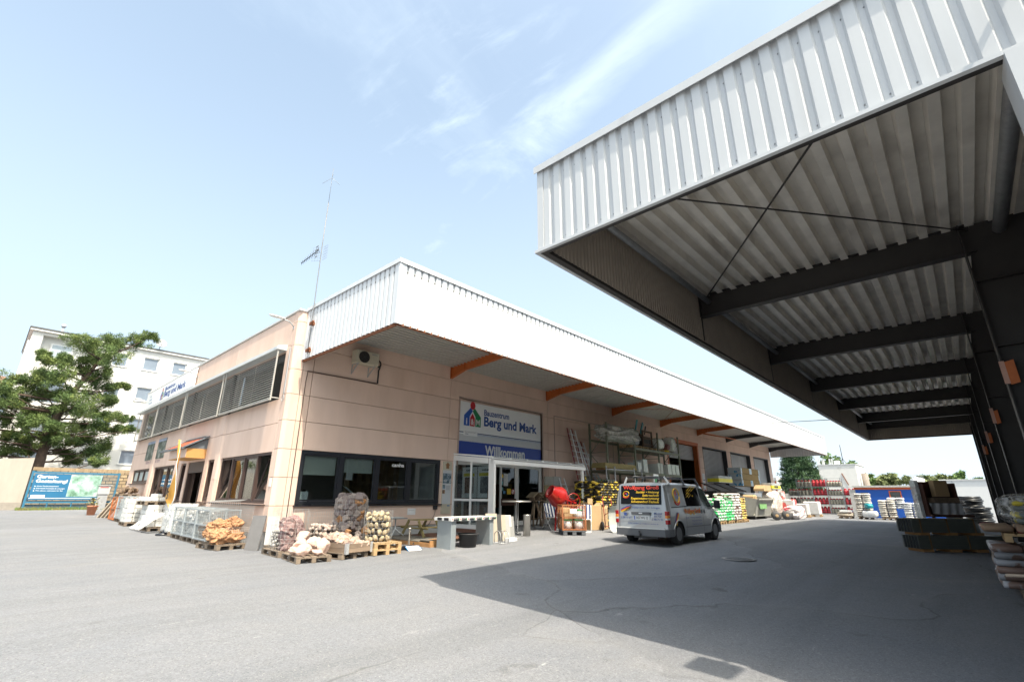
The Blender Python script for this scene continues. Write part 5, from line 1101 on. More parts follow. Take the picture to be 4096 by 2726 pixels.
for k, (yc, kind, lab) in enumerate(((17.27, 'brown', 'nearest galvanised mesh cage on the left wall holding flat brown stones'), (18.53, 'grey', 'middle galvanised mesh cage on the left wall heaped with pale rubble'), (19.79, 'grey', 'third galvanised mesh cage on the left wall next to the wrapped stone pallet'))):
    xc = 5.34; z = gh(xc, yc)
    pallet(xc, yc, 0, ('pallet under the nearest mesh cage', 'pallet under the middle mesh cage', 'pallet under the third mesh cage')[k])
    make_cage('mesh_cage', lab, (xc, yc, z+.146), group='mesh cages on the left wall')
    t = thing('stone_fill', ('flat brown stones heaped in the nearest mesh cage', 'pale rubble heaped in the middle mesh cage', 'pale grey rubble in the third mesh cage')[k], 'stones', (xc, yc, z+.17))
    H = (.42, .74, .55)[k]; n = (90, 110, 100)[k]
    MB().box(xc-.30, xc+.3, yc-.5, yc+.5, z+.17, z+.146+H-.1).build('core', M_BROWNST if kind == 'brown' else MATS.get('pale_rubble') or M_GREYST, t)
    fill_box(kind, t, xc-.38, xc+.38, yc-.57, yc+.57, z+.17, z+.146+H, .075, n)
# wrapped pallet of white stone blocks
M_FILM = film('stretch_film'); M_FILMW = film('white_foil', (.85, .85, .84), .55)
def block_stack(name, label, xc, yc, z0, rows, bl, bh, sx, sy, parent_kind='wblk', tilt=0, rz=0.0):
    t = thing(name, label, 'stone stack', (xc, yc, z0), rz); W_ = WM[t]
    for r in range(rows):
        n = max(1, int(round(sy/bl))); m_ = max(1, int(round(sx/.28)))
        for i in range(n):
            for j in range(m_):
                if 0 < j < m_-1 and 0 < i < n-1 and r < rows-1: continue
                p = W_ @ Vector((-sx/2+(j+.5)*sx/m_+random.uniform(-.008, .008), -sy/2+(i+.5)*sy/n+random.uniform(-.008, .008), bh*(r+.5)))
                obj('stone_block', random.choice(lib('wblk')), t, True, M=TR(p.x, p.y, p.z, rz+random.uniform(-.02, .02)+random.choice((0, math.pi)), 0, 0, (sx/m_/2*.96, sy/n/2*.975, bh/2*.965)))
    return t
def film_wrap(name, label, xc, yc, z0, sx, sy, h, m, seed=0, bulge=.03, nz=14, nu=40):
    mb = MB()
    def f(u, v):
        a = u*2*math.pi; ca, sa = math.cos(a), math.sin(a); q = 6
        r = 1/((abs(ca)**q+abs(sa)**q)**(1/q)); p = Vector((ca*4+seed, sa*4, v*5)); w = bulge*mnoise.noise(p)+bulge*.6*mnoise.noise(p*2.3)
        return (xc+(sx/2+w)*r*ca, yc+(sy/2+w)*r*sa, z0+h*v)
    mb.grid(f, nu, nz); return mb.build(name, m, None, label=label, cat='plastic wrap')
xc, yc = 5.38, 21.55; z = gh(xc, yc)
pallet(xc, yc, 0, 'pallet under the film wrapped white blocks left of the cages')
block_stack('block_stack', 'white stone blocks wrapped in clear film left of the three cages', xc, yc, z+.146, 5, .4, .175, .78, 1.15); film_wrap('film_wrap', 'crumpled clear film around the white block pallet beside the cages', xc, yc, z+.12, .86, 1.25, .95, M_FILM, 3)
# foil bag load on the ground
xc, yc = 5.30, 23.95; z = gh(xc, yc)
pallet(xc-.1, yc, R_(4), 'pallet under the low foil covered load'); block_stack('block_stack', 'low load of white blocks partly under plastic foil', xc-.1, yc, z+.146, 2, .6, .2, .78, 1.15)
mb = MB(); mb.grid(lambda u, v: (xc-.75+.95*u+.08*mnoise.noise(Vector((u*5, v*5, 1))), yc-.75+1.75*v+.1*mnoise.noise(Vector((u*4, v*4, 3))), z+max(.06, min(.60, .06+1.35*u*(.55+.45*math.sin(math.pi*min(1, v*1.1))))+.10*mnoise.noise(Vector((u*6, v*7, 7)))) ), 22, 26)
mb.build('plastic_sheet', M_FILMW, None, label='loose milky plastic sheet trailing from the white blocks onto the asphalt', cat='plastic sheet')
for k, (xx, yy, rows, zz0, sx, sy, lab, pl) in enumerate(((5.45, 25.6, 4, 0, .8, 1.2, 'stack of long white stone blocks behind the plastic sheet', 'pallet under the long white blocks behind the plastic sheet'), (5.05, 27.1, 5, 0, .8, 1.0, 'column of white split stone blocks beside the far cages', 'pallet under the column of white split blocks'))):
    z = gh(xx, yy); pallet(xx, yy, 0, pl); block_stack('block_stack', lab, xx, yy, z+.146, rows, (.6, .5)[k], .185, sx, sy)
z = gh(5.45, 25.6)+.146+.74
pallet(5.30, 25.75, R_(3), 'raised pallet of beige split stones on top of the white blocks', z=z+.003); block_stack('block_stack', 'row of small beige split stones on the raised pallet', 5.30, 25.75, z+.15, 1, .2, .16, .78, 1.15)
t = block_stack('block_stack', 'few white blocks lying on top of the beige split stones', 5.38, 25.6, z+.315, 1, .3, .13, .3, .7)
for k, (yc, lab) in enumerate(((28.5, 'far galvanised cage of pale rubble beside white blocks'), (29.8, 'farther galvanised cage of pale rubble before the orange cage'))):
    z = gh(5.3, yc); pallet(5.3, yc, 0, ('pallet under the far rubble cage', 'pallet under the farther rubble cage')[k]); make_cage('mesh_cage', lab, (5.3, yc, z+.146), group='mesh cages on the left wall', nw=8, h=1.0)
    t = thing('stone_fill', ('pale rubble filling the far cage', 'pale rubble filling the farther cage')[k], 'stones', (5.3, yc, z+.16)); MB().box(4.98, 5.6, yc-.5, yc+.5, z+.17, z+.95).build('core', MATS['pale_rubble'], t); fill_box('grey', t, 4.93, 5.67, yc-.57, yc+.57, z+.17, z+1.0, .07, 80)
z = gh(5.3, 31.2); make_cage('mesh_cage', 'rusty orange mesh cage with a pallet of brown stones on top', (5.3, 31.2, z+.02), h=1.05, m=mat('orange_cage', (.50, .16, .05), .6, var=.25, scale=6), nw=8)
pallet(5.3, 31.2, 0, 'pallet of brown stones on top of the orange cage', z=z+1.08)
t = thing('stone_heap', 'heap of flat brown walling stones on the topmost pallet', 'stone heap', (5.3, 31.2, z+1.24))
for k in range(70):
    X, Y = random.uniform(-.36, .36), random.uniform(-.55, .55); stone('brown', t, (5.3+X, 31.2+Y, z+1.28+random.uniform(0, .26)*(1-abs(X)*1.2)), random.uniform(.09, .13))
# boards and flower pot by the gate
for k in range(3): MB().bar((4.75+.12*k, 33.6-.25*k, gh(4.8, 33.5)), (5.25+.1*k, 33.2-.25*k, gh(4.8, 33.5)+1.05), .30, .05).build('stone_plank', mat('stone_plank', (.40, .34, .27), .85, var=.2), None, label=('leftmost beige stone plank leaning near the flower pot', 'middle beige stone plank leaning near the flower pot', 'rightmost beige stone plank leaning against the orange cage')[k], cat='plank', group='leaning stone planks')
FP = thing('flower_pot', 'terracotta flower pot with a straggly plant near the blue gate', 'flower pot', (4.7, 35.9, gh(4.7, 35.9)))
MB().lathe([(0, 0), (.17, 0), (.23, .42), (.26, .42), (.26, .50), (.22, .50), (.2, .44), (0, .44)], 18).build('pot', mat('terracotta', (.45, .19, .11), .85, var=.12), FP, False)
mb = MB()
for k in range(60):
    a, q = random.uniform(0, 6.28), random.uniform(.05, .32); z0 = .45+random.uniform(0, .4); x, y = q*math.cos(a), q*math.sin(a); s = random.uniform(.04, .09)
    mb.poly([(x, y, z0), (x+s*math.cos(a+1), y+s*math.sin(a+1), z0+s*.6), (x+s*1.4*math.cos(a), y+s*1.4*math.sin(a), z0+s), (x+s*math.cos(a-1), y+s*math.sin(a-1), z0+s*.5)])
mb.build('plant', mat('dry_leaf', (.22, .20, .07), .8, var=.3), FP, False)
# white hose on ground
MB().tube([(4.6, 23.0, gh(4.6, 23)+.02), (4.75, 22.6, gh(4.7, 22.6)+.02), (5.0, 22.3, gh(5, 22.3)+.05)], .015, 6).build('black_hose', M_BLACKF, None, label='short black hose end on the asphalt by the wrapped blocks', cat='hose')
# ================================================================== GATE, RETAINING WALL, BRICK WALL
YG = 41.0
GT = thing('sliding_gate', 'blue steel sliding gate carrying a garden banner', 'gate', (4.2, YG, gh(4.2, YG)))
M_GB = mat('gate_blue', (.03, .16, .27), .5, var=.08); z0 = .62
mb = MB()
for x in (2.2, 6.3): mb.box(x-.05, x+.05, YG-.05, YG+.05, z0, 2.78)
for z in (2.70, .98, z0+.02): mb.box(2.25, 6.25, YG-.045, YG+.045, z-.05, z+.05)
mb.build('frame', M_GB, GT)
for k in range(3): MB().box(3.2+1.1*k-.03, 3.2+1.1*k+.03, YG-.03, YG+.03, z0+.07, .93).build('frame_post', M_GB, GT)
for k in range(66): 
    if k == 0: bmesh_ = MB().box(-.006, .006, YG-.006, YG+.006, z0+.07, 2.65).mesh('gate_bar', M_GB)
    obj('gate_bar', bmesh_, GT, True, M=Matrix.Translation((2.28+k*.0605, 0, 0)))
BN = thing('garden_banner', 'blue banner reading Garten-Gestaltung on the sliding gate', 'banner', (3.9, YG-.06, 1.1))
M_BNB = mat('banner_blue', (.018, .14, .28), .5, var=.05, scale=2); y = YG-.075
MB().box(2.30, 5.48, y, y+.01, 1.12, 2.62).build('banner_sheet', M_BNB, BN)
MB().box(3.95, 5.46, y-.003, y-.001, 1.30, 2.60).build('garden_photo', photo_mat('garden_photo', (.10, .22, .14), (.30, .46, .40), (.62, .68, .64), 1.8, 2), BN)
MB().box(2.32, 5.46, y-.003, y-.001, 1.20, 1.23).build('white_stripe', M_LW, BN); MB().box(2.38, 3.0, y-.004, y-.002, 1.25, 1.40).build('logo_plate', M_LW, BN)
text('Garten-', BN, M_LW, (2.42, y-.004, 2.36), (1, 0, 0), w=.95, h=.20, bold=.03); text('Gestaltung!', BN, M_LW, (2.42, y-.004, 2.05), (1, 0, 0), w=1.42, h=.25, bold=.03)
for k, s in enumerate(('Gute Fachkompetenz', 'Individuelle Konzepte & Lösungen', 'Wir planen und bauen für Sie!')): text(s, BN, M_LW, (2.52, y-.004, 1.86-.13*k), (1, 0, 0), w=(.98, 1.28, 1.22)[k], h=.075, bold=.015); MB().box(2.42, 2.47, y-.004, y-.002, 1.87-.13*k, 1.92-.13*k).build('bullet', M_LW, BN)
RW = thing('retaining_wall', 'pale concrete retaining wall at the far left edge', 'wall', (-1, YG, .6))
M_CONC = mat('stained_concrete', (.40, .36, .31), .9, var=.16, scale=1.3, stretch=(1, 1, .25), rgb2=(.28, .23, .19), thr=(.55, .8, 1.0), bump=.15)
MB().prism([(-14, .2), (2.08, .2), (2.08, 3.52), (-14, 2.0)], YG, YG+.3, 'y').build('wall_slab', M_CONC, RW); MB().prism([(-14, .2), (2.10, .2), (2.10, .98), (-14, .98)], YG-.03, YG-.001, 'y').build('wall_base', mat('concrete_base', (.30, .27, .235), .9, var=.15), RW)
BW = thing('brick_wall', 'beige clinker wall behind the blue gate with vertical coping bricks', 'wall', (6, 43, .7))
M_CLK = mat('beige_clinker', (.36, .27, .17), .9, var=.15, scale=6, rnd=.18); M_MORT = mat('dark_mortar', (.06, .055, .05), .95)
MB().box(2.2, 12, 43.02, 43.3, .3, 2.86).build('mortar_core', M_MORT, BW)
bk = MB().box(-.17, .17, -.02, .03, -.09, .09).mesh('brick', M_CLK); cb_ = MB().box(-.04, .04, -.03, .3, 0, .20).mesh('coping_brick', M_CLK)
for r in range(10):
    for k in range(13): 
        x = 2.45+k*.37+(.18 if r % 2 else 0)
        if x < 7.2: obj('brick', bk, BW, True, M=Matrix.Translation((x, 43.0, .92+r*.215)))
for k in range(56): obj('coping_brick', cb_, BW, True, M=Matrix.Translation((2.3+k*.088, 43.0, 2.87)))
BX_ = thing('letter_box', 'grey meter box with red and yellow lettering beside the gate', 'meter box', (5.6, 40.5, 1.1))
MB().cbox(5.35, 5.95, 40.4, 40.6, 1.45, 1.98, .02).build('cabinet', mat('cabinet_grey', (.45, .46, .46), .5), BX_); MB().box(5.30, 6.0, 40.36, 40.62, 1.985, 2.02).build('lid', mat('cabinet_grey', (.45, .46, .46)), BX_); MB().box(5.42, 5.85, 40.385, 40.398, 1.86, 1.90).build('print', mat('print_red', (.45, .06, .05)), BX_); MB().box(5.4, 5.9, 40.45, 40.55, .5, 1.45).build('post', M_GALV, BX_)
# weeds under the gate
mb = MB()
for k in range(2600):
    x, y = random.uniform(1.9, 6.4), 40.75+random.gauss(0, .16); h = random.uniform(.05, .20); a = random.uniform(0, 6.28); z = gh(x, y)
    mb.poly([(x-.02*math.cos(a), y-.02*math.sin(a), z), (x+.02*math.cos(a), y+.02*math.sin(a), z), (x+random.uniform(-.05, .05), y+random.uniform(-.05, .05), z+h)])
mb.build('weeds', mat('dry_weeds', (.28, .26, .09), .9, var=.3, rgb2=(.14, .2, .06), thr=(.4, .6, 2)), None, label='low yellow green weeds along the foot of the gate', kind='stuff', cat='grass')
# ================================================================== WHITE APARTMENT BLOCK
YA = 52.0
AB = thing('apartment_block', 'white four storey apartment block behind the pine tree', 'building', (10, YA, .9))
M_APW = mat('white_render', (.74, .73, .70), .9, var=.03, scale=.8); M_APR = mat('roof_edge_dark', (.10, .10, .10), .7)
wins = []
for (x0, x1) in ((7.68, 8.80), (9.87, 10.98), (5.5, 6.58), (12.2, 13.3), (14.5, 15.6)):
    for (a, b) in ((12.0, 13.15), (9.25, 10.45), (6.55, 7.70), (3.85, 5.0)): wins.append((x0, x1, a, b))
bal = (.95, 4.4, 10.9, 13.55)
low = [(1.4, 3.0, 8.3, 10.3), (1.4, 3.0, 5.5, 7.5), (1.2, 2.9, 2.6, 4.7)]
rs = [(.30, 18.0, .0, 13.75)]
for h in wins+[bal]+low: rs = sub_rect(rs, h)
mb = MB()
for r in rs: mb.box(r[0], r[1], YA, YA+.3, r[2], r[3])
mb.box(.30, .6, YA+.3, YA+10, 0, 13.75).box(17.7, 18, YA+.3, YA+10, 0, 13.75); mb.build('wall', M_APW, AB)
MB().box(.6, 17.7, YA+.6, YA+.7, 0, 13.7).build('rear_lining', M_APW, AB) 
mb = MB(); mb.box(.1, 18.2, YA-.25, YA+10.2, 13.77, 13.92); mb.build('roof_slab', M_APW, AB); MB().box(.05, 18.25, YA-.30, YA+10.25, 13.925, 14.03).build('roof_edge', M_APR, AB)
M_APG = mat('sky_tint_pane', (.20, .245, .31), .12, var=.12, scale=.6, spec=1.0)  # blue-grey base colour carries the sky reflection of the glass
for i, (a, b, c, d) in enumerate(wins):
    f = MB(); f.box(a, b, YA+.12, YA+.18, c, c+.07).box(a, b, YA+.12, YA+.18, d-.07, d).box(a, a+.07, YA+.121, YA+.18, c+.07, d-.07).box(b-.07, b, YA+.121, YA+.18, c+.07, d-.07); W = f.build('window', M_WHITEF, AB)
    MB().box(a+.07, b-.07, YA+.14, YA+.15, c+.07, d-.07).build('pane', M_APG, W); MB().box(a-.08, b+.08, YA-.06, YA+.12, c-.07, c-.002).build('sill', mat('pale_sill', (.62, .62, .60), .7), W)
    if i % 4 in (0, 2) and i < 8: MB().box(a+.1, b-.1, YA+.22, YA+.24, c+.1, d-.1).build('curtain', mat('net_curtain', (.50, .56, .58), .9, var=.1, scale=12, stretch=(3, 1, .2)), W)
# recessed balcony, top left
mb = MB(); mb.box(.95, 4.4, YA+.30, YA+.58, 10.9, 10.98).box(.95, 1.02, YA+.3, YA+.58, 10.98, 13.55); mb.build('balcony_recess', M_APW, AB)
f = MB(); f.box(1.55, 2.95, YA+.42, YA+.5, 11.9, 13.05); W = f.build('window', M_WHITEF, AB); MB().box(1.65, 2.85, YA+.405, YA+.418, 12.0, 12.97).build('pane', mat('grey_blind', (.40, .47, .52), .6), W)
mb = MB()
mb.grid(lambda u, v: (.95+1.55*u, YA-.5*math.sin(math.pi*u)**.5-.02, 10.55+.12*v), 12, 1)
for k in range(16): u = k/15; mb.bar((.95+1.55*u, YA-.5*math.sin(math.pi*u)**.5-.02, 10.6), (.95+1.55*u, YA-.5*math.sin(math.pi*u)**.5-.02, 11.6), .03)
mb.tube([(.95+1.55*u, YA-.5*math.sin(math.pi*u)**.5-.02, 11.6) for u in np.linspace(0, 1, 13)], .025, 6); mb.build('balcony_rail', mat('rail_white', (.65, .66, .66), .5), AB)
MB().prism([(.95, YA), (2.5, YA), (2.2, YA-.42), (1.3, YA-.42)], 10.45, 10.58, 'z').build('balcony_slab', M_APW, AB)
for (a, b, c, d) in low: MB().box(a, b, YA+.15, YA+.16, c, d).build('pane', M_APG, AB); 
mb = MB()
for (a, b, c, d) in low:
    mb.box(a, b, YA-.06, YA-.03, c+.85, c+.9)
    for k in range(12): mb.box(a+(b-a)*k/11-.012, a+(b-a)*k/11+.012, YA-.055, YA-.035, c, c+.85)
mb.build('juliet_rail', mat('rail_grey', (.45, .47, .48), .5), AB)
MB().tube([(.22, YA-.1, 1), (.22, YA-.1, 12.9)], .05, 8).build('drainpipe', mat('drain_zinc', (.50, .51, .55), .5), AB)
MB().tube([(2.0, YA+2, 14.0), (2.0, YA+2, 15.0)], .08, 8).lathe([(.16, 0), (.16, .2), (0, .3)], 10, (2.0, YA+2, 14.95)).build('vent_pipe', mat('drain_zinc', (.5, .51, .55)), AB)
for k, (x, s) in enumerate(((6.75, .42), (8.55, .48))):
    t = thing('satellite_dish', ('smaller satellite dish on the apartment roof edge, partly behind pine', 'larger satellite dish on the apartment roof edge')[k], 'satellite dish', (x, YA-.1, 14.03)); M = TR(x, YA-.2, 14.55, 0, R_(60), R_(18))
    d = MB(); d.M = M; d.lathe([(0, .0), (s*.5, .03), (s*.85, .09), (s, .14), (s*.99, .15), (s*.5, .045), (0, .02)], 24); d.build('dish', mat('dish_grey', (.30, .31, .32), .5), t)
    MB().tube([(x, YA, 14.0), (x, YA-.12, 14.5)], .03, 6).build('mast', M_GALV, t); MB().bar((x, YA-.25, 14.2), (x, YA-.75, 14.45), .03).box(x-.05, x+.05, YA-.8, YA-.7, 14.4, 14.52).build('feed_arm', M_GALV, t)
MB().tube([(7.1, YA+1, 14), (7.15, YA+1, 15.4)], .02, 6).build('roof_aerial', M_GALV, None, label='thin aerial rod on the apartment roof', cat='antenna')
# neighbouring tiled roof at far left
NB = thing('tiled_house', 'house with brown tiled roof at the far left edge behind the tree', 'house', (-4, 50, 1)); MB().box(-12, -.6, 50, 58, 0, 7.6).build('wall', mat('grey_render', (.42, .40, .38), .9), NB)
mb = MB(); mb.prism([(49.4, 7.5), (54, 10.2), (58.6, 7.5)], -12.4, -.3, 'x'); mb.build('roof', mat('brown_tiles', (.22, .13, .10), .85, var=.2, scale=5, stretch=(1, 4, 4)), NB)
# ================================================================== VAN
VG = 0.13; CYV = 7.675; VW = 1.76; AXR, AXF = 15.06, 18.01; WR = .325
V = thing('delivery_van', 'silver tradesman van with red lettering and roof bars parked by the shadow edge', 'van', (16.5, CYV, VG))
M_SILVER = mat('silver_paint', (.40, .41, .42), .32, metal=.55, var=.03, coat=.6); M_PLAS = mat('grey_bumper_plastic', (.11, .115, .125), .55, var=.1); M_VGL = mat('black_van_glass', (.004, .004, .005), .05, var=0, spec=.18)
M_VT = mat('van_red', (.62, .05, .03), .5, var=0); M_VY = mat('van_yellow', (.80, .50, .03), .5, var=0); M_VB = mat('van_blue', (.05, .09, .30), .5, var=0); M_TYRE = mat('tyre_rubber', (.022, .022, .023), .85, var=.15); M_RIM = mat('steel_rim', (.15, .155, .16), .4, metal=.6)
TOP = [(14.28, 1.93), (14.5, 1.955), (15.5, 1.97), (16.6, 1.965), (17.1, 1.95), (17.32, 1.91), (17.55, 1.66), (17.8, 1.36), (18.03, 1.10), (18.2, 1.03), (18.45, .95), (18.62, .86), (18.72, .68)]
def ztop(x):
    for (a, b), (c, d) in zip(TOP, TOP[1:]):
        if a <= x <= c: return b+(d-b)*(x-a)/(c-a)
    return TOP[-1][1]
def hw(x, z):
    h = VW/2
    if z > 1.0: h -= .11*((z-1.0)/.9)**1.3
    if z < .55: h -= .03*(.55-z)/.15
    if x > 17.8: h *= 1-.13*((x-17.8)/.92)**2
    if x < 14.4: h -= .03*((14.4-x)/.12)**2*.5
    return h
def zbot(x):
    z = .40
    for ax in (AXR, AXF):
        d = abs(x-ax)
        if d < .40: z = max(z, VG+.325+math.sqrt(.40**2-d*d)*.93)
    return z
def lean(x, z): return x+(.12*max(0, (z-1.15)/.8)*max(0, 1-(x-14.28)/.5))
st = sorted(set([14.28, 14.32, 14.4, 14.55] + list(np.round(np.linspace(14.64, 15.48, 15), 3)) + [15.8, 16.3, 16.9, 17.1, 17.32, 17.45, 17.55] + list(np.round(np.linspace(17.6, 18.43, 15), 3)) + [18.55, 18.64, 18.72]))
body = MB(); body.smooth = True; rows = []
for x in st:
    zt_, zb_ = ztop(x), zbot(x); sec = []
    for zz in (zb_, max(zb_+.005, .62), max(zb_+.01, .80), max(zb_+.015, 1.0), 1.14, 1.24, 1.5, zt_-.13, zt_-.06): z_ = min(max(zz, zb_), zt_-.055); sec.append((hw(x, z_), z_))
    h = hw(x, zt_-.06); sec += [(h-.035, zt_-.018), (h-.10, zt_), (h*.6, zt_+.018), (0, zt_+.025)]
    full = [(-a, b) for a, b in sec]+[(a, b) for a, b in sec[-2::-1]]
    rows.append(body.addv([(lean(x, b), CYV+a, b) for a, b in full])); n_ = len(full)
for i in range(len(rows)-1):
    for k in range(n_-1): body.face([rows[i]+k, rows[i]+k+1, rows[i+1]+k+1, rows[i+1]+k])
body.smooth = False; body.face([rows[0]+k for k in range(n_)]); body.face([rows[-1]+k for k in range(n_-1, -1, -1)])
VB = body.build('body', M_SILVER, V)
MB().box(14.4, 18.6, 6.98, 8.37, .36, .62).build('underbody', M_DARK, V)
mb = MB()
for ax in (AXR, AXF):
    for s in (-1, 1):
        y0, y1 = sorted((CYV+s*.56, CYV+s*.80)); mb.box(ax-.42, ax+.42, y0, y1, .45, .90)
mb.build('wheel_housing', M_DARK, V)
def side_patch(name, m, c, off=.006, s=-1, parent=None, nu=4, nv=4):
    """c: (x,z) bottom-left, bottom-right, top-right, top-left on the van side"""
    def f(u, v):
        x = (c[0][0]*(1-u)+c[1][0]*u)*(1-v)+(c[3][0]*(1-u)+c[2][0]*u)*v; z = (c[0][1]*(1-u)+c[1][1]*u)*(1-v)+(c[3][1]*(1-u)+c[2][1]*u)*v
        return (x, CYV+s*(hw(x, z)+off), z)
    return MB().grid(f, nu, nv).build(name, m, parent or V)
for s in (-1, 1):
    side_patch('side_window', M_VGL, ((15.76, 1.25), (16.93, 1.25), (16.86, 1.84), (15.68, 1.84)), s=s)
    side_patch('door_window', M_VGL if s > 0 else mat('cab_glass', (.05, .065, .06), .05, var=.2, spec=.8), ((17.02, 1.25), (17.78, 1.22), (17.36, 1.80), (16.96, 1.84)), s=s)
    side_patch('rail_slot', M_DARK, ((14.62, 1.215), (15.74, 1.235), (15.74, 1.265), (14.62, 1.245)), s=s, off=.004)
    for xx in (14.50, 15.62, 16.97): side_patch('door_seam', M_DARK, ((xx, .60 if xx < 15.5 else .45), (xx+.012, .60 if xx < 15.5 else .45), (xx+.012-.03, 1.86), (xx-.03, 1.86)), s=s, off=.003, nv=8)
    side_patch('door_seam', M_DARK, ((17.62, .45), (17.632, .45), (17.86, 1.16), (17.848, 1.16)), s=s, off=.003)
    side_patch('rubbing_strip', mat('body_grey_trim', (.20, .205, .21), .5), ((15.5, .62), (17.55, .62), (17.55, .655), (15.5, .655)), s=s, off=.008, nu=8)
    side_patch('window_pressing', mat('silver_shade', (.36, .37, .38), .35, metal=.5), ((14.62, 1.27), (15.64, 1.27), (15.58, 1.84), (14.66, 1.84)), s=s, off=.004)
    for xx in (16.80, 17.06): side_patch('door_handle', M_BLACKF, ((xx, 1.02), (xx+.10, 1.02), (xx+.10, 1.14), (xx, 1.14)), s=s, off=.014)
    m_ = MB(); sy = CYV+s*(VW/2+.02); m_.cbox(17.95, 18.08, min(sy, sy+s*.20), max(sy, sy+s*.20), 1.16, 1.44, .03); m_.bar((17.95, CYV+s*(VW/2-.06), 1.22), (18.0, sy+s*.05, 1.24), .07); m_.build('wing_mirror', M_BLACKF, V)
    a = R_(0)
    for ax in (AXR, AXF):
        arc = MB(); arc.tube([(ax+.415*math.cos(t), CYV+s*(hw(ax, .7)+.004), VG+.325+.395*math.sin(t)) for t in np.linspace(-.05, math.pi+.05, 18)], .022, 6); arc.build('arch_lip', M_SILVER, V)
        W = MB(); W.M = Matrix.Translation((ax, CYV+s*(VW/2-.13), VG+WR)) @ Matrix.Rotation(R_(90)*(-s), 4, 'X')
        W.lathe([(.20, -.09), (.285, -.098), (.315, -.08), (WR, -.03), (WR, .05), (.315, .085), (.285, .10), (.215, .105), (.20, .09)], 28); WO = W.build('wheel', M_TYRE, V)
        R2 = MB(); R2.M = W.M; R2.lathe([(.198, .10), (.19, .085), (.17, .045), (.13, .04), (.10, .065), (.055, .075), (.05, .09), (0, .09)], 24); R2.build('rim', M_RIM, WO)
        R3 = MB(); R3.M = W.M
        for k in range(10): t = k*math.pi/5; R3.lathe([(0, 0), (.026, 0), (.026, .006), (0, .006)], 8, (.148*math.cos(t), .148*math.sin(t), .040))
        R3.build('rim_hole', M_DARK, WO)
# windscreen
MB().grid(lambda u, v: (17.36+.66*v+.012, CYV+(hw(17.3+.7*v, ztop(17.36+.66*v))-.10)*(2*u-1), ztop(17.36+.66*v)+.03-.03*abs(2*u-1)**2+.004), 8, 6).build('windscreen', M_VGL, V)
# rear door details (x = rear plane)
def rx(z): return 14.28+.12*max(0, (z-1.15)/.8)
def rear(name, m, y0, y1, z0, z1, off=.006, t=.004):
    mb = MB(); P = [(rx(z0)-off, y0, z0), (rx(z0)-off, y1, z0), (rx(z1)-off, y1, z1), (rx(z1)-off, y0, z1)]; b = mb.addv(P+[(p[0]+t, p[1], p[2]) for p in P])
    for k in ((0,1,2,3),(7,6,5,4),(4,5,1,0),(5,6,2,1),(6,7,3,2),(7,4,0,3)): mb.face([b+i for i in k])
    return mb.build(name, m, V)
rear('rear_window', M_VGL, 8.36, 6.97, 1.31, 1.87)
rear('tailgate_seam', M_DARK, 8.44, 8.432, .62, 1.86, .003); rear('tailgate_seam', M_DARK, 6.918, 6.91, .62, 1.86, .003); rear('tailgate_seam', M_DARK, 8.43, 6.92, .612, .622, .003)
rear('swage_line', MATS['silver_shade'], 8.42, 6.93, 1.145, 1.152, .004); rear('swage_line', MATS['silver_shade'], 8.42, 6.93, .795, .81, .004)
rear('handle_bar', M_PLAS, 7.98, 7.34, 1.00, 1.085, .035, .03); rear('badge', M_LW, 7.72, 7.60, 1.03, 1.065, .042, .004)
rear('plate_recess', M_GREYM, 7.96, 7.36, .83, 1.0, .005); rear('number_plate', M_LW, 7.90, 7.40, .86, .97, .014, .006); rear('plate_band', mat('plate_blue', (.02, .08, .45), .4, var=0), 7.895, 7.86, .865, .965, .017, .002)
UPR = (.0, 0, 1.0)
def rt(s, m, yl, yr, z, h, b=.02, sh=0.0, off=.012, sp=1.0):
    return text(s, V, m, (rx(z+h*.5)-off-(.004 if z > 1.2 else 0), yl, z), (0, -1, 0), w=yl-yr, h=h, bold=b, shear=sh, up=(.14, 0, .99) if z > 1.2 else (0, 0, 1))
M_PT = mat('plate_black', (.01, .01, .01), .5, var=0)
rt('SG', M_PT, 7.83, 7.715, .88, .07, .015, off=.020); rt('WG 52', M_PT, 7.665, 7.425, .88, .07, .015, off=.020); rear('plate_seal', mat('seal_red', (.4, .12, .06), .5), 7.705, 7.68, .93, .955, .018, .002); rear('plate_seal', mat('seal_grey', (.4, .42, .42), .5), 7.705, 7.68, .885, .91, .018, .002)
rt('Wolfgang Groß', M_VY, 8.275, 7.035, 1.715, .155, .045, off=.011); rt('Wolfgang Groß', M_VT, 8.285, 7.045, 1.722, .150, .03, off=.014)
for s, yl, z, h in (('Sanitär • Heizung', 7.82, 1.625, .082), ('Solartechnik', 7.60, 1.545, .068), ('Regenwassernutzung', 8.0, 1.435, .088), ('Schwimmbad-Technik', 7.99, 1.355, .068)): rt(s, M_VY, yl, 7.035, z, h, .03, .12)
def ring(o, r, u, ry, rz, m, n='logo_ring', a0=0, a1=6.1, th=.009, par=None):
    o, r, u = Vector(o), Vector(r), Vector(u); MB().tube([o+r*(ry*math.cos(t))+u*(rz*math.sin(t)) for t in np.linspace(a0, a1, 26)], th, 5).build(n, m, par or V)
ring((rx(1.61)-.014, 8.17, 1.615), (0, -1, 0), (.14, 0, .99), .105, .085, M_VY); rt('W', M_VT, 8.24, 8.15, 1.60, .07, .02); rt('G', mat('van_mid_blue', (.06, .16, .55), .5, var=0), 8.17, 8.105, 1.575, .06, .02); ring((rx(1.55)-.014, 8.17, 1.60), (0, -1, 0), (.14, 0, .99), .125, .105, M_VT, 'logo_arc', 3.7, 5.7, .012)
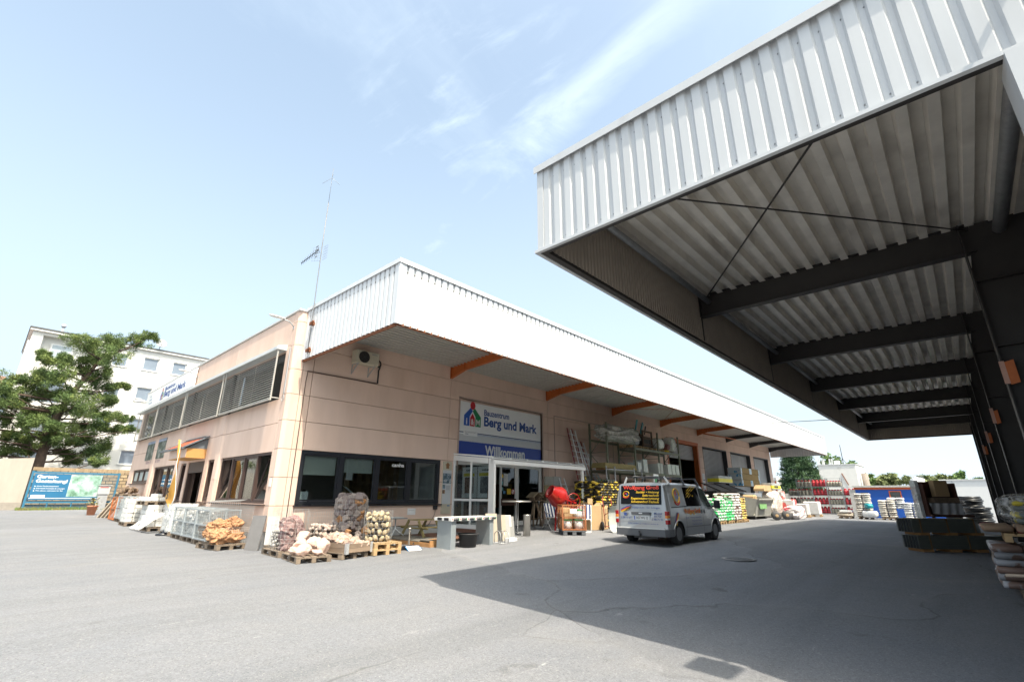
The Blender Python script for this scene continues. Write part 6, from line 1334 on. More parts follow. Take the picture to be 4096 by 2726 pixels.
for k, m in enumerate((M_VB, M_VT, M_VY)):
    mb = MB(); z = 1.22-.035*k; fpoly(mb, [(0, -.055), (.22, .03), (.40, .075), (.40-.06*k, .06-.005*k), (.30, .02), (.05, -.09)], (14.28-.010-.001*k, 8.37, z), (0, -1, 0)); mb.build('paint_stripe', m, V)
for s, yl, yr, z, h in (('Bismarckstr. 127, Solingen', 7.95, 7.02, 1.175, .07), ('2 54 15 67', 8.37, 8.0, .885, .06), ('Mobil', 7.22, 6.97, 1.02, .06), ('0172/', 7.22, 6.98, .94, .06), ('2 98 71 93', 7.30, 6.94, .85, .058), ('E-Mail: wolfgang.gross@gross-sanitaer.de', 8.12, 7.10, .725, .045)): rt(s, M_VB, yl, yr, z, h, .005 if h > .05 else 0)
mb = MB(); fpoly(mb, [(0, 0), (.11, 0), (.10, .04), (.12, .07), (.09, .09), (.02, .09), (-.01, .07), (.01, .04)], (14.27, 8.26, .97), (0, -1, 0)); mb.build('phone_symbol', M_VB, V)
M_LRED = mat('lamp_red', (.35, .01, .015), .15, var=.1, scale=20); M_LOR = mat('lamp_orange', (.75, .25, .03), .15, var=.1, scale=20); M_LWH = mat('lamp_clear', (.6, .6, .6), .15, var=.1, scale=20)
for s in (-1, 1):
    ye = CYV+s*(VW/2); ys_ = sorted((ye-s*.075, ye+s*.008))
    for (a, b, m) in ((.75, .87, M_LRED), (.87, .92, M_LWH), (.92, 1.0, M_LOR), (1.0, 1.12, M_LRED)): MB().cbox(14.262, 14.44, ys_[0], ys_[1], a+.001, b-.001, .006).build('tail_light', m, V)
bp_ = MB()
bp_.prism([(14.16, CYV-.82), (14.30, CYV-.90), (14.62, CYV-.91), (14.62, CYV-.86), (14.34, CYV-.84), (14.34, CYV+.84), (14.62, CYV+.86), (14.62, CYV+.91), (14.30, CYV+.90), (14.16, CYV+.82)], .40, .60, 'z'); bp_.build('rear_bumper', M_PLAS, V)
MB().prism([(14.20, CYV-.80), (14.34, CYV-.84), (14.34, CYV+.84), (14.20, CYV+.80)], .602, .625, 'z').build('bumper_step', M_GREYM, V)
MB().prism([(18.76, CYV-.6), (18.55, CYV-.86), (18.35, CYV-.87), (18.4, CYV-.7), (18.4, CYV+.7), (18.35, CYV+.87), (18.55, CYV+.86), (18.76, CYV+.6)], .36, .62, 'z').build('front_bumper', M_PLAS, V)
MB().tube([(14.3, CYV-.02, .46), (14.10, CYV-.02, .42), (14.08, CYV-.02, .52)], .03, 8).bar((14.35, CYV-.5, .36), (14.35, CYV+.3, .36), .06).lathe([(0, 0), (.03, .01), (.03, .04), (0, .05)], 10, (14.08, CYV-.02, .51)).build('tow_bar', M_DKST, V)
for s in (-1, 1): MB().box(17.62, 17.64, CYV+s*.72-.12, CYV+s*.72+.12, .18, .45).build('mud_flap', M_TYRE, V)
# side lettering
yv = CYV-VW/2-.008
text('Wolfgang Groß', V, M_VY, (15.50, yv, .985), (1, 0, 0), w=1.27, h=.20, bold=.045); text('Wolfgang Groß', V, M_VT, (15.49, yv-.002, .992), (1, 0, 0), w=1.26, h=.195, bold=.02)
for s, x, z, w in (('Sanitär • Heizung • Solartechnik', 15.55, .875, 1.25), ('• Regenwassernutzung', 15.98, .775, .85), ('• Schwimmbad-Technik', 15.98, .675, .85)): text(s, V, mat('van_pale_blue', (.10, .13, .34), .5, var=0), (x, yv, z), (1, 0, 0), w=w, h=.062)
for k, m in enumerate((M_VB, M_VT, M_VY)):
    mb = MB(); fpoly(mb, [(0, 0), (.06, .0), (.20, .22), (.30, .36), (.22, .33), (.10, .20)], (14.72+.05*k, yv-.001*k, .74-.02*k), (1, 0, 0)); mb.build('paint_stripe', m, V)
ys2 = CYV-hw(15.1, 1.55)-.016; U2 = (0, .10, .995)
ring((15.10, ys2, 1.58), (1, 0, 0), U2, .21, .21, M_VY, th=.016); ring((15.10, ys2, 1.54), (1, 0, 0), U2, .22, .24, M_VT, 'logo_arc', 3.75, 5.7, .022)
text('W', V, M_VT, (14.98, ys2-.004, 1.56), (1, 0, 0), w=.16, h=.16, bold=.02, up=U2); text('G', V, MATS['van_mid_blue'], (15.10, ys2-.006, 1.49), (1, 0, 0), w=.12, h=.14, bold=.02, up=U2)
for k, s in enumerate(('• Solaranlagen', '• Gas-Heizung', '• Sanitär • Wartung', '• Wartung', '• Kundendienst')):
    q = R_(24); yy = CYV-hw(16.3, 1.55)-.018; text(s, V, M_VY, (15.86, yy, 1.66-.085*k), (math.cos(q), .02, math.sin(q)), w=(.62, .66, .84, .45, .60)[k], h=.06, bold=.02, up=(-math.sin(q), .10, math.cos(q)))
# roof bars with feet and two long pipes
for k, x in enumerate((14.75, 15.9, 17.05)):
    t = thing('roof_bar', ('rear roof bar of the silver van', 'middle roof bar of the silver van', 'front roof bar of the silver van')[k], 'roof rack', (x, CYV, 1.97)); mb = MB(); mb.bar((x, CYV-.72, 2.14), (x, CYV+.72, 2.14), .035, .03); mb.build('cross_bar', M_BLACKF, t)
    for s in (-1, 1): MB().bar((x, CYV+s*.66, 2.15), (x+.02, CYV+s*.77, 1.945), .05, .04, up=(1, 0, 0)).box(x-.07, x+.07, CYV+s*.77-.03, CYV+s*.77+.03, 1.90, 1.935).build('bar_foot', M_GREYM if k == 0 else M_BLACKF, t)
for k, y in enumerate((CYV+.35, CYV-.1)): MB().tube([(14.6, y, 2.17), (17.3, y, 2.17)], .016, 6).build('roof_pipe', M_BLACKF, None, label=('left thin black pipe on the van roof bars', 'right thin black pipe on the van roof bars')[k], cat='pipe')
# ================================================================== GOODS BY THE ENTRANCE
def bag_mesh(name, m, L=.6, W=.38, H=.12, seed=0, e=(.38, .25)):
    mb = MB(); q = .55
    def f(u, v):
        a = u*2*math.pi; b = (v-.5)*math.pi; sg = lambda x, e: math.copysign(abs(x)**e, x)
        x = sg(math.cos(a), e[0])*sg(math.cos(b), e[1]); y = sg(math.sin(a), e[0])*sg(math.cos(b), e[1]); z = sg(math.sin(b), .9)
        n = mnoise.noise(Vector((x*1.5+seed*5, y*1.5, z+seed))); pinch = 1-.35*abs(x)**6
        return (L/2*x*(1+.03*n), W/2*y*(1+.04*n), H/2*(z*pinch*1.05+.20*n*(1-abs(z))+.12*n))
    mb.grid(f, 14, 8); return mb.mesh(name, m)
def bags(kind, m, L, W, H, n=3, e=(.38, .25)): return [bag_mesh('bag', m, L, W, H, k+len(kind), e) for k in range(n)]
def bag_stack(name, label, x, y, z, rz, meshes, L, W, H, nx, ny, layers, top_missing=0, hollow=True):
    """layers of nx (across x) by ny (along y) bags; the local frame is turned by rz"""
    t = thing(name, label, 'bag stack', (x, y, z), rz); W_ = WM[t]
    for l in range(layers):
        for i in range(nx):
            for j in range(ny):
                if hollow and l < layers-1 and 0 < i < nx-1 and j > 0: continue
                if l == layers-1 and top_missing and random.random() < top_missing: continue
                fl_ = (l % 2) and nx*ny > 1
                p = W_ @ Vector(((i-(nx-1)/2)*W*1.0+random.uniform(-.012, .012)+(.02 if fl_ else 0), (j-(ny-1)/2)*L*.98+random.uniform(-.015, .015)-(.02 if fl_ else 0), H*(.5+l*.93)))
                obj('bag', random.choice(meshes), t, True, M=TR(p.x, p.y, p.z, rz+math.pi/2+random.choice((0, math.pi))+random.uniform(-.05, .05), random.uniform(-.03, .03), random.uniform(-.03, .03)))
    return t
M_WOODG = mat('green_treated_wood', (.26, .21, .085), .8, var=.2, scale=7); M_GREYW = mat('grey_wood', (.16, .15, .13), .85, var=.2, scale=7)
# decking samples
DK = thing('deck_sample', 'low decking sample platform with orange wooden edge beside the counter', 'deck', (10.2, 13.2, gh(10.2, 13.2)))
z = gh(10.2, 12.5); M_OW = mat('orange_larch', (.42, .22, .09), .75, var=.2, scale=6)
for k in range(16): MB().box(9.32+k*.145, 9.45+k*.145, 12.35, 14.6, z+.10, z+.125).build('deck_board', (M_GREYW, mat('red_brown_deck', (.20, .10, .065), .8, var=.15))[k > 7], DK)
for k in range(6): MB().box(9.36+k*.145, 9.49+k*.145, 11.84, 12.33, z+.135, z+.16).build('deck_board', M_OW if k > 1 else M_GREYW, DK)
MB().box(9.33, 10.25, 11.80, 11.835, z-.02, z+.155).box(9.32, 9.355, 11.836, 14.6, z-.02, z+.098).build('edge_board', M_OW, DK)
# picnic bench on the deck
PB = thing('picnic_bench', 'small green wooden picnic bench on the decking by the wall', 'bench', (10.45, 13.75, z+.125)); zb = z+.125
for k in range(4): MB().box(10.08, 10.92, 13.45+k*.14, 13.58+k*.14, zb+.50, zb+.525).build('table_board', M_WOODG, PB)
for y in (13.10, 14.22):
    for k in range(2): MB().box(10.02, 10.98, y+k*.12, y+k*.12+.11, zb+.285, zb+.31).build('seat_board', M_WOODG, PB)
for x in (10.12, 10.84):
    MB().bar((x, 13.45, zb+.49), (x, 13.12, zb), .035, .09, up=(0, 1, 0)).build('leg', M_WOODG, PB); MB().bar((x, 13.98, zb+.49), (x, 14.35, zb), .035, .09, up=(0, 1, 0)).build('leg', M_WOODG, PB); MB().bar((x+.04, 13.0, zb+.26), (x+.04, 14.48, zb+.26), .03, .05).build('seat_beam', M_WOODG, PB)
FT = thing('folding_table', 'small grey folding table by the wall left of the picnic bench', 'table', (9.85, 14.35, z+.12))
MB().cbox(9.55, 10.15, 14.1, 14.62, z+.66, z+.69, .01).build('table_top', mat('slate_grey_top', (.20, .22, .24), .5), FT); MB().box(9.62, 10.02, 14.15, 14.5, z+.692, z+.72).build('board', M_GREYM, FT)
mb = MB(); mb.tube([(9.85, 14.36, z+.66), (9.85, 14.36, z+.35), (9.62, 14.2, z+.13)], .02, 6).tube([(9.85, 14.36, z+.35), (10.1, 14.2, z+.13)], .02, 6).tube([(9.85, 14.36, z+.35), (9.85, 14.6, z+.13)], .02, 6); mb.build('leg_frame', M_GREYM, FT)
# umbrella stand, clipboard
U = thing('parasol_stand', 'steel parasol stand with round base near the yellow gabion', 'parasol stand', (8.95, 12.3, gh(8.95, 12.3))); M_STST = mat('brushed_stainless', (.55, .53, .50), .3, metal=.9, var=.08, scale=2, stretch=(1, 1, .1))
MB().lathe([(0, .0), (.30, 0), (.30, .03), (.05, .06), (0, .06)], 24).build('base', M_STST, U, False); MB().lathe([(0, .05), (.032, .05), (.032, .50), (.05, .50), (.05, .53), (.028, .53), (0, .45)], 14).build('tube', M_STST, U, False)
MB().tube([(.09, -.06, .09), (.14, -.05, .12), (.16, -.02, .08)], .012, 6).build('clamp_screw', M_BLACKF, U, False)
for k, (x, y, a, w) in enumerate(((8.20, 11.72, 70, .04), (8.60, 11.92, 5, .38))):
    mb = MB(); mb.M = TR(x, y, gh(x, y), R_(a)); mb.cbox(-w/2 if k else -.15, w/2 if k else .15, -.03, .03, 0, .28 if not k else .11, .02); mb.build('foot_plate', M_BLACKF, None, label=('upright black foot plate beside the fresh pallets', 'flat black foot piece behind the blue framed sheet')[k], cat='foot plate')
CL = thing('price_sheet', 'price sheet in a blue frame lying tilted on the asphalt', 'notice', (8.72, 11.75, gh(8.7, 11.7)), R_(-10)); mb = MB(); mb.M = Matrix.Rotation(R_(22), 4, 'X'); mb.box(-.22, .22, -.15, .15, .03, .045); mb.build('frame', mat('frame_blue', (.03, .19, .45), .4), CL, False); mb = MB(); mb.M = Matrix.Rotation(R_(22), 4, 'X'); mb.box(-.195, .195, -.125, .125, .046, .049); mb.build('sheet', M_LW, CL, False)
SCR = MB(); SCR.M = TR(8.75, 13.0, gh(8.7, 13)); SCR.grid(lambda u, v: (-.3+.6*u, -.2+.4*v, .03+.14*max(0, mnoise.noise(Vector((u*4, v*4, 2)))+.3)), 10, 8); SCR.build('grey_foil', M_FILM, None, label='crumpled grey foil on the ground behind the parasol stand', cat='foil')
# counter with printed top
CT = thing('display_counter', 'grey metal display counter with a printed white top', 'counter', (10.3, 11.3, gh(10.3, 11.3))); zc = gh(10.2, 11.2); M_CTR = mat('blue_grey_steel', (.34, .38, .40), .4, metal=.4, var=.05)
for a, b in ((9.42, 9.60), (10.96, 11.12)): MB().cbox(a, b, 10.99, 11.62, zc-.02, zc+.74, .006).build('leg_panel', M_CTR, CT)
MB().box(9.36, 11.18, 10.93, 11.70, zc+.742, zc+.83).build('top_slab', mat('counter_top_white', (.72, .72, .70), .5, var=.03), CT)
for k in range(6):
    x = 9.37+k*.302; MB().box(x+.075, x+.255, 10.925, 10.929, zc+.75, zc+.822).build('edge_print', M_BLACKF, CT); MB().box(x+.26, x+.285, 10.925, 10.929, zc+.75, zc+.822).build('edge_print', M_GRN, CT); MB().box(x+.02, x+.05, 10.925, 10.929, zc+.765, zc+.81).build('edge_print', M_RED, CT)
    text('REDSTON', CT, M_LW, (x+.085, 10.923, zc+.785), (1, 0, 0), w=.16, h=.025, name='edge_lettering')
for k in range(2): MB().box(9.352, 9.357, 11.05+k*.3, 11.25+k*.3, zc+.75, zc+.822).build('edge_print', M_BLACKF, CT)
for i in range(9):
    for j in range(4): MB().box(9.42+i*.19, 9.52+i*.19, 10.98+j*.17, 11.06+j*.17, zc+.8305, zc+.832).build('top_print', mat('print_pale', (.50, .53, .50), .6), CT)
BK = thing('mortar_tub', 'black round plastic tub under the counter', 'tub', (10.22, 11.15, gh(10.2, 11.1))); MB().lathe([(0, 0), (.235, 0), (.285, .34), (.315, .345), (.315, .375), (.275, .375), (.225, .03), (0, .03)], 28).build('tub', mat('black_tub', (.03, .03, .032), .6, var=.2), BK, False)
# bike rack
BR = thing('bike_rack', 'small galvanised bicycle rack in front of the tile samples', 'bicycle rack', (11.35, 10.9, gh(11.3, 10.9)), R_(-8)); mb = MB()
for k in range(3): mb.tube([(.0+.16*k, 0, .02)]+[(.0+.16*k+.001*q, .17-.17*math.cos(q/10*math.pi), .20+.17*math.sin(q/10*math.pi)) for q in range(11)]+[(.01+.16*k, .34, .02)], .012, 6)
mb.tube([(-.06, 0, .02), (.40, 0, .02)], .014, 6).tube([(-.06, .34, .02), (.40, .34, .02)], .014, 6); mb.build('rack_frame', M_GALV, BR, False)
# tile samples leaning
for k in range(5):
    x = 11.62+.16*k; mb = MB(); mb.M = TR(x, 11.55-.04*k, gh(x, 11.5), R_(-28), R_(-13)); mb.box(-.18, .20, -.012, .012, 0, .86-.03*k)
    mb.build('sample_board', mat(('board_cream', 'board_black', 'board_cream', 'board_grey', 'board_slate')[k], ((.40, .34, .27), (.05, .05, .05), (.36, .31, .25), (.33, .33, .32), (.24, .24, .235))[k], .7, var=.1), None, label=('leftmost cream sample board leaning by the lean-to', 'black edged sample board second from left', 'cream sample board in the middle of the row', 'grey sample board second from the right', 'slate grey sample board at the right end with white note')[k], cat='sample board', group='leaning sample boards')
MB().box(11.95, 12.35, 11.12, 11.30, gh(12, 11.2), gh(12, 11.2)+.10).build('white_block', M_LW, None, label='white block at the foot of the sample boards', cat='block')
mb = MB(); mb.M = TR(12.26, 11.39, gh(12.2, 11.4), R_(-28), R_(-13)); mb.box(-.12, .10, -.018, -.014, .42, .78); mb.build('note_sheet', mat('paper', (.75, .75, .75)), None, label='white note on the rightmost sample board', cat='notice')
MB().box(13.05, 13.10, 12.95, 13.25, gh(13, 12.4), gh(13, 12.4)+1.5).build('leaning_board', mat('brown_panel', (.30, .18, .10), .7, var=.15), None, label='brown panel standing inside the lean-to corner', cat='panel')
# bar table + ash bin
BT = thing('bar_table', 'round stainless bar table beside the ash bin', 'table', (13.35, 12.05, gh(13.3, 12))); 
MB().lathe([(0, 1.12), (.50, 1.12), (.53, 1.135), (.53, 1.16), (.48, 1.175), (0, 1.175)], 32).build('table_top', M_STST, BT, False)
for k in range(3):
    a = k*2.094+.3; MB().tube([(.06*math.cos(a), .06*math.sin(a), 1.12), (.06*math.cos(a), .06*math.sin(a), .12), (.12*math.cos(a), .12*math.sin(a), .05), (.36*math.cos(a), .36*math.sin(a), .02)], .018, 8).build('leg', mat('dark_chrome', (.25, .25, .25), .25, metal=.9), BT, False)
AB_ = thing('ash_bin', 'slim stainless steel ash bin in the sun before the doors', 'bin', (13.50, 11.70, gh(13.4, 11.7))); MB().lathe([(0, 0), (.125, 0), (.125, .66), (.135, .665), (.135, .70), (.1, .715), (.08, .70), (0, .70)], 24).build('bin_body', M_STST, AB_, False)
# bird houses on stands
M_BARK = mat('bark_wood', (.20, .145, .10), .9, var=.3, scale=10, bump=.4, bscale=20)
for k, (x, y) in enumerate(((17.05, 14.3), (17.65, 14.4))):
    t = thing('bird_house', ('left rustic bird house on a tripod of branches', 'right rustic bird house on a tripod of branches')[k], 'bird house', (x, y, gh(x, y))); 
    for q in range(3): a = q*2.094+3.6; MB().tube([(.05*math.cos(a), .05*math.sin(a), 1.05), (.34*math.cos(a), .34*math.sin(a), 0)], [.045, .035], 7).build('leg', M_BARK, t, False)
    MB().tube([(-.28, 0, .32), (.25, .1, .30)], .02, 6).build('cross_branch', M_BARK, t, False); MB().box(-.26, .26, -.2, .2, 1.05, 1.08).build('floor', M_BARK, t, False)
    for sx in (-1, 1): MB().box(sx*.18-.02, sx*.18+.02, -.14, .14, 1.08, 1.24).build('wall', M_BARK, t, False); MB().bar((sx*.36, 0, 1.20), (0, 0, 1.42), .44, .03, up=(0, 0, 1)).build('roof_side', mat('straw_roof', (.33, .26, .17), .9, var=.3, scale=12), t, False)
# folding chair with blue stripes
FC = thing('folding_chair', 'folding garden chair with blue and white stripes', 'chair', (16.35, 12.75, gh(16.3, 12.7)), R_(-20)); 
mb = MB()
for sx in (-.26, .26): mb.tube([(sx, -.28, 0), (sx, .12, .45), (sx, .30, 1.0)], .013, 6).tube([(sx, .28, 0), (sx, -.22, .46)], .013, 6).tube([(sx, .18, .62), (sx, -.26, .62)], .015, 6)
mb.tube([(-.26, -.28, 0), (.26, -.28, 0)], .013, 6).tube([(-.26, .28, 0), (.26, .28, 0)], .013, 6); mb.build('frame', M_WHITEF, FC, False)
for k in range(7): MB().prism([(.13, .47), (.31, 1.0), (.32, 1.0), (.14, .47)], -.25+k*.0715, -.25+k*.0715+.0705, 'x').build('back_stripe', (mat('stripe_navy', (.02, .04, .14), .8), M_LW)[k % 2], FC, False)
MB().box(-.25, .25, -.24, .14, .455, .47).build('seat', M_LW, FC, False)
# rusty cage on plastic pallet
zg = gh(15.28, 11.05); PP_ = thing('plastic_pallet', 'dark grey plastic pallet under the rusty mesh cage', 'pallet', (15.28, 11.05, zg), R_(-45))
MB().cbox(-.41, .41, -.61, .61, .11, .155, .01).build('deck', M_PLAS, PP_, False)
for x in (-.33, 0, .33):
    for y in (-.53, 0, .53): MB().box(x-.07, x+.07, y-.07, y+.07, 0, .109).build('foot', M_PLAS, PP_, False)
make_cage('mesh_cage', 'rusty mesh cage of paint buckets and cartons near the van', (15.28, 11.05, zg+.158), R_(-45), h=.86, m=mat('rusty_cage', (.33, .12, .045), .7, var=.3, scale=9), nw=12)
def lp(x, y, z): return Matrix.Translation((15.28, 11.05, zg+.18)) @ Matrix.Rotation(R_(-45), 4, 'Z') @ Vector((x, y, z))
M_BUCK = mat('white_bucket', (.72, .73, .71), .5, var=.1, scale=6, rgb2=(.35, .36, .36), thr=(.58, .62, 5)); M_LID = mat('green_lid', (.03, .33, .10), .5); M_CARD = mat('cardboard', (.48, .33, .18), .85, var=.08, scale=3); 
bk_ = MB().lathe([(0, 0), (.135, 0), (.15, .30), (0, .30)], 18).mesh('bucket_body', M_BUCK); bl_ = MB().lathe([(0, .301), (.158, .301), (.158, .335), (0, .335)], 18).mesh('lid', M_LID)
for k, (x, y, zz) in enumerate(((-.20, -.40, 0), (.20, -.40, 0), (.20, -.40, .34), (-.22, -.05, .0), (.20, -.02, 0), (.2, -.03, .34))):
    p = lp(x, y, zz); t = thing('paint_bucket', ('white bucket with green lid at the left front of the rusty cage', 'white bucket with green lid at the right front bottom of the rusty cage', 'upper white bucket with green lid at the right front', 'white bucket behind the left front one', 'white bucket behind the right front one', 'upper rear white bucket in the rusty cage')[k], 'bucket', p, random.uniform(0, 6), 'buckets in the rusty cage'); obj('bucket_body', bk_, t, False); obj('lid', bl_, t, False)
for k, (x, y, zz, a, b, c) in enumerate(((-.2, -.38, .345, .3, .22, .2), (-.22, .22, .0, .35, .4, .42), (.18, .35, 0, .4, .4, .5), (-.2, .25, .43, .36, .4, .3), (-.03, -.12, .36, .16, .2, .34), (-.2, -.05, .56, .3, .25, .15))):
    p = lp(x, y, zz); mb = MB(); mb.M = Matrix.Translation(p) @ Matrix.Rotation(R_(-45+random.uniform(-8, 8)), 4, 'Z'); mb.cbox(-a/2, a/2, -b/2, b/2, 0, c, .006); mb.build('carton', M_CARD, None, label=('small red white carton on the left front bucket', 'large brown carton low in the left of the rusty cage', 'brown carton at the back right of the rusty cage', 'brown carton high at the left of the rusty cage', 'upright narrow carton between the buckets', 'flat brown carton on top of the cage load')[k], cat='carton', group='cartons in the rusty cage')
mb = MB(); q = Matrix.Translation(lp(0, -.62, .55)) @ Matrix.Rotation(R_(-45), 4, 'Z'); mb.M = q; mb.box(-.14, .10, -.006, 0, 0, .16); mb.build('cage_note', mat('paper', (.75, .75, .75)), None, label='white note tied to the front of the rusty cage', cat='notice')
# concrete mixer
MX = thing('concrete_mixer', 'red concrete mixer with tilting wheel behind the rusty cage', 'concrete mixer', (16.0, 11.95, gh(16, 11.9)), R_(-20)); M_MR = mat('mixer_red', (.34, .013, .012), .35, var=.08, coat=.2)
d = MB(); d.M = TR(-.25, 0, 1.28, 0, 0, R_(-62)); d.lathe([(0, -.38), (.26, -.36), (.40, -.12), (.41, .02), (.26, .40), (.27, .42), (.24, .42), (.38, .02), (.36, -.1), (0, -.33)], 28); d.build('drum', M_MR, MX, False)
d = MB(); c = Vector((.22, -.42, 1.12)); d.tube([c+Vector((.29*math.cos(a), 0, .29*math.sin(a))) for a in np.linspace(0, 2*math.pi, 28, endpoint=False)], .016, 6, closed=True)
for k in range(3): a = k*2.094+.5; d.bar(c, c+Vector((.29*math.cos(a), 0, .29*math.sin(a))), .03, .015)
d.build('tilt_wheel', M_MR, MX, False); MB().bar((-.45, -.36, 1.28), (.35, -.38, 1.05), .06).bar((.2, -.38, 1.1), (.25, .3, 1.05), .06).build('yoke', M_MR, MX, False)
for (a, b) in (((.1, -.36, 1.1), (.45, -.3, 0)), ((.1, .34, 1.1), (.45, .3, 0)), ((-.05, -.36, 1.1), (.05, -.32, 0)), ((-.1, .34, 1.1), (-.2, .32, 0))): MB().bar(a, b, .05).build('leg', M_MR, MX, False)
MB().cbox(.12, .40, -.2, .16, .95, 1.25, .03).build('motor_box', M_BLACKF, MX, False)
# second folding chair frame, cartons, hand truck, wheelbarrow tray
C2 = copy_tree(FC, (16.55, 11.35, gh(16.5, 11.3)), R_(-60), 'white folding chair frame at the right side of the rusty cage')
for k, (x, y, w, d_, h, rz) in enumerate(((17.75, 11.75, .62, .45, .96, -14), (18.35, 11.75, .5, .45, .84, 8), (17.75, 11.85, .26, .2, .24, 30))):
    zz = gh(x, y)+(0 if k < 2 else .97); mb = MB(); mb.M = TR(x, y, zz, R_(rz), 0, R_(12 if k == 2 else 0)); mb.cbox(-w/2, w/2, -d_/2, d_/2, 0, h, .01); o = mb.build('cardboard_box', M_CARD, None, label=('tall brown cardboard box between rusty cage and hand truck', 'brown cardboard box behind the hand truck', 'small carton lying on the tall cardboard box')[k], cat='box')
    if k < 2:
        for s in (-1, 1): f = MB(); f.M = TR(x, y, zz, R_(rz)); f.bar((s*w*.5, 0, h), (s*w*.72, 0, h+.10), d_*.95, .006, up=(1, 0, 0)); f.build('flap', M_CARD, o)
HT = thing('hand_truck', 'red hand truck with black tyre leaning by the cardboard boxes', 'hand truck', (18.0, 11.1, gh(18, 11.1)), R_(-40)); mb = MB()
mb.tube([(-.18, .0, .1), (-.18, .25, 1.25), (-.12, .36, 1.32)], .016, 7).tube([(.18, 0, .1), (.18, .25, 1.25), (.12, .36, 1.32)], .016, 7).tube([(-.18, .1, .6), (0, -.22, .75), (.18, .1, .6)], .014, 6).tube([(-.3, .05, .16), (.3, .05, .16)], .014, 6); mb.build('frame', mat('truck_red', (.30, .03, .02), .5), HT, False)
for s in (-1, 1): mb = MB(); mb.lathe([(.09, -.04), (.15, -.045), (.175, -.02), (.175, .02), (.15, .045), (.09, .04)], 20, (s*.30, .05, .18), 'x'); mb.build('tyre', M_TYRE, HT, False); mb = MB(); mb.lathe([(0, -.03), (.1, -.03), (.1, .03), (0, .03)], 14, (s*.30, .05, .18), 'x'); mb.build('rim', M_RIM, HT, False)
TRY = thing('wheelbarrow_tray', 'pale grey wheelbarrow tray standing upright left of the van', 'wheelbarrow', (17.4, 10.45, gh(17.4, 10.4)), R_(-35)); mb = MB()
mb.grid(lambda u, v: ((-.32+.64*u)*(1-.25*(2*v-1)**4), .16*((2*u-1)**4+(2*v-1)**4)*-1+.1, .02+.98*v), 12, 12); mb.grid(lambda u, v: ((-.32+.64*u)*(1-.25*(2*v-1)**4), .16*((2*u-1)**4+(2*v-1)**4)*-1+.112, .02+.98*v), 12, 12); mb.build('tray', mat('tray_grey', (.48, .50, .47), .45, var=.08), TRY, False)
# black and yellow bag pallet
M_BYB = mat('black_yellow_bag', (.025, .024, .022), .4, var=.1, scale=3, rgb2=(.62, .45, .05), thr=(.54, .57, 4.2), rnd=.2); bb = bags('by', M_BYB, .50, .30, .11)
pallet(19.2, 12.45, 0, 'pallet under the black and yellow bags'); bag_stack('bag_stack', 'stack of black and yellow printed bags behind the van', 19.2, 12.45, gh(19, 12.4)+.146, R_(0), bb, .5, .30, .115, 5, 3, 17, .3)
for k, (x, y, zz, r) in enumerate(((18.65, 12.2, 2.12, .4), (19.3, 12.6, 2.12, 1.2), (18.95, 12.7, 2.2, 1.0))): obj('loose_bag', bb[k], None, True, M=TR(x, y, zz, r, R_(10), R_((0, 0, -60)[k])), label=('loose black yellow bag at the left top of the stack', 'loose black yellow bag at the right top of the stack', 'black yellow bag standing upright on the stack')[k], cat='bag')
# tile panels on the wall and paper signs
for k, (x0, x1, z0, z1, c) in enumerate(((18.55, 19.2, 2.05, 2.44, (.48, .47, .42)), (19.22, 19.85, 1.95, 2.46, (.50, .50, .48)), (18.55, 19.2, 1.62, 2.03, (.46, .38, .22)), (19.22, 19.85, 1.45, 1.93, (.46, .46, .44)), (18.55, 19.2, 1.1, 1.6, (.42, .40, .34)))):
    MB().box(x0, x1, YW-.10, YW-.03, z0, z1).build('tile_panel', mat('tile_panel_%d' % k, c, .6, var=.06), None, label=('pale tile panel at the top left on the wall beside the doors', 'pale tile panel at the top right on the wall beside the doors', 'yellow ochre tile panel in the middle left on the wall', 'light grey tile panel behind the mixer', 'beige tile panel at the bottom left behind the bird houses')[k], cat='panel', group='tile panels on the wall')
# ladders
M_ALU = mat('bright_aluminium', (.80, .81, .81), .4, metal=.1, var=.05)
def ladder(x, y0, y1, z1, w, m, label, dx=0.0, sect=1):
    t = thing('ladder', label, 'ladder', (x, y0, gh(x, y0)), group='ladders leaning on the wall'); z0 = gh(x, y0)
    for s in (0, w): MB().bar((x+s, y0, z0), (x+s+dx, y1, z1), .028, .075, up=(1, 0, 0)).build('stile', m, t)
    n = int((z1-z0)/.28); rm = None
    for k in range(1, n): u = k/n; MB().bar((x+dx*u, y0+(y1-y0)*u, z0+(z1-z0)*u), (x+dx*u+w, y0+(y1-y0)*u, z0+(z1-z0)*u), .035, .035).build('rung', M_ALU, t)
M_LRD = mat('ladder_red', (.26, .045, .05), .5, var=.15)
for k, (x, z1, m, y0) in enumerate(((20.55, 4.95, M_LRD, 13.9), (20.85, 4.9, M_ALU, 13.75), (21.35, 4.35, M_LRD, 13.8), (21.6, 4.3, M_ALU, 13.6), (22.05, 3.75, M_ALU, 13.4), (22.55, 3.0, M_ALU, 13.2), (19.75, 2.4, M_ALU, 14.2))): ladder(x, y0, YW-.12, z1, .40, m, ('tallest red edged ladder at the left of the ladder row', 'tallest aluminium ladder beside the red one', 'second red edged ladder in the row', 'aluminium ladder in the middle of the row', 'shorter aluminium ladder right of the middle', 'shortest aluminium ladder at the right of the row', 'small ladder behind the concrete mixer')[k], -.12)
for k, (x, y) in enumerate(((18.45, 12.66), (19.0, 14.9))): MB().box(x-.12, x+.12, y-.01, y, 1.45, 1.85).build('paper_sign', mat('paper_blue', (.55, .63, .66), .6, var=.1, scale=20), None, label=('pale paper sign on the right lean-to post', 'pale paper sign on the wall behind the mixer')[k], cat='notice')
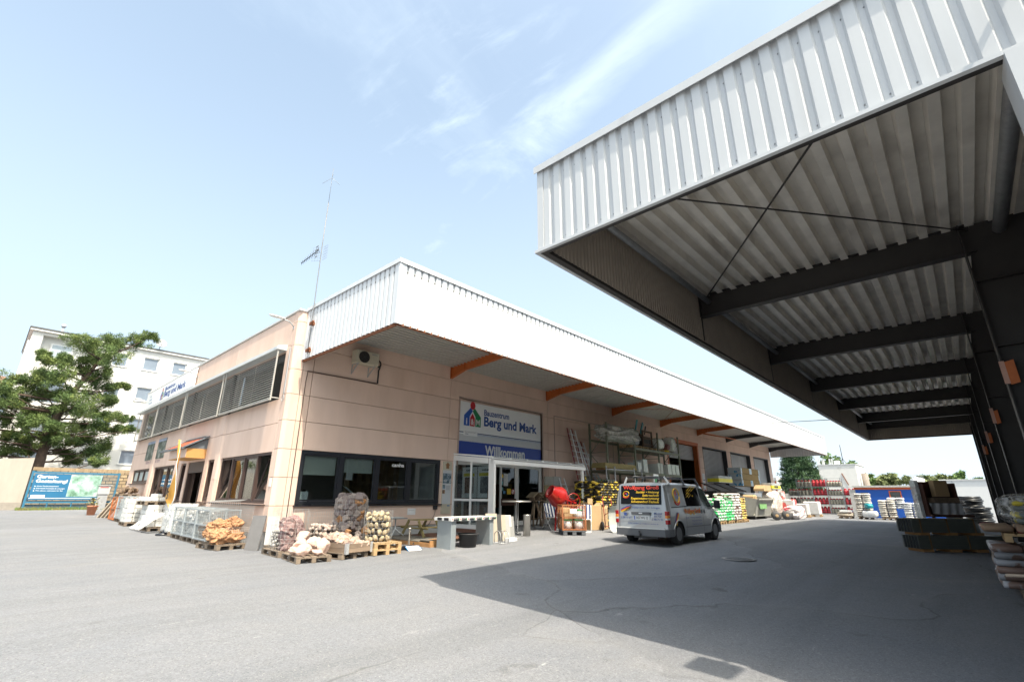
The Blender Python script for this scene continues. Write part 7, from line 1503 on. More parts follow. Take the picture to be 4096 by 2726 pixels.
# ================================================================== PALLET RACK
RK = thing('pallet_rack', 'tall green pallet rack of three bays behind the van', 'rack', (25.8, 13.7, gh(25.8, 13.7))); M_RG = mat('olive_rack_steel', (.115, .12, .075), .55, var=.15, scale=5)
UX = [21.5, 24.38, 27.25, 30.1]
for X in UX:
    for y in (13.18, 14.2): MB().box(X-.045, X+.045, y-.04, y+.04, gh(X, y)-.05, 5.22).build('upright', M_RG, RK)
    mb = MB(); zs = [.4, 1.5, 2.6, 3.7, 4.9]
    for k in range(4): mb.bar((X, 13.22, zs[k]+(1.0 if k % 2 else 0)), (X, 14.16, zs[k]+(0 if k % 2 else 1.0)), .03)
    for q in zs: mb.bar((X, 13.22, q), (X, 14.16, q), .03)
    mb.build('frame_brace', M_RG, RK)
for i in range(3):
    for zz in (2.76, 4.08):
        if i == 0 and zz > 4: zz = 4.35
        for y in (13.16, 14.22): MB().box(UX[i]+.046, UX[i+1]-.046, y-.025, y+.025, zz-.06, zz+.06).build('shelf_beam', M_RG, RK)
    MB().box(UX[i]+.05, UX[i+1]-.05, 13.19, 14.19, 2.825, 2.84).build('shelf_deck', M_GREYW, RK)
    if i: MB().box(UX[i]+.05, UX[i+1]-.05, 13.19, 14.19, 4.145, 4.16).build('shelf_deck', M_GREYW, RK)
def crumple(name, label, x0, x1, y0, y1, z0, z1, m, amp=.10, cat='wrapped load', seed=1):
    mb = MB(); cx, cy_, cz = (x0+x1)/2, (y0+y1)/2, (z0+z1)/2
    def f(u, v):
        a, b = u*2*math.pi, (v-.5)*math.pi; sg = lambda x, e: math.copysign(abs(x)**e, x); d = Vector((sg(math.cos(a), .5)*sg(math.cos(b), .5), sg(math.sin(a), .5)*sg(math.cos(b), .5), sg(math.sin(b), .6)))
        k = 1+amp*mnoise.noise(d*2.2+Vector((seed, 0, 0)))*2+amp*mnoise.noise(d*6+Vector((0, seed, 0))); return (cx+(x1-x0)/2*d.x*k, cy_+(y1-y0)/2*d.y*k, cz+(z1-z0)/2*d.z*k)
    mb.grid(f, 36, 22, smooth=False); return mb.build(name, m, None, label=label, cat=cat)
crumple('foil_bundle', 'grey foil wrapped bundle hanging in the left rack bay', 21.3, 24.5, 13.0, 13.9, 4.35, 5.15, film('grey_foil', (.42, .42, .38), .75), .13)
crumple('foil_bundle', 'smaller foil wrapped bundle at the second rack upright', 24.6, 25.4, 13.3, 14.0, 4.5, 5.2, MATS['grey_foil'], .14, seed=4)
for k, (x0, x1, z0, z1, m, nm, lb) in enumerate(((29.25, 30.0, 4.25, 5.18, film('silver_wrap', (.6, .6, .58), .85), 'wrapped_pallet', 'silver film wrapped load at the right end of the upper shelf'), (27.5, 28.3, 4.32, 4.95, M_BUCK, 'wrapped_boxes', 'white wrapped boxes in the right upper bay'), (28.5, 29.1, 4.3, 4.7, mat('red_black_goods', (.12, .03, .03), .6, var=.5, scale=9), 'machine', 'red and black machine on the upper shelf'), (28.45, 28.9, 4.16, 4.3, M_VY, 'yellow_part', 'yellow part on the upper shelf under the machine'))):
    crumple(nm, lb, x0, x1, 13.2, 13.9, z0, z1, m, .05, 'load', k+7)
for k, (x, lb) in enumerate(((25.0, 'pallet at the left of the upper rack shelf'), (26.3, 'pallet in the middle of the upper rack shelf'), (27.9, 'pallet under the white wrapped boxes on the shelf'))): pallet(x, 13.75, R_(90), lb, z=4.165, fresh=True)
crumple('grinder', 'grey white machine on the left upper shelf pallet', 24.65, 25.3, 13.3, 13.8, 4.32, 4.75, mat('machine_grey', (.25, .26, .27), .5, var=.5, scale=8), .12, 'machine', 3)
DC = thing('wooden_crate', 'dark wooden crate with tools on the middle upper shelf', 'crate', (26.3, 13.7, 4.31)); M_DW = mat('dark_crate_wood', (.075, .042, .025), .8, var=.3)
for x in (25.75, 26.85):
    for y in (13.35, 14.1): MB().box(x-.04, x+.04, y-.04, y+.04, 4.312, 5.25).build('post', M_DW, DC)
for zz in (4.4, 4.75, 5.15): MB().box(25.79, 26.81, 13.33, 13.36, zz, zz+.10).build('board', M_DW, DC)
MB().box(25.8, 26.8, 13.4, 14.05, 4.312, 4.9).build('contents', mat('dark_contents', (.03, .028, .03), .8, var=.6, scale=7), DC)
for k, (x, c) in enumerate(((25.35, (.02, .19, .22)), (26.0, (.02, .16, .20)), (26.5, (.03, .03, .04)))): mb = MB(); mb.M = TR(x, 13.6, 5.1, R_(20*k), R_(15), R_(12*k)); mb.cbox(-.08-.12*(k == 1), .08+.12*(k == 1), -.03, .03, 0, .75-.1*k, .02); mb.build('plastic_board', mat('teal_%d' % k, c, .5), None, label=('narrow teal plastic board standing above the upper shelf', 'wide teal plastic board in the wooden crate', 'black board in the wooden crate')[k], cat='board')
# timber bundle and light shafts on the lower shelf
TB = thing('timber_bundle', 'bundle of treated timber boards on the lower left shelf', 'timber', (22.5, 13.6, 2.85))
for r in range(3):
    for k in range(6): MB().box(20.9+.05*r, 24.15-.06*r, 13.02+k*.13, 13.14+k*.13, 2.90+r*.085, 2.98+r*.085).build('board', M_WOODG, TB)
MB().box(21.4, 21.5, 13.05, 13.85, 2.842, 2.898).box(23.5, 23.6, 13.05, 13.85, 2.842, 2.898).build('spacer', M_OW, TB)
M_SHAFT = mat('grey_plastic_shaft', (.50, .53, .50), .6, var=.05)
for k in range(13):
    x = 24.62+k*.10 if k < 4 else (25.45 if k == 4 else (27.05+(k-5)*.12 if k < 10 else 28.5+(k-10)*.55)); h = .50 if k < 4 else (.68 if k == 4 else .56); w = .05 if k not in (4, 10, 11, 12) else .42
    t = thing('light_shaft', ('thin grey plastic shaft, %s of the left group on the lower shelf' % ('first', 'second', 'third', 'fourth')[k] if k < 4 else 'tall grey plastic shaft standing alone on the lower shelf' if k == 4 else 'thin grey plastic shaft, %s of the middle row on the lower shelf' % ('first', 'second', 'third', 'fourth', 'fifth')[k-5] if k < 10 else ('deep grey plastic shaft left of the right rack end', 'deep grey plastic shaft in the right bay', 'deep grey plastic shaft at the right rack end')[k-10]), 'light shaft', (x, 13.5, 2.842), group='grey plastic light shafts')
    mb = MB(); mb.M = Matrix.Translation((0, 0, .0)); mb.prism([(-w/2, 0), (w/2+.04, 0), (w/2, h), (-w/2-.06, h)], -.36, -.34, 'y'); mb.box(-w/2, -w/2+.02, -.339, .3, 0, h).box(w/2-.02, w/2, -.339, .3, 0, h).box(-w/2-.07, w/2+.05, -.37, -.3, h, h+.03); mb.build('shaft', M_SHAFT, t, False)
# aluminium trestle frames and clutter under the rack
TS = thing('scaffold_frame', 'aluminium scaffold frame in front of the lower rack shelf', 'scaffold', (22.7, 12.95, gh(22.7, 12.9)))
for x in (20.95, 21.75, 23.75, 24.55): MB().tube([(x, 12.95, gh(x, 12.9)), (x, 12.95, 2.98)], .035, 8).build('tube_post', M_GALV, TS)
MB().tube([(20.95, 12.95, 2.82), (23.75, 12.95, 2.86)], .03, 8).build('tube_rail', M_GALV, TS)
for zz in (2.3, 1.75, 1.2): MB().tube([(20.95, 12.95, zz), (21.75, 12.95, zz)], .022, 6).tube([(23.75, 12.95, zz), (24.55, 12.95, zz)], .022, 6).build('rung', M_GALV, TS)
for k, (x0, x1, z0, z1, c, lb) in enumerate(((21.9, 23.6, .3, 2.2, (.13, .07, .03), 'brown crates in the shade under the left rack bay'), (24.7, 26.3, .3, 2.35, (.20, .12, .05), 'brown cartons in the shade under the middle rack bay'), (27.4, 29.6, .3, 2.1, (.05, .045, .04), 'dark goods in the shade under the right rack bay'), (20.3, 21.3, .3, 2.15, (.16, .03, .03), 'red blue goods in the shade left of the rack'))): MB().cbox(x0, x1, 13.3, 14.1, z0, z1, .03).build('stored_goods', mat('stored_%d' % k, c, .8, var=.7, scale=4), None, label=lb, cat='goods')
WS = thing('display_stand', 'white display stand with green panel behind the van roof', 'display', (26.4, 12.6, gh(26.4, 12.6))); MB().box(25.15, 25.5, 12.55, 12.6, .25, 2.0).box(25.05, 25.60, 12.5, 12.55, 2.0, 2.72).build('stand', M_WHITEF, WS); MB().box(25.13, 25.52, 12.49, 12.498, 2.15, 2.62).build('green_panel', mat('panel_green', (.06, .30, .12), .5), WS)
t = thing('watering_cans', 'row of dark green watering cans on top of the bag stacks', 'watering can', (20.6, 12.9, 2.1)); 
for k in range(6): MB().lathe([(0, 0), (.10, 0), (.10, .2), (.05, .24), (0, .24)], 12, (20.1+.26*k, 12.9, 1.95)).tube([(20.1+.26*k-.1, 12.9, 2.1), (20.1+.26*k, 12.9, 2.32), (20.1+.26*k+.1, 12.9, 2.12)], .016, 6).build('can', mat('can_green', (.01, .12, .04), .4), t)
MB().box(20.0, 21.7, 12.6, 13.0, .3, 1.94).build('can_shelf', M_DARK, t)
# cover the ground mess: small sign beside right bay
MB().box(26.9, 27.15, 12.7, 12.74, .3, 2.45).build('brown_post', M_BROWNST, None, label='brown post leaning in front of the rack', cat='post')
# ================================================================== BAG STACKS AND GOODS IN THE MIDDLE DISTANCE
def bagmat(name, a, b, t0=.50, sc=5.0): return mat(name, a, .45, var=.06, scale=3, rgb2=b, thr=(t0, t0+.03, sc), rnd=.10)
b_g = bags('gw', bagmat('green_white_bag', (.72, .74, .71), (.03, .48, .13)), .62, .40, .15); b_g2 = bags('gg', bagmat('bright_green_bag', (.04, .55, .16), (.72, .76, .72), .55), .62, .40, .15); b_br = bags('br', bagmat('brown_white_bag', (.72, .70, .68), (.10, .035, .02), .52), .62, .40, .15); b_y = bags('yw', bagmat('yellow_brown_bag', (.68, .58, .16), (.16, .04, .015), .52), .5, .36, .14); b_w = bags('ww', bagmat('pale_sack', (.60, .57, .52), (.48, .45, .41), .5, 3), .8, .5, .16); b_ww = bags('w2', bagmat('white_sack', (.68, .70, .71), (.55, .58, .62), .5, 3), .8, .5, .15)
for k, (x, m, w, nx, lay, lab) in enumerate(((27.75, b_g, .40, 3, 8, 'stack of white bags with green print just right of the van'), (29.0, b_g2, .40, 3, 7, 'stack of bright green bags between white and brown stacks'), (30.25, b_br, .40, 3, 10, 'stack of brown and white bags right of the green ones'), (31.5, b_y, .36, 3, 9, 'small stack of yellow and brown bags at the row end'))):
    z = gh(x, 10.6); pallet(x, 10.62, 0, ('pallet under the white green bags', 'pallet under the bright green bags', 'pallet under the brown white bags', 'pallet under the yellow brown bags')[k], fresh=True); bag_stack('bag_stack', lab, x, 10.62, z+.146, 0, m, .62 if k < 3 else .5, w, .155 if k < 3 else .145, nx, 2, lay)
bag_stack('bag_stack', 'long brown and white bags lying behind the green stacks', 28.3, 11.9, gh(28, 12), 0, b_br, .62, .6, .16, 4, 2, 10)
obj('yellow_sack', b_y[0], None, True, M=TR(27.0, 11.4, 1.62, .3, 0, 0, (1.5, 1.6, 1.6)), label='yellow sack lying behind the van windscreen', cat='bag')
# garden roof panel (black) and boxes behind
BRF = thing('black_shelter', 'black plastic shelter with slanted louvred lid behind the bag stacks', 'shelter', (35.5, 12.6, gh(35.5, 12.6))); M_BP = mat('black_plastic', (.022, .023, .026), .4, var=.15)
MB().box(34.2, 38.2, 12.6, 13.9, .2, 1.95).build('body', M_BP, BRF)
for k in range(14): u = k/13; MB().bar((34.0+.1*u, 12.3+1.2*u, 1.95+.5*u), (39.4-.6*u, 12.3+1.2*u, 1.95+.5*u), .11, .03).build('louvre', M_BP, BRF)
for a, b in ((33.95, 34.1), (36.3, 36.45), (39.3, 38.75)): MB().bar((a, 12.28, 1.97), (b, 13.52, 2.49), .12, .05).build('rib', M_BP, BRF)
def carton(name, x0, x1, y0, y1, z0, z1, m, label, band=None, cat='box'):
    t = thing(name, label, cat, ((x0+x1)/2, (y0+y1)/2, z0)); MB().cbox(x0, x1, y0, y1, z0, z1, .015).build('box_body', m, t)
    if band: MB().box(x0-.004, x1+.004, y0-.006, y1+.006, z0+(z1-z0)*.12, z0+(z1-z0)*.62).build('printed_band', band, t)
    return t
M_YEL = mat('signal_yellow', (.60, .55, .03), .5, var=.1); M_GB2 = mat('grey_box', (.34, .36, .37), .6)
t = carton('insulation_box', 35.2, 37.9, 12.7, 13.5, 2.52, 3.0, M_GB2, 'grey and yellow insulation pack on the black shelter', M_YEL)
M_INS = mat('brown_insulation', (.26, .18, .07), .85, var=.15, scale=5); M_IFB = mat('blue_white_film', (.50, .60, .66), .4, var=.1, scale=3, rgb2=(.06, .28, .52), thr=(.58, .62, 3))
for r in range(4):
    for k in range(2 if r != 2 else 1):
        x0 = 40.6+k*(2.35 if r != 2 else 0)+(.1 if r % 2 else 0); x1 = x0+(2.3 if r != 2 else 4.6); z0 = 1.93+r*.47 if r else 1.4; z1 = z0+.465 if r else 1.9
        t = thing('insulation_pack', 'brown insulation pack, %s' % ('bottom layer of the blue film pile', 'second layer, left or right of the pile', 'long one in the third layer of the pile', 'top layer of the blue film pile')[r] if r == 2 else ('white slab pack, %s of the bottom layer under the insulation' if r == 0 else 'brown insulation pack, %s, {} layer of the pile'.format(('', 'second', '', 'top')[r])) % ('left', 'right')[k], 'insulation', (x0, 13, z0), group='insulation packs')
        MB().cbox(x0, x1, 12.9, 13.9, z0, z1, .03).build('pack', M_INS if r else M_SIGNW, t); MB().box(x0-.01, x0+.25, 12.89, 13.91, z0+.01, z1-.01).box(x1-.25, x1+.01, 12.89, 13.91, z0+.01, z1-.01).build('film_end', M_IFB, t)
MB().box(40.4, 45.6, 12.8, 14.0, .2, 1.39).build('pack_base', M_GREYW, None, label='grey base of stacked packs under the insulation pile', cat='pack')
carton('insulation_box', 41.0, 43.3, 10.9, 11.7, 2.15, 2.6, M_GB2, 'grey and yellow pack right of the insulation pile', M_YEL)
text('weber', None, M_BLACKF, (41.5, 10.885, 2.25), (1, 0, 0), w=1.2, h=.22, bold=.03, name='weber_print'); o = bpy.data.objects['weber_print']; o.parent = bpy.data.objects['insulation_box.001']; o.matrix_parent_inverse = WM[o.parent].inverted()
MB().prism([(39.2, 2.0), (41.8, 2.0), (41.8, 2.15), (41.5, 2.42), (39.5, 2.42), (39.2, 2.15)], 11.0, 11.7, 'y').build('cardboard_tray', M_CARD, None, label='brown cardboard hood on a pallet above the wrapped load', cat='box')
# steel tipping skip
SK = thing('tipping_skip', 'grey steel tipping skip with wide open top', 'skip', (37.6, 11.6, gh(37.6, 11.6))); M_SKP = mat('skip_grey', (.36, .36, .33), .6, var=.15, scale=3, rgb2=(.26, .24, .2), thr=(.55, .7, 1.5))
z = gh(37.6, 11.6)+.12; mb = MB()
for (x0, x1) in ((35.6, 35.64), (38.96, 39.0)): mb.prism([(10.9, z+.1), (12.6, z+.1), (12.8, z+1.6), (10.4, z+1.15)], x0, x1, 'x')
mb.bar((35.62, 10.65, z+.62), (38.98, 10.65, z+.62), .04, 1.15, up=(0, -.24, 1)); mb.bar((35.62, 12.7, z+.85), (38.98, 12.7, z+.85), .04, 1.55); mb.box(35.6, 39, 10.9, 12.6, z+.08, z+.12); mb.box(35.55, 39.05, 10.36, 10.46, z+1.13, z+1.2).box(35.55, 39.05, 12.76, 12.86, z+1.58, z+1.65); mb.build('tub', M_SKP, SK)
MB().box(36.0, 36.3, 10.9, 12.6, z-.12, z+.08).box(38.2, 38.5, 10.9, 12.6, z-.12, z+.08).build('skid', M_DKST, SK); MB().box(36.0, 37.5, 10.50, 10.52, z+.55, z+.85).build('green_label', mat('label_green', (.20, .42, .16), .6, var=.3, scale=6), SK)
mb = MB(); mb.M = TR(37.4, 11.5, z+1.2, .2); mb.cbox(-.9, .9, -.4, .4, -.2, .25, .1); mb.build('waste_board', M_CARD, None, label='cardboard sheets sticking out of the steel skip', cat='cardboard')
crumple('wrapped_load', 'tall load draped in clear film right of the skip', 40.0, 42.4, 10.6, 11.6, .2, 2.0, film('drape_film', (.72, .68, .62), .75), .07, seed=9)
for k, (x, y) in enumerate(((36.6, 9.75), (38.3, 9.55))):
    t = thing('membrane_roll', ('left dark roofing membrane roll on the ground', 'right dark roofing membrane roll on the ground')[k], 'roll', (x, y, gh(x, y)), R_(20)); mb = MB(); mb.lathe([(.10, -.5), (.27, -.5), (.28, 0), (.27, .5), (.10, .5)], 20, (0, 0, .28), 'x'); mb.build('roll', mat('bitumen_grey', (.10, .10, .105), .7, var=.2), t, False); mb = MB(); mb.lathe([(.06, -.52), (.10, -.52), (.10, .52), (.06, .52)], 14, (0, 0, .28), 'x'); mb.build('core', M_CARD, t, False)
crumple('foil_sacks', 'heap of red white sacks under clear foil on the ground', 38.6, 41.2, 8.9, 9.9, .08, 1.0, mat('pink_white_foil', (.62, .58, .57), .4, var=.1, scale=2, rgb2=(.55, .10, .12), thr=(.58, .64, 1.6)), .10, seed=12)
for k, (x, y, h, c, lb) in enumerate(((44.0, 9.9, 1.0, (.52, .53, .52), 'pale wrapped pallet load left of the gas cages'), (46.5, 9.6, 1.15, (.60, .61, .61), 'white wrapped box load before the gas cages'), (42.5, 10.4, 1.3, (.62, .10, .09), 'red and white sack pallet behind the foil heap'), (44.5, 11.6, 1.9, (.52, .16, .14), 'tall red sack pallet behind the wrapped loads'))):
    pallet(x, y, R_(5), ('pallet under the pale wrapped load', 'pallet under the white wrapped box load', 'pallet under the red white sacks', 'pallet under the tall red sacks')[k], fresh=True); MB().cbox(x-.42, x+.42, y-.55, y+.55, gh(x, y)+.15, gh(x, y)+h, .06).build('wrapped_load', mat('load_%d' % k, c, .5, var=.12, scale=4, rgb2=(.6, .6, .6) if k > 1 else None, thr=(.5, .55, 2)), None, label=lb, cat='load')
# ================================================================== GAS BOTTLES IN CAGES
M_GR = mat('gas_red', (.42, .012, .025), .4, var=.06, rnd=.12); M_GBG = mat('gas_beige', (.33, .31, .25), .45, var=.06, rnd=.12); M_GRY = mat('gas_grey', (.35, .36, .36), .4)
def bottle(mb_, mc, r, h):
    a = MB().lathe([(0, 0), (r*.8, 0), (r, .05), (r, h*.62), (r*.8, h*.76), (r*.35, h*.82), (0, h*.82)], 14).mesh('bottle_body', mb_); c = MB().lathe([(0, h*.80), (r*.5, h*.80), (r*.55, h*.98), (r*.4, h), (0, h)], 10).mesh('collar', mc); return a, c
KB = {'red': bottle(M_GR, M_GR, .145, .62), 'beige': bottle(M_GBG, M_GR, .14, .60), 'small': bottle(M_GBG, M_GR, .11, .54)}
XG = 54.6; M_GCAGE = mat('gas_cage_steel', (.24, .26, .28), .5, metal=.3)
def gas_cage(y0, y1, lev, kind, n, colname, levname, zb=.15, h=.80, xg=XG):
    z = zb+lev*h; t = thing('gas_cage', 'grey steel gas cage, %s, %s' % (levname, colname), 'cage', (xg+.4, (y0+y1)/2, z), group='stacked gas cages')
    for x in (xg, xg+.8):
        for y in (y0, y1): MB().box(x-.02, x+.02, y-.02, y+.02, z, z+h-.02).build('post', M_GCAGE, t)
    mb = MB()
    for zz in (.04, .22, .38, h-.05): mb.box(xg-.02, xg+.005, y0+.026, y1-.026, z+zz-.009, z+zz+.009)
    mb.box(xg-.02, xg+.8, y0, y1, z, z+.025); mb.build('rails', M_GCAGE, t); MB().box(xg+.79, xg+.8, y0+.03, y1-.03, z+.05, z+.5).build('back_sheet', mat('cage_back', (.10, .105, .11), .6), t)
    for k in range(n):
        for r in range(2):
            b = thing('gas_bottle', '%s gas bottle, %s in %s row, %s, %s' % ({'red': 'red', 'beige': 'beige', 'small': 'small beige'}[kind], {3: ('leftmost', 'middle', 'rightmost'), 4: ('leftmost', 'second', 'third', 'rightmost'), 5: ('leftmost', 'second', 'middle', 'fourth', 'rightmost')}[n][n-1-k], ('front', 'rear')[r], levname, colname), 'gas bottle', (xg+.17+r*.36, y0+(k+.5)*(y1-y0)/n, z+.028), 0, 'gas bottles'); obj('bottle_body', KB[kind][0], b, False); obj('collar', KB[kind][1], b, False)
LV = ('bottom cage', 'second cage from below', 'third cage from below', 'top cage')
for lev in range(4):
    gas_cage(11.06, 12.3, lev, 'beige', 4, 'left column', LV[lev]); gas_cage(9.82, 11.02, lev, 'red', 4, 'second column', LV[lev]); gas_cage(8.62, 9.78, lev, 'small', 5, 'third column', LV[lev])
    if lev < 3: gas_cage(7.62, 8.56, lev, 'red', 3, 'right column', LV[lev])
    if lev in (1, 2): gas_cage(12.5, 13.7, lev, 'beige', 4, 'set back column', LV[lev], xg=57.0)
# ================================================================== BLUE SHED, SACKS BEFORE IT
XS = 48.0; SD = thing('blue_shed', 'blue site shed with orange framed windows and orange roof band', 'shed', (XS+1.5, 3.5, .1)); M_SB = mat('shed_blue', (.012, .09, .42), .45, var=.06, scale=1.5); M_SO = mat('shed_orange', (.62, .13, .04), .5)
SW = [(3.80, 4.56, 1.44, 2.10), (2.42, 3.12, 1.10, 2.10), (5.80, 6.45, 1.3, 2.05)]; rs = [(1.3, 6.68, .1, 2.2)]
for h in SW: rs = sub_rect(rs, h)
mb = MB(); [mb.box(XS, XS+.1, a, b, c, d) for a, b, c, d in rs]; mb.box(XS+.1, XS+3, 6.58, 6.68, .1, 2.2); mb.build('wall', M_SB, SD)
MB().box(XS-.03, XS+3, 1.25, 6.75, 2.205, 2.36).build('roof_band', M_SO, SD); MB().box(XS-.12, XS+3.1, 1.2, 6.85, 2.365, 2.5).build('roof', mat('shed_roof', (.50, .50, .48), .8), SD); MB().box(XS-.05, XS+.3, 6.69, 7.1, .1, 2.2).build('corner_post', M_PLINTH, SD)
for i, (a, b, c, d) in enumerate(SW):
    f = MB(); m = M_SO if i < 2 else M_SB; f.box(XS-.02, XS+.06, a, b, c, c+.07).box(XS-.02, XS+.06, a, b, d-.07, d).box(XS-.019, XS+.06, a, a+.07, c+.07, d-.07).box(XS-.019, XS+.06, b-.07, b, c+.07, d-.07); W = f.build('window', m, SD); MB().box(XS+.02, XS+.03, a+.07, b-.07, c+.07, d-.07).build('pane', mat('shed_pane', (.07, .075, .07), .1, spec=.6), W)
for k, (x, y, z0, lay, m, lab) in enumerate(((45.3, 5.95, 0, 11, b_w, 'tall stack of pale sacks before the left shed window'), (45.2, 4.55, 0, 8, b_w, 'stack of pale sacks under the middle shed window'), (45.3, 4.0, .62, 5, b_ww, 'white sacks on top right of the pale stack'), (44.9, 3.1, 0, 7, b_ww, 'low stack of white sacks beside the dark panel bundles'))):
    z = gh(x, y); bag_stack('bag_stack', lab, x, y, z+.15+z0, R_(90), m, .8, .5, .16, 2, 1, lay, hollow=False)
    if not z0: pallet(x, y, R_(90), ('pallet under the tall pale sacks', 'pallet under the middle pale sacks', '', 'pallet under the low white sacks')[k])
obj('teal_bag', bag_mesh('teal_bag', mat('teal_plastic', (.01, .30, .36), .35), .7, .4, .3, 4), None, True, M=TR(44.7, 5.6, 1.0, .5), label='teal plastic bag on the front of the pale sacks', cat='bag'); obj('grey_sack', b_ww[0], None, True, M=TR(44.7, 5.6, .45, 1.5, 0, 0, (1.2, 1.3, 3)), label='grey white sacks in front of the tall pale stack', cat='bag')
pallet(45.3, 7.2, R_(90), 'pallet under the beige fabric rolls'); t = thing('fabric_rolls', 'beige rolls on a pallet beside the gas cages', 'roll', (45.3, 7.2, .26))
for k in range(6): MB().tube([(44.95+.12*k, 6.7, .33+.11*(k % 2)), (44.95+.12*k, 7.7, .33+.11*(k % 2))], .07, 8).build('roll', mat('beige_roll', (.46, .41, .34), .8, var=.1), t)
MB().box(44.9, 45.7, 6.75, 7.5, .55, .68).build('cover_sheet', M_SIGNW, t)
# ================================================================== UNDER THE RIGHT CANOPY
M_PAN = mat('dark_panel_edge', (.12, .13, .115), .45, var=.2, scale=2, stretch=(1, 1, 12)); M_PEND = mat('panel_end', (.012, .018, .022), .5); rzB = R_(-47.3)
def bundle(name, label, cx, cy, z0, L, D, H, n):
    t = thing(name, label, 'panel bundle', (cx, cy, z0), rzB)
    for k in range(n): MB().box(random.uniform(0, .015), L, 0, D, k*H/n, (k+.8)*H/n).build('panel', M_PAN, t, False)
    for k in range(5): MB().box(-.012, -.002, .03+k*(D-.06)/5, .03+(k+.7)*(D-.06)/5, .01, H-.02).build('end_rib', M_PEND, t, False)
    for u in (.12, .52, .92): MB().box(L*u, L*u+.035, -.006, D+.006, -.004, H+.004).build('strap', mat('brown_strap', (.20, .11, .04), .6), t, False)
zz = gh(19.8, 1.3)
bundle('panel_bundle', 'lower bundle of dark profile panels on wooden blocks', 19.72, 1.42, zz+.09, 2.9, .62, .38, 12); bundle('panel_bundle', 'upper bundle of dark profile panels stacked on blocks', 19.66, 1.48, zz+.55, 2.05, .62, .40, 12)
for k, u in enumerate((.15, 1.0, 1.8)):
    for j, zc in enumerate((zz+.0, zz+.472)): mb = MB(); mb.M = TR(19.70, 1.45, zc, rzB); mb.box(u, u+.32, .03, .6, .0, .075); mb.build('wood_block', M_OW, None, label='%s wooden spacer under the %s panel bundle' % (('left', 'middle', 'right')[k], ('lower', 'upper')[j]), cat='block', group='wooden spacers')
# brown machine with cover
MC = thing('covered_saw', 'brown machine hood with white cloth behind the panel bundles', 'machine', (25.5, .85, gh(25, .8)), rzB); M_MBR = mat('dark_red_brown', (.075, .028, .018), .6, var=.2)
mb = MB(); mb.prism([(-.62, .95), (.70, .95), (.55, 2.12), (.48, 2.16), (-.56, 2.16), (-.62, 2.1)], .25, .30, 'y'); mb.build('hood_back', M_MBR, MC, False)
for s in (-.62, .60): MB().box(s, s+.05, -.05, .3, .95, 2.1).build('hood_side', M_MBR, MC, False)
MB().box(-.15, .38, -.02, .2, 1.60, 2.2).build('carton', M_CARD, MC, False); MB().box(-.35, .62, -.1, .2, 1.38, 1.56).build('beam', M_BARK, MC, False); MB().cbox(-.62, .95, -.2, .3, .86, .95, .01).build('table', M_MBR, MC, False)
MB().grid(lambda u, v: (-.60+1.22*u, -.12-.03*math.sin(u*25+v*3)-.05*v, 1.36-(.42+.26*math.exp(-((u-.62)*4)**2)-.1*abs(u-.5))*v), 30, 8).build('white_cloth', mat('cloth_white', (.45, .45, .47), .9, var=.1), MC, False)
for x in (-.45, .1, .6): MB().box(x, x+.07, .0, .08, 0, .86).build('leg', M_DKST, MC, False)
MB().box(-.80, -.66, .1, .35, .1, 2.2).build('film_roll', film('white_drape', (.75, .78, .78), .8), MC, False)
# black drainage hose coils
HC = thing('hose_coils', 'big coils of black corrugated drainage pipe beyond the columns', 'pipe coil', (42.5, -.1, gh(42.5, -.1)))
for k in range(15):
    zc = .12+k*.105; r = .60+.05*math.sin(k*1.7); c = (42.3 if k < 9 else 43.0, -.15 if k < 9 else .10); mb = MB(); mb.tube([(c[0]+r*1.2*math.cos(a), c[1]+r*math.sin(a), gh(38, 0)+zc+.02*math.sin(3*a+k)) for a in np.linspace(0, 2*math.pi, 22, endpoint=False)], .055, 7, closed=True); mb.build('coil', mat('black_pipe', (.025, .027, .03), .35, var=.1), HC)
MB().box(28.6, 29.4, .2, .5, .1, .75).build('yellow_machine', M_VY, None, label='yellow machine part glimpsed under the brown machine', cat='machine')
# right edge: pallet of cement bags with red trim, wrapped bags on top
zr = gh(13.2, -.6); M_CEM = mat('brown_paper_bag', (.30, .20, .13), .8, var=.12, scale=3, rgb2=(.22, .03, .04), thr=(.56, .6, 1.8), rnd=.1); b_c = bags('ce', M_CEM, .62, .42, .13, 3, (.3, .2)); b_pw = bags('pw', mat('grey_purple_bag', (.15, .095, .075), .5, var=.15, rgb2=(.30, .30, .32), thr=(.50, .53, 2.2), rnd=.35), .62, .42, .135, 3, (.22, .12))
pallet(13.1, -.72, R_(90), 'bottom pallet under the paper bags at the right edge', z=zr); bag_stack('bag_stack', 'tall stack of grey and dark red bags at the right edge', 13.1, -.72, zr+.146, R_(90), b_pw, .62, .42, .125, 3, 2, 6, hollow=False)
pallet(13.05, -.70, R_(90), 'raised pallet on the dark red bags at the right edge', z=zr+.90, fresh=True); bag_stack('bag_stack', 'brown paper bags with red ends on the raised pallet', 13.05, -.68, zr+1.05, R_(90), b_c, .66, .44, .13, 3, 2, 1, hollow=False)
b_yg = bags('yg', mat('yellow_grey_bag', (.16, .18, .17), .5, var=.1, rgb2=(.55, .45, .04), thr=(.5, .55, 3), rnd=.1), .6, .42, .11); bag_stack('bag_stack', 'yellow and grey bags under film at the right edge', 13.4, -.95, zr+1.18, R_(90), b_yg, .6, .42, .11, 2, 2, 4, hollow=False); crumple('film_cover', 'clear film over the yellow grey bags at the right edge', 12.85, 14.0, -1.55, -.33, zr+1.15, zr+1.72, film('thin_film', (.8, .8, .8), .25), .05, 'plastic film', 15)
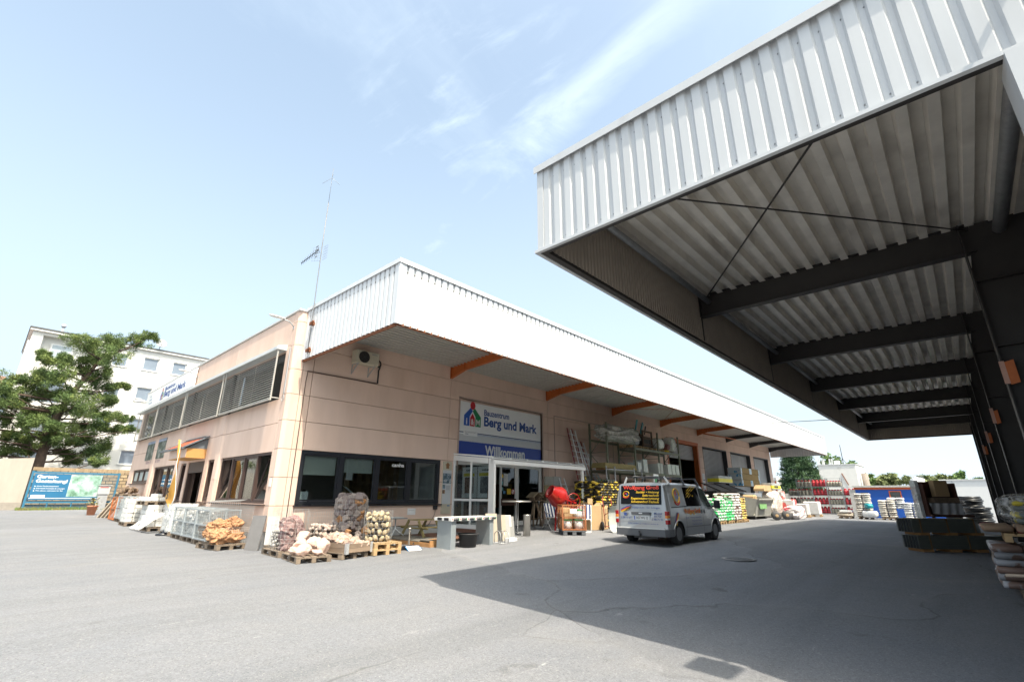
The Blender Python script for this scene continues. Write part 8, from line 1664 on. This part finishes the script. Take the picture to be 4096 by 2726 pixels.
MB().tube([(11.1, -.16, .42), (11.5, -1.4, .44)], .022, 8).build('broom_stick', mat('pale_handle', (.55, .42, .32), .6), None, label='pale wooden tool handle sticking out at the right edge', cat='tool'); MB().box(11.3, 11.8, -1.5, -.45, gh(11.5, -1), .40).build('tool_cart', M_DKST, None, label='dark cart carrying the wooden handle at the right edge', cat='cart')
for k, (x, c, z1) in enumerate(((19.5, (.10, .09, .08), 2.6), (25.5, (.32, .33, .33), 3.2), (31.5, (.12, .10, .08), 3.0))):
    t = thing('storage_shelf', ('tall dark storage shelf between the first canopy columns', 'grey storage shelf between the second and third columns', 'brown storage shelf between the third and fourth columns')[k], 'shelf', (x, -2.6, .05))
    for s in (-2, 2):
        for y in (-1.75, -3.0): MB().box(x+s-.04, x+s+.04, y-.04, y+.04, 0, z1+1.2).build('upright', M_GALVP, t)
    for q in range(3): MB().box(x-1.95, x+1.95, -3.0, -1.75, .2+q*1.2, .26+q*1.2).build('shelf_board', M_GREYW, t); MB().cbox(x-1.7, x+1.6-.4*q, -2.9, -1.8, .265+q*1.2, 1.0+q*1.2, .04).build('stock', mat('stock_%d' % k, c, .7, var=.5, scale=3), t)
# ================================================================== TREES AND FAR BACKGROUND
def leafmat(name, a, b): return mat(name, a, .7, var=.25, scale=1.2, rgb2=b, thr=(.42, .62, .8), spec=.3)
def leaves(mb, c, rx, ry, rz, n, s, blade=False, rs=RS):
    for k in range(n):
        d = rs.normal(size=3); d /= np.linalg.norm(d)+1e-9; q = rs.rand()**.45; p = np.array(c)+d*q*np.array((rx, ry, rz))
        a = rs.normal(size=3)+d*.6; a /= np.linalg.norm(a); b = np.cross(a, rs.normal(size=3)); b /= np.linalg.norm(b)+1e-9
        w = s*(.11 if blade else .55)*rs.uniform(.7, 1.3); l = s*rs.uniform(.7, 1.3); i = len(mb.v)
        mb.v.extend([tuple(p-b*w), tuple(p+a*l*.5+b*w*.2), tuple(p+a*l), tuple(p+b*w)]); mb.f.append((i, i+1, i+2, i+3)); mb.mi.append(0); mb.sm.append(False)
def raw(mb, name, m, parent):
    me = bpy.data.meshes.new(name); me.from_pydata(mb.v, [], mb.f); me.materials.append(m); me.update(); return obj(name, me, parent)
M_TRUNK = mat('tree_bark', (.085, .058, .042), .9, var=.3, scale=3, bump=.4, bscale=8)
# pine at the left
PADS = [(2.74,45.3,12.1,0.69,0.42),(3.57,46.7,12.03,0.89,0.54),(4.42,45.9,12.36,0.58,0.55),(5.34,47.0,12.5,0.79,0.68),(6.14,47.1,13.19,0.64,0.41),(6.52,44.6,13.17,0.44,0.28),(4.8,44.4,11.06,0.65,0.48),(4.28,48.0,11.52,0.76,0.45),(1.1,45.4,10.67,0.31,0.3),(1.77,45.3,10.27,0.5,0.35),(2.49,48.7,11.15,0.47,0.44),(3.13,46.4,10.86,0.55,0.32),(1.81,48.0,9.67,0.83,0.52),(1.02,46.4,9.06,0.63,0.44),(0.39,47.1,8.86,0.55,0.39),(2.48,45.0,9.31,0.66,0.6),(3.51,47.1,10.29,0.64,0.64),(4.4,48.1,9.84,0.67,0.55),(4.64,46.6,10.2,0.41,0.54),(5.47,47.6,9.37,0.6,0.44),(6.19,47.3,9.56,0.35,0.2),(0.05,44.6,7.83,0.45,0.41),(1.07,47.6,8.23,0.72,0.5),(2.0,46.9,8.17,0.66,0.45),(2.79,45.6,8.22,0.67,0.45),(3.6,44.4,7.78,0.83,0.49),(4.88,48.1,8.44,0.76,0.49),(5.57,46.4,8.1,0.5,0.37),(0.15,47.5,7.25,0.41,0.48),(0.71,48.2,7.42,0.56,0.45),(1.63,47.4,7.05,0.58,0.4),(2.62,48.4,7.28,0.69,0.46),(3.45,46.0,7.13,0.69,0.45),(4.73,47.8,7.39,0.66,0.43),(5.69,46.3,7.02,0.67,0.37),(6.8,48.4,7.15,0.36,0.28),(0.46,48.2,6.38,0.41,0.49),(1.26,44.7,5.85,0.4,0.37),(2.12,44.9,6.05,0.56,0.38),(3.05,45.3,5.9,0.66,0.39),(4.38,48.5,6.33,0.66,0.37),(5.19,46.2,6.21,0.57,0.36),(6.33,47.1,6.19,0.6,0.32),(7.07,45.6,6.15,0.35,0.19),(0.77,46.5,5.1,0.54,0.42),(1.74,46.0,4.96,0.48,0.33),(3.12,45.8,5.17,0.59,0.39),(4.17,46.9,5.03,0.55,0.4),(5.09,46.9,5.21,0.65,0.41),(6.0,48.3,4.95,0.43,0.43),(1.01,47.3,4.22,0.55,0.37),(1.85,48.4,4.44,0.43,0.39),(3.81,48.1,4.36,0.47,0.35),(4.62,48.7,3.82,0.48,0.31),(5.31,47.3,4.41,0.66,0.41),(5.57,45.0,3.72,0.39,0.29),(2.82,48.1,5.0,0.45,0.4),(-0.44,48.1,3.0,0.8,0.4),(-0.92,47.4,3.8,0.8,0.4),(-1.35,47.8,4.6,0.8,0.4),(-0.91,45.6,5.4,0.8,0.4),(-1.52,47.9,6.2,0.8,0.4),(-0.41,44.9,7.0,0.8,0.4),(-0.64,46.1,7.8,0.8,0.4),(-1.42,45.7,8.6,0.8,0.4),(-2.18,48.0,3.0,0.8,0.4),(-3.05,47.0,3.8,0.8,0.4),(-3.05,47.4,4.6,0.8,0.4),(-2.7,48.0,5.4,0.8,0.4),(-1.92,46.5,6.2,0.8,0.4),(-1.9,45.7,7.0,0.8,0.4),(-3.01,46.9,7.8,0.8,0.4),(-3.06,45.3,8.6,0.8,0.4)]
PT = thing('pine_tree', 'large spreading pine tree in front of the white apartment block', 'tree', (2.8, 46.5, .8)); tr = MB(); tp = [(2.8, 46.5, .6), (2.65, 46.5, 3), (2.6, 46.4, 5.5), (3.1, 46.6, 8), (3.9, 46.5, 10.2), (4.6, 46.4, 12.2)]
tr.tube(tp, [.34, .30, .26, .20, .13, .05], 9)
for (x, y, z, rx_, rz_) in PADS:
    b0 = Vector(tp[0]); zb = max(2.4, min(11.5, z-.9))
    for a, b in zip(tp, tp[1:]):
        if a[2] <= zb <= b[2]: u = (zb-a[2])/(b[2]-a[2]); b0 = Vector(a).lerp(Vector(b), u)
    e = Vector((x, y, z-.1)); mid = b0.lerp(e, .55)+Vector((0, 0, -.25)); tr.tube([b0, mid, e], [.07, .045, .015], 5)
tr.build('trunk', M_TRUNK, PT); cr = MB(); cr2 = MB()
for i, (x, y, z, rx_, rz_) in enumerate(PADS):
    for k in range(15):
        q = RS.normal(size=3)*.62; c = (x+q[0]*rx_, y+q[1]*rx_, z+q[2]*rz_*.8); leaves(cr if (i+k) % 3 else cr2, c, rx_*.50, rx_*.50, rz_*.6, 120, .25, True)
raw(cr, 'crown', leafmat('pine_needles', (.075, .125, .04), (.12, .17, .05)), PT); raw(cr2, 'crown_light', leafmat('pine_needles_light', (.17, .215, .06), (.11, .16, .05)), PT)
# spruce behind the gas cages
SP = thing('spruce_tree', 'dark broad spruce behind the gas cages', 'tree', (78, 17.0, .5)); MB().tube([(78, 17, .4), (78, 17, 11)], [.3, .05], 8).build('trunk', M_TRUNK, SP); cr = MB()
for k in range(1500):
    u = RS.rand(); z = 1.6+9.4*u; r = 3.0*(1-u)**.7+.2; a = RS.rand()*6.28; q = r*(.45+.55*RS.rand()); leaves(cr, (78+q*math.cos(a), 17+q*math.sin(a), z-.12*q), .42, .42, .18, 20, .50, True)
raw(cr, 'crown', leafmat('spruce_needles', (.035, .075, .035), (.06, .11, .045)), SP)
def tree(x, y, h, r, label, m, n=26, s=.5, birch=False):
    t = thing('deciduous_tree', label, 'tree', (x, y, .4), group='trees behind the yard'); MB().tube([(x, y, .2), (x+.1, y, h*.5), (x, y, h*.85)], [.22, .14, .04], 7).build('trunk', M_TRUNK, t); cr = MB()
    for k in range(n):
        d = RS.normal(size=3); d /= np.linalg.norm(d); q = RS.rand()**.4; c = (x+d[0]*q*r, y+d[1]*q*r, h*.62+d[2]*q*h*.36); k_ = r*RS.uniform(.22, .36); leaves(cr, c, k_, k_, k_*.8, 60, s)
    raw(cr, 'crown', m, t)
LM1 = leafmat('leaf_mid', (.10, .17, .05), (.15, .22, .08)); LM2 = leafmat('leaf_olive', (.17, .20, .085), (.22, .25, .11))  # distance haze is put into these lightened leaf colours
for a in ((100, 16.5, 9.2, 2.7, 'round green tree behind the white building, left of its mast', LM1), (100, 13.4, 7.8, 2.0, 'smaller green tree right of the mast', LM1), (95, 22.6, 5.0, 1.3, 'small green tree left of the spruce', LM1), (96, 10.6, 5.6, 1.3, 'small tree beside the grey chimney', LM1), (96, 8.0, 5.9, 1.9, 'tall olive tree left of the white tank', LM2), (97, 9.4, 5.0, 1.3, 'low olive bush tree between chimney and tank', LM2), (98, 4.8, 5.3, 1.4, 'green tree just behind the white tank', LM1), (96, 3.0, 5.4, 1.5, 'olive tree right of the white tank', LM2), (96, .8, 5.4, 1.6, 'darker tree left of the canopy columns', LM1), (97, -.8, 5.0, 1.5, 'rightmost tree beside the canopy columns', LM1)): tree(*a)
WB = thing('white_hall', 'plain white building with roof antennas behind the gas cages', 'building', (88, 14.2, 0)); MB().box(88, 96, 11.6, 16.4, 0, 6.35).build('wall', mat('old_white_paint', (.66, .65, .62), .9, var=.06, scale=2, rgb2=(.52, .5, .46), thr=(.62, .75, 1.2)), WB); MB().box(87.9, 96.1, 11.5, 16.5, 6.355, 6.45).build('roof_edge', M_GREYM, WB); MB().bar((87.93, 13.5, 5.1), (87.93, 12.9, 3.4), .06, .12).build('stair_rail', M_RUST, WB)
mb = MB(); mb.tube([(88.5, 13.1, 6.4), (88.5, 13.1, 9.3)], .05, 6); [mb.tube([(88.5, 13.1+.45*s, 6.4), (88.5, 13.1, 7.3)], .035, 5) for s in (-1, 1)]; mb.build('roof_mast', M_DKST, WB)
for k, y in enumerate((14.5, 14.8, 15.6, 15.75, 16.2)): MB().box(88.3, 88.5, y-.09, y+.09, 6.46, 7.3).build('antenna_panel', M_GREYM, WB)
MB().cbox(88.3, 89.2, 13.6, 14.3, 6.46, 7.0, .03).build('roof_unit', M_GREYM, WB)
CHM = thing('chimney', 'grey brown chimney block right of the white building', 'chimney', (90, 10.9, 3)); MB().lathe([(.42, 0), (.42, 5.1), (.36, 5.1), (.36, 4.9), (0, 4.9)], 14, (90, 10.95, 0)).build('shaft', mat('chimney_grey', (.26, .22, .19), .9, var=.2), CHM); MB().lathe([(0, 0), (.16, .1), (.16, .3), (0, .5)], 10, (90, 10.8, 5.1)).build('cowl', M_LW, CHM)
TK = thing('white_tank', 'white storage tank with railing behind the blue shed', 'tank', (86, 4.75, 0)); MB().lathe([(.75, 0), (.75, 4.1), (0, 4.3)], 24, (86, 4.75, 0)).build('shell', mat('tank_white', (.62, .63, .63), .6), TK); mb = MB(); [mb.tube([(86+.72*math.cos(a), 4.75+.72*math.sin(a), zz) for a in np.linspace(0, 6.28, 20, endpoint=False)], .02, 4, closed=True) for zz in (4.35, 4.55)]; mb.build('railing', M_GALV, TK)
LB = thing('low_white_hall', 'long low white hall beyond the hose coils', 'building', (66, -2, 0)); MB().box(66, 74, -14, 1.9, 0, 3.3).build('wall', mat('hall_white', (.62, .63, .63), .8, var=.03), LB); MB().box(65.9, 74, -14, 2.0, 3.305, 3.4).build('roof_edge', M_GREYM, LB); MB().box(65.96, 65.99, 1.0, 1.05, 0, 3.3).build('downpipe', M_GALV, LB)
HS = thing('orange_house', 'white house corner with orange trim left of the spruce', 'house', (80, 21.5, 0)); MB().box(80, 84, 20.6, 21.6, 0, 4.4).build('wall', M_APW, HS); MB().box(79.97, 80.0, 20.6, 20.8, 0, 3.9).build('trim', M_SO, HS)
fence = thing('yard_wall', 'low pale wall closing the yard behind the gas cages', 'wall', (62, 8, 0)); MB().box(62, 62.3, 7.0, 40, 0, 2.0).build('wall_slab', mat('yard_wall_grey', (.5, .5, .48), .9), fence)
MB().tube([(38.9, 9.7, 6.8), (28.3, 4.38, 5.27)], .018, 5).build('span_cable', M_DKST, None, label='thin dark cable spanning from the white canopy to the right canopy', cat='cable')
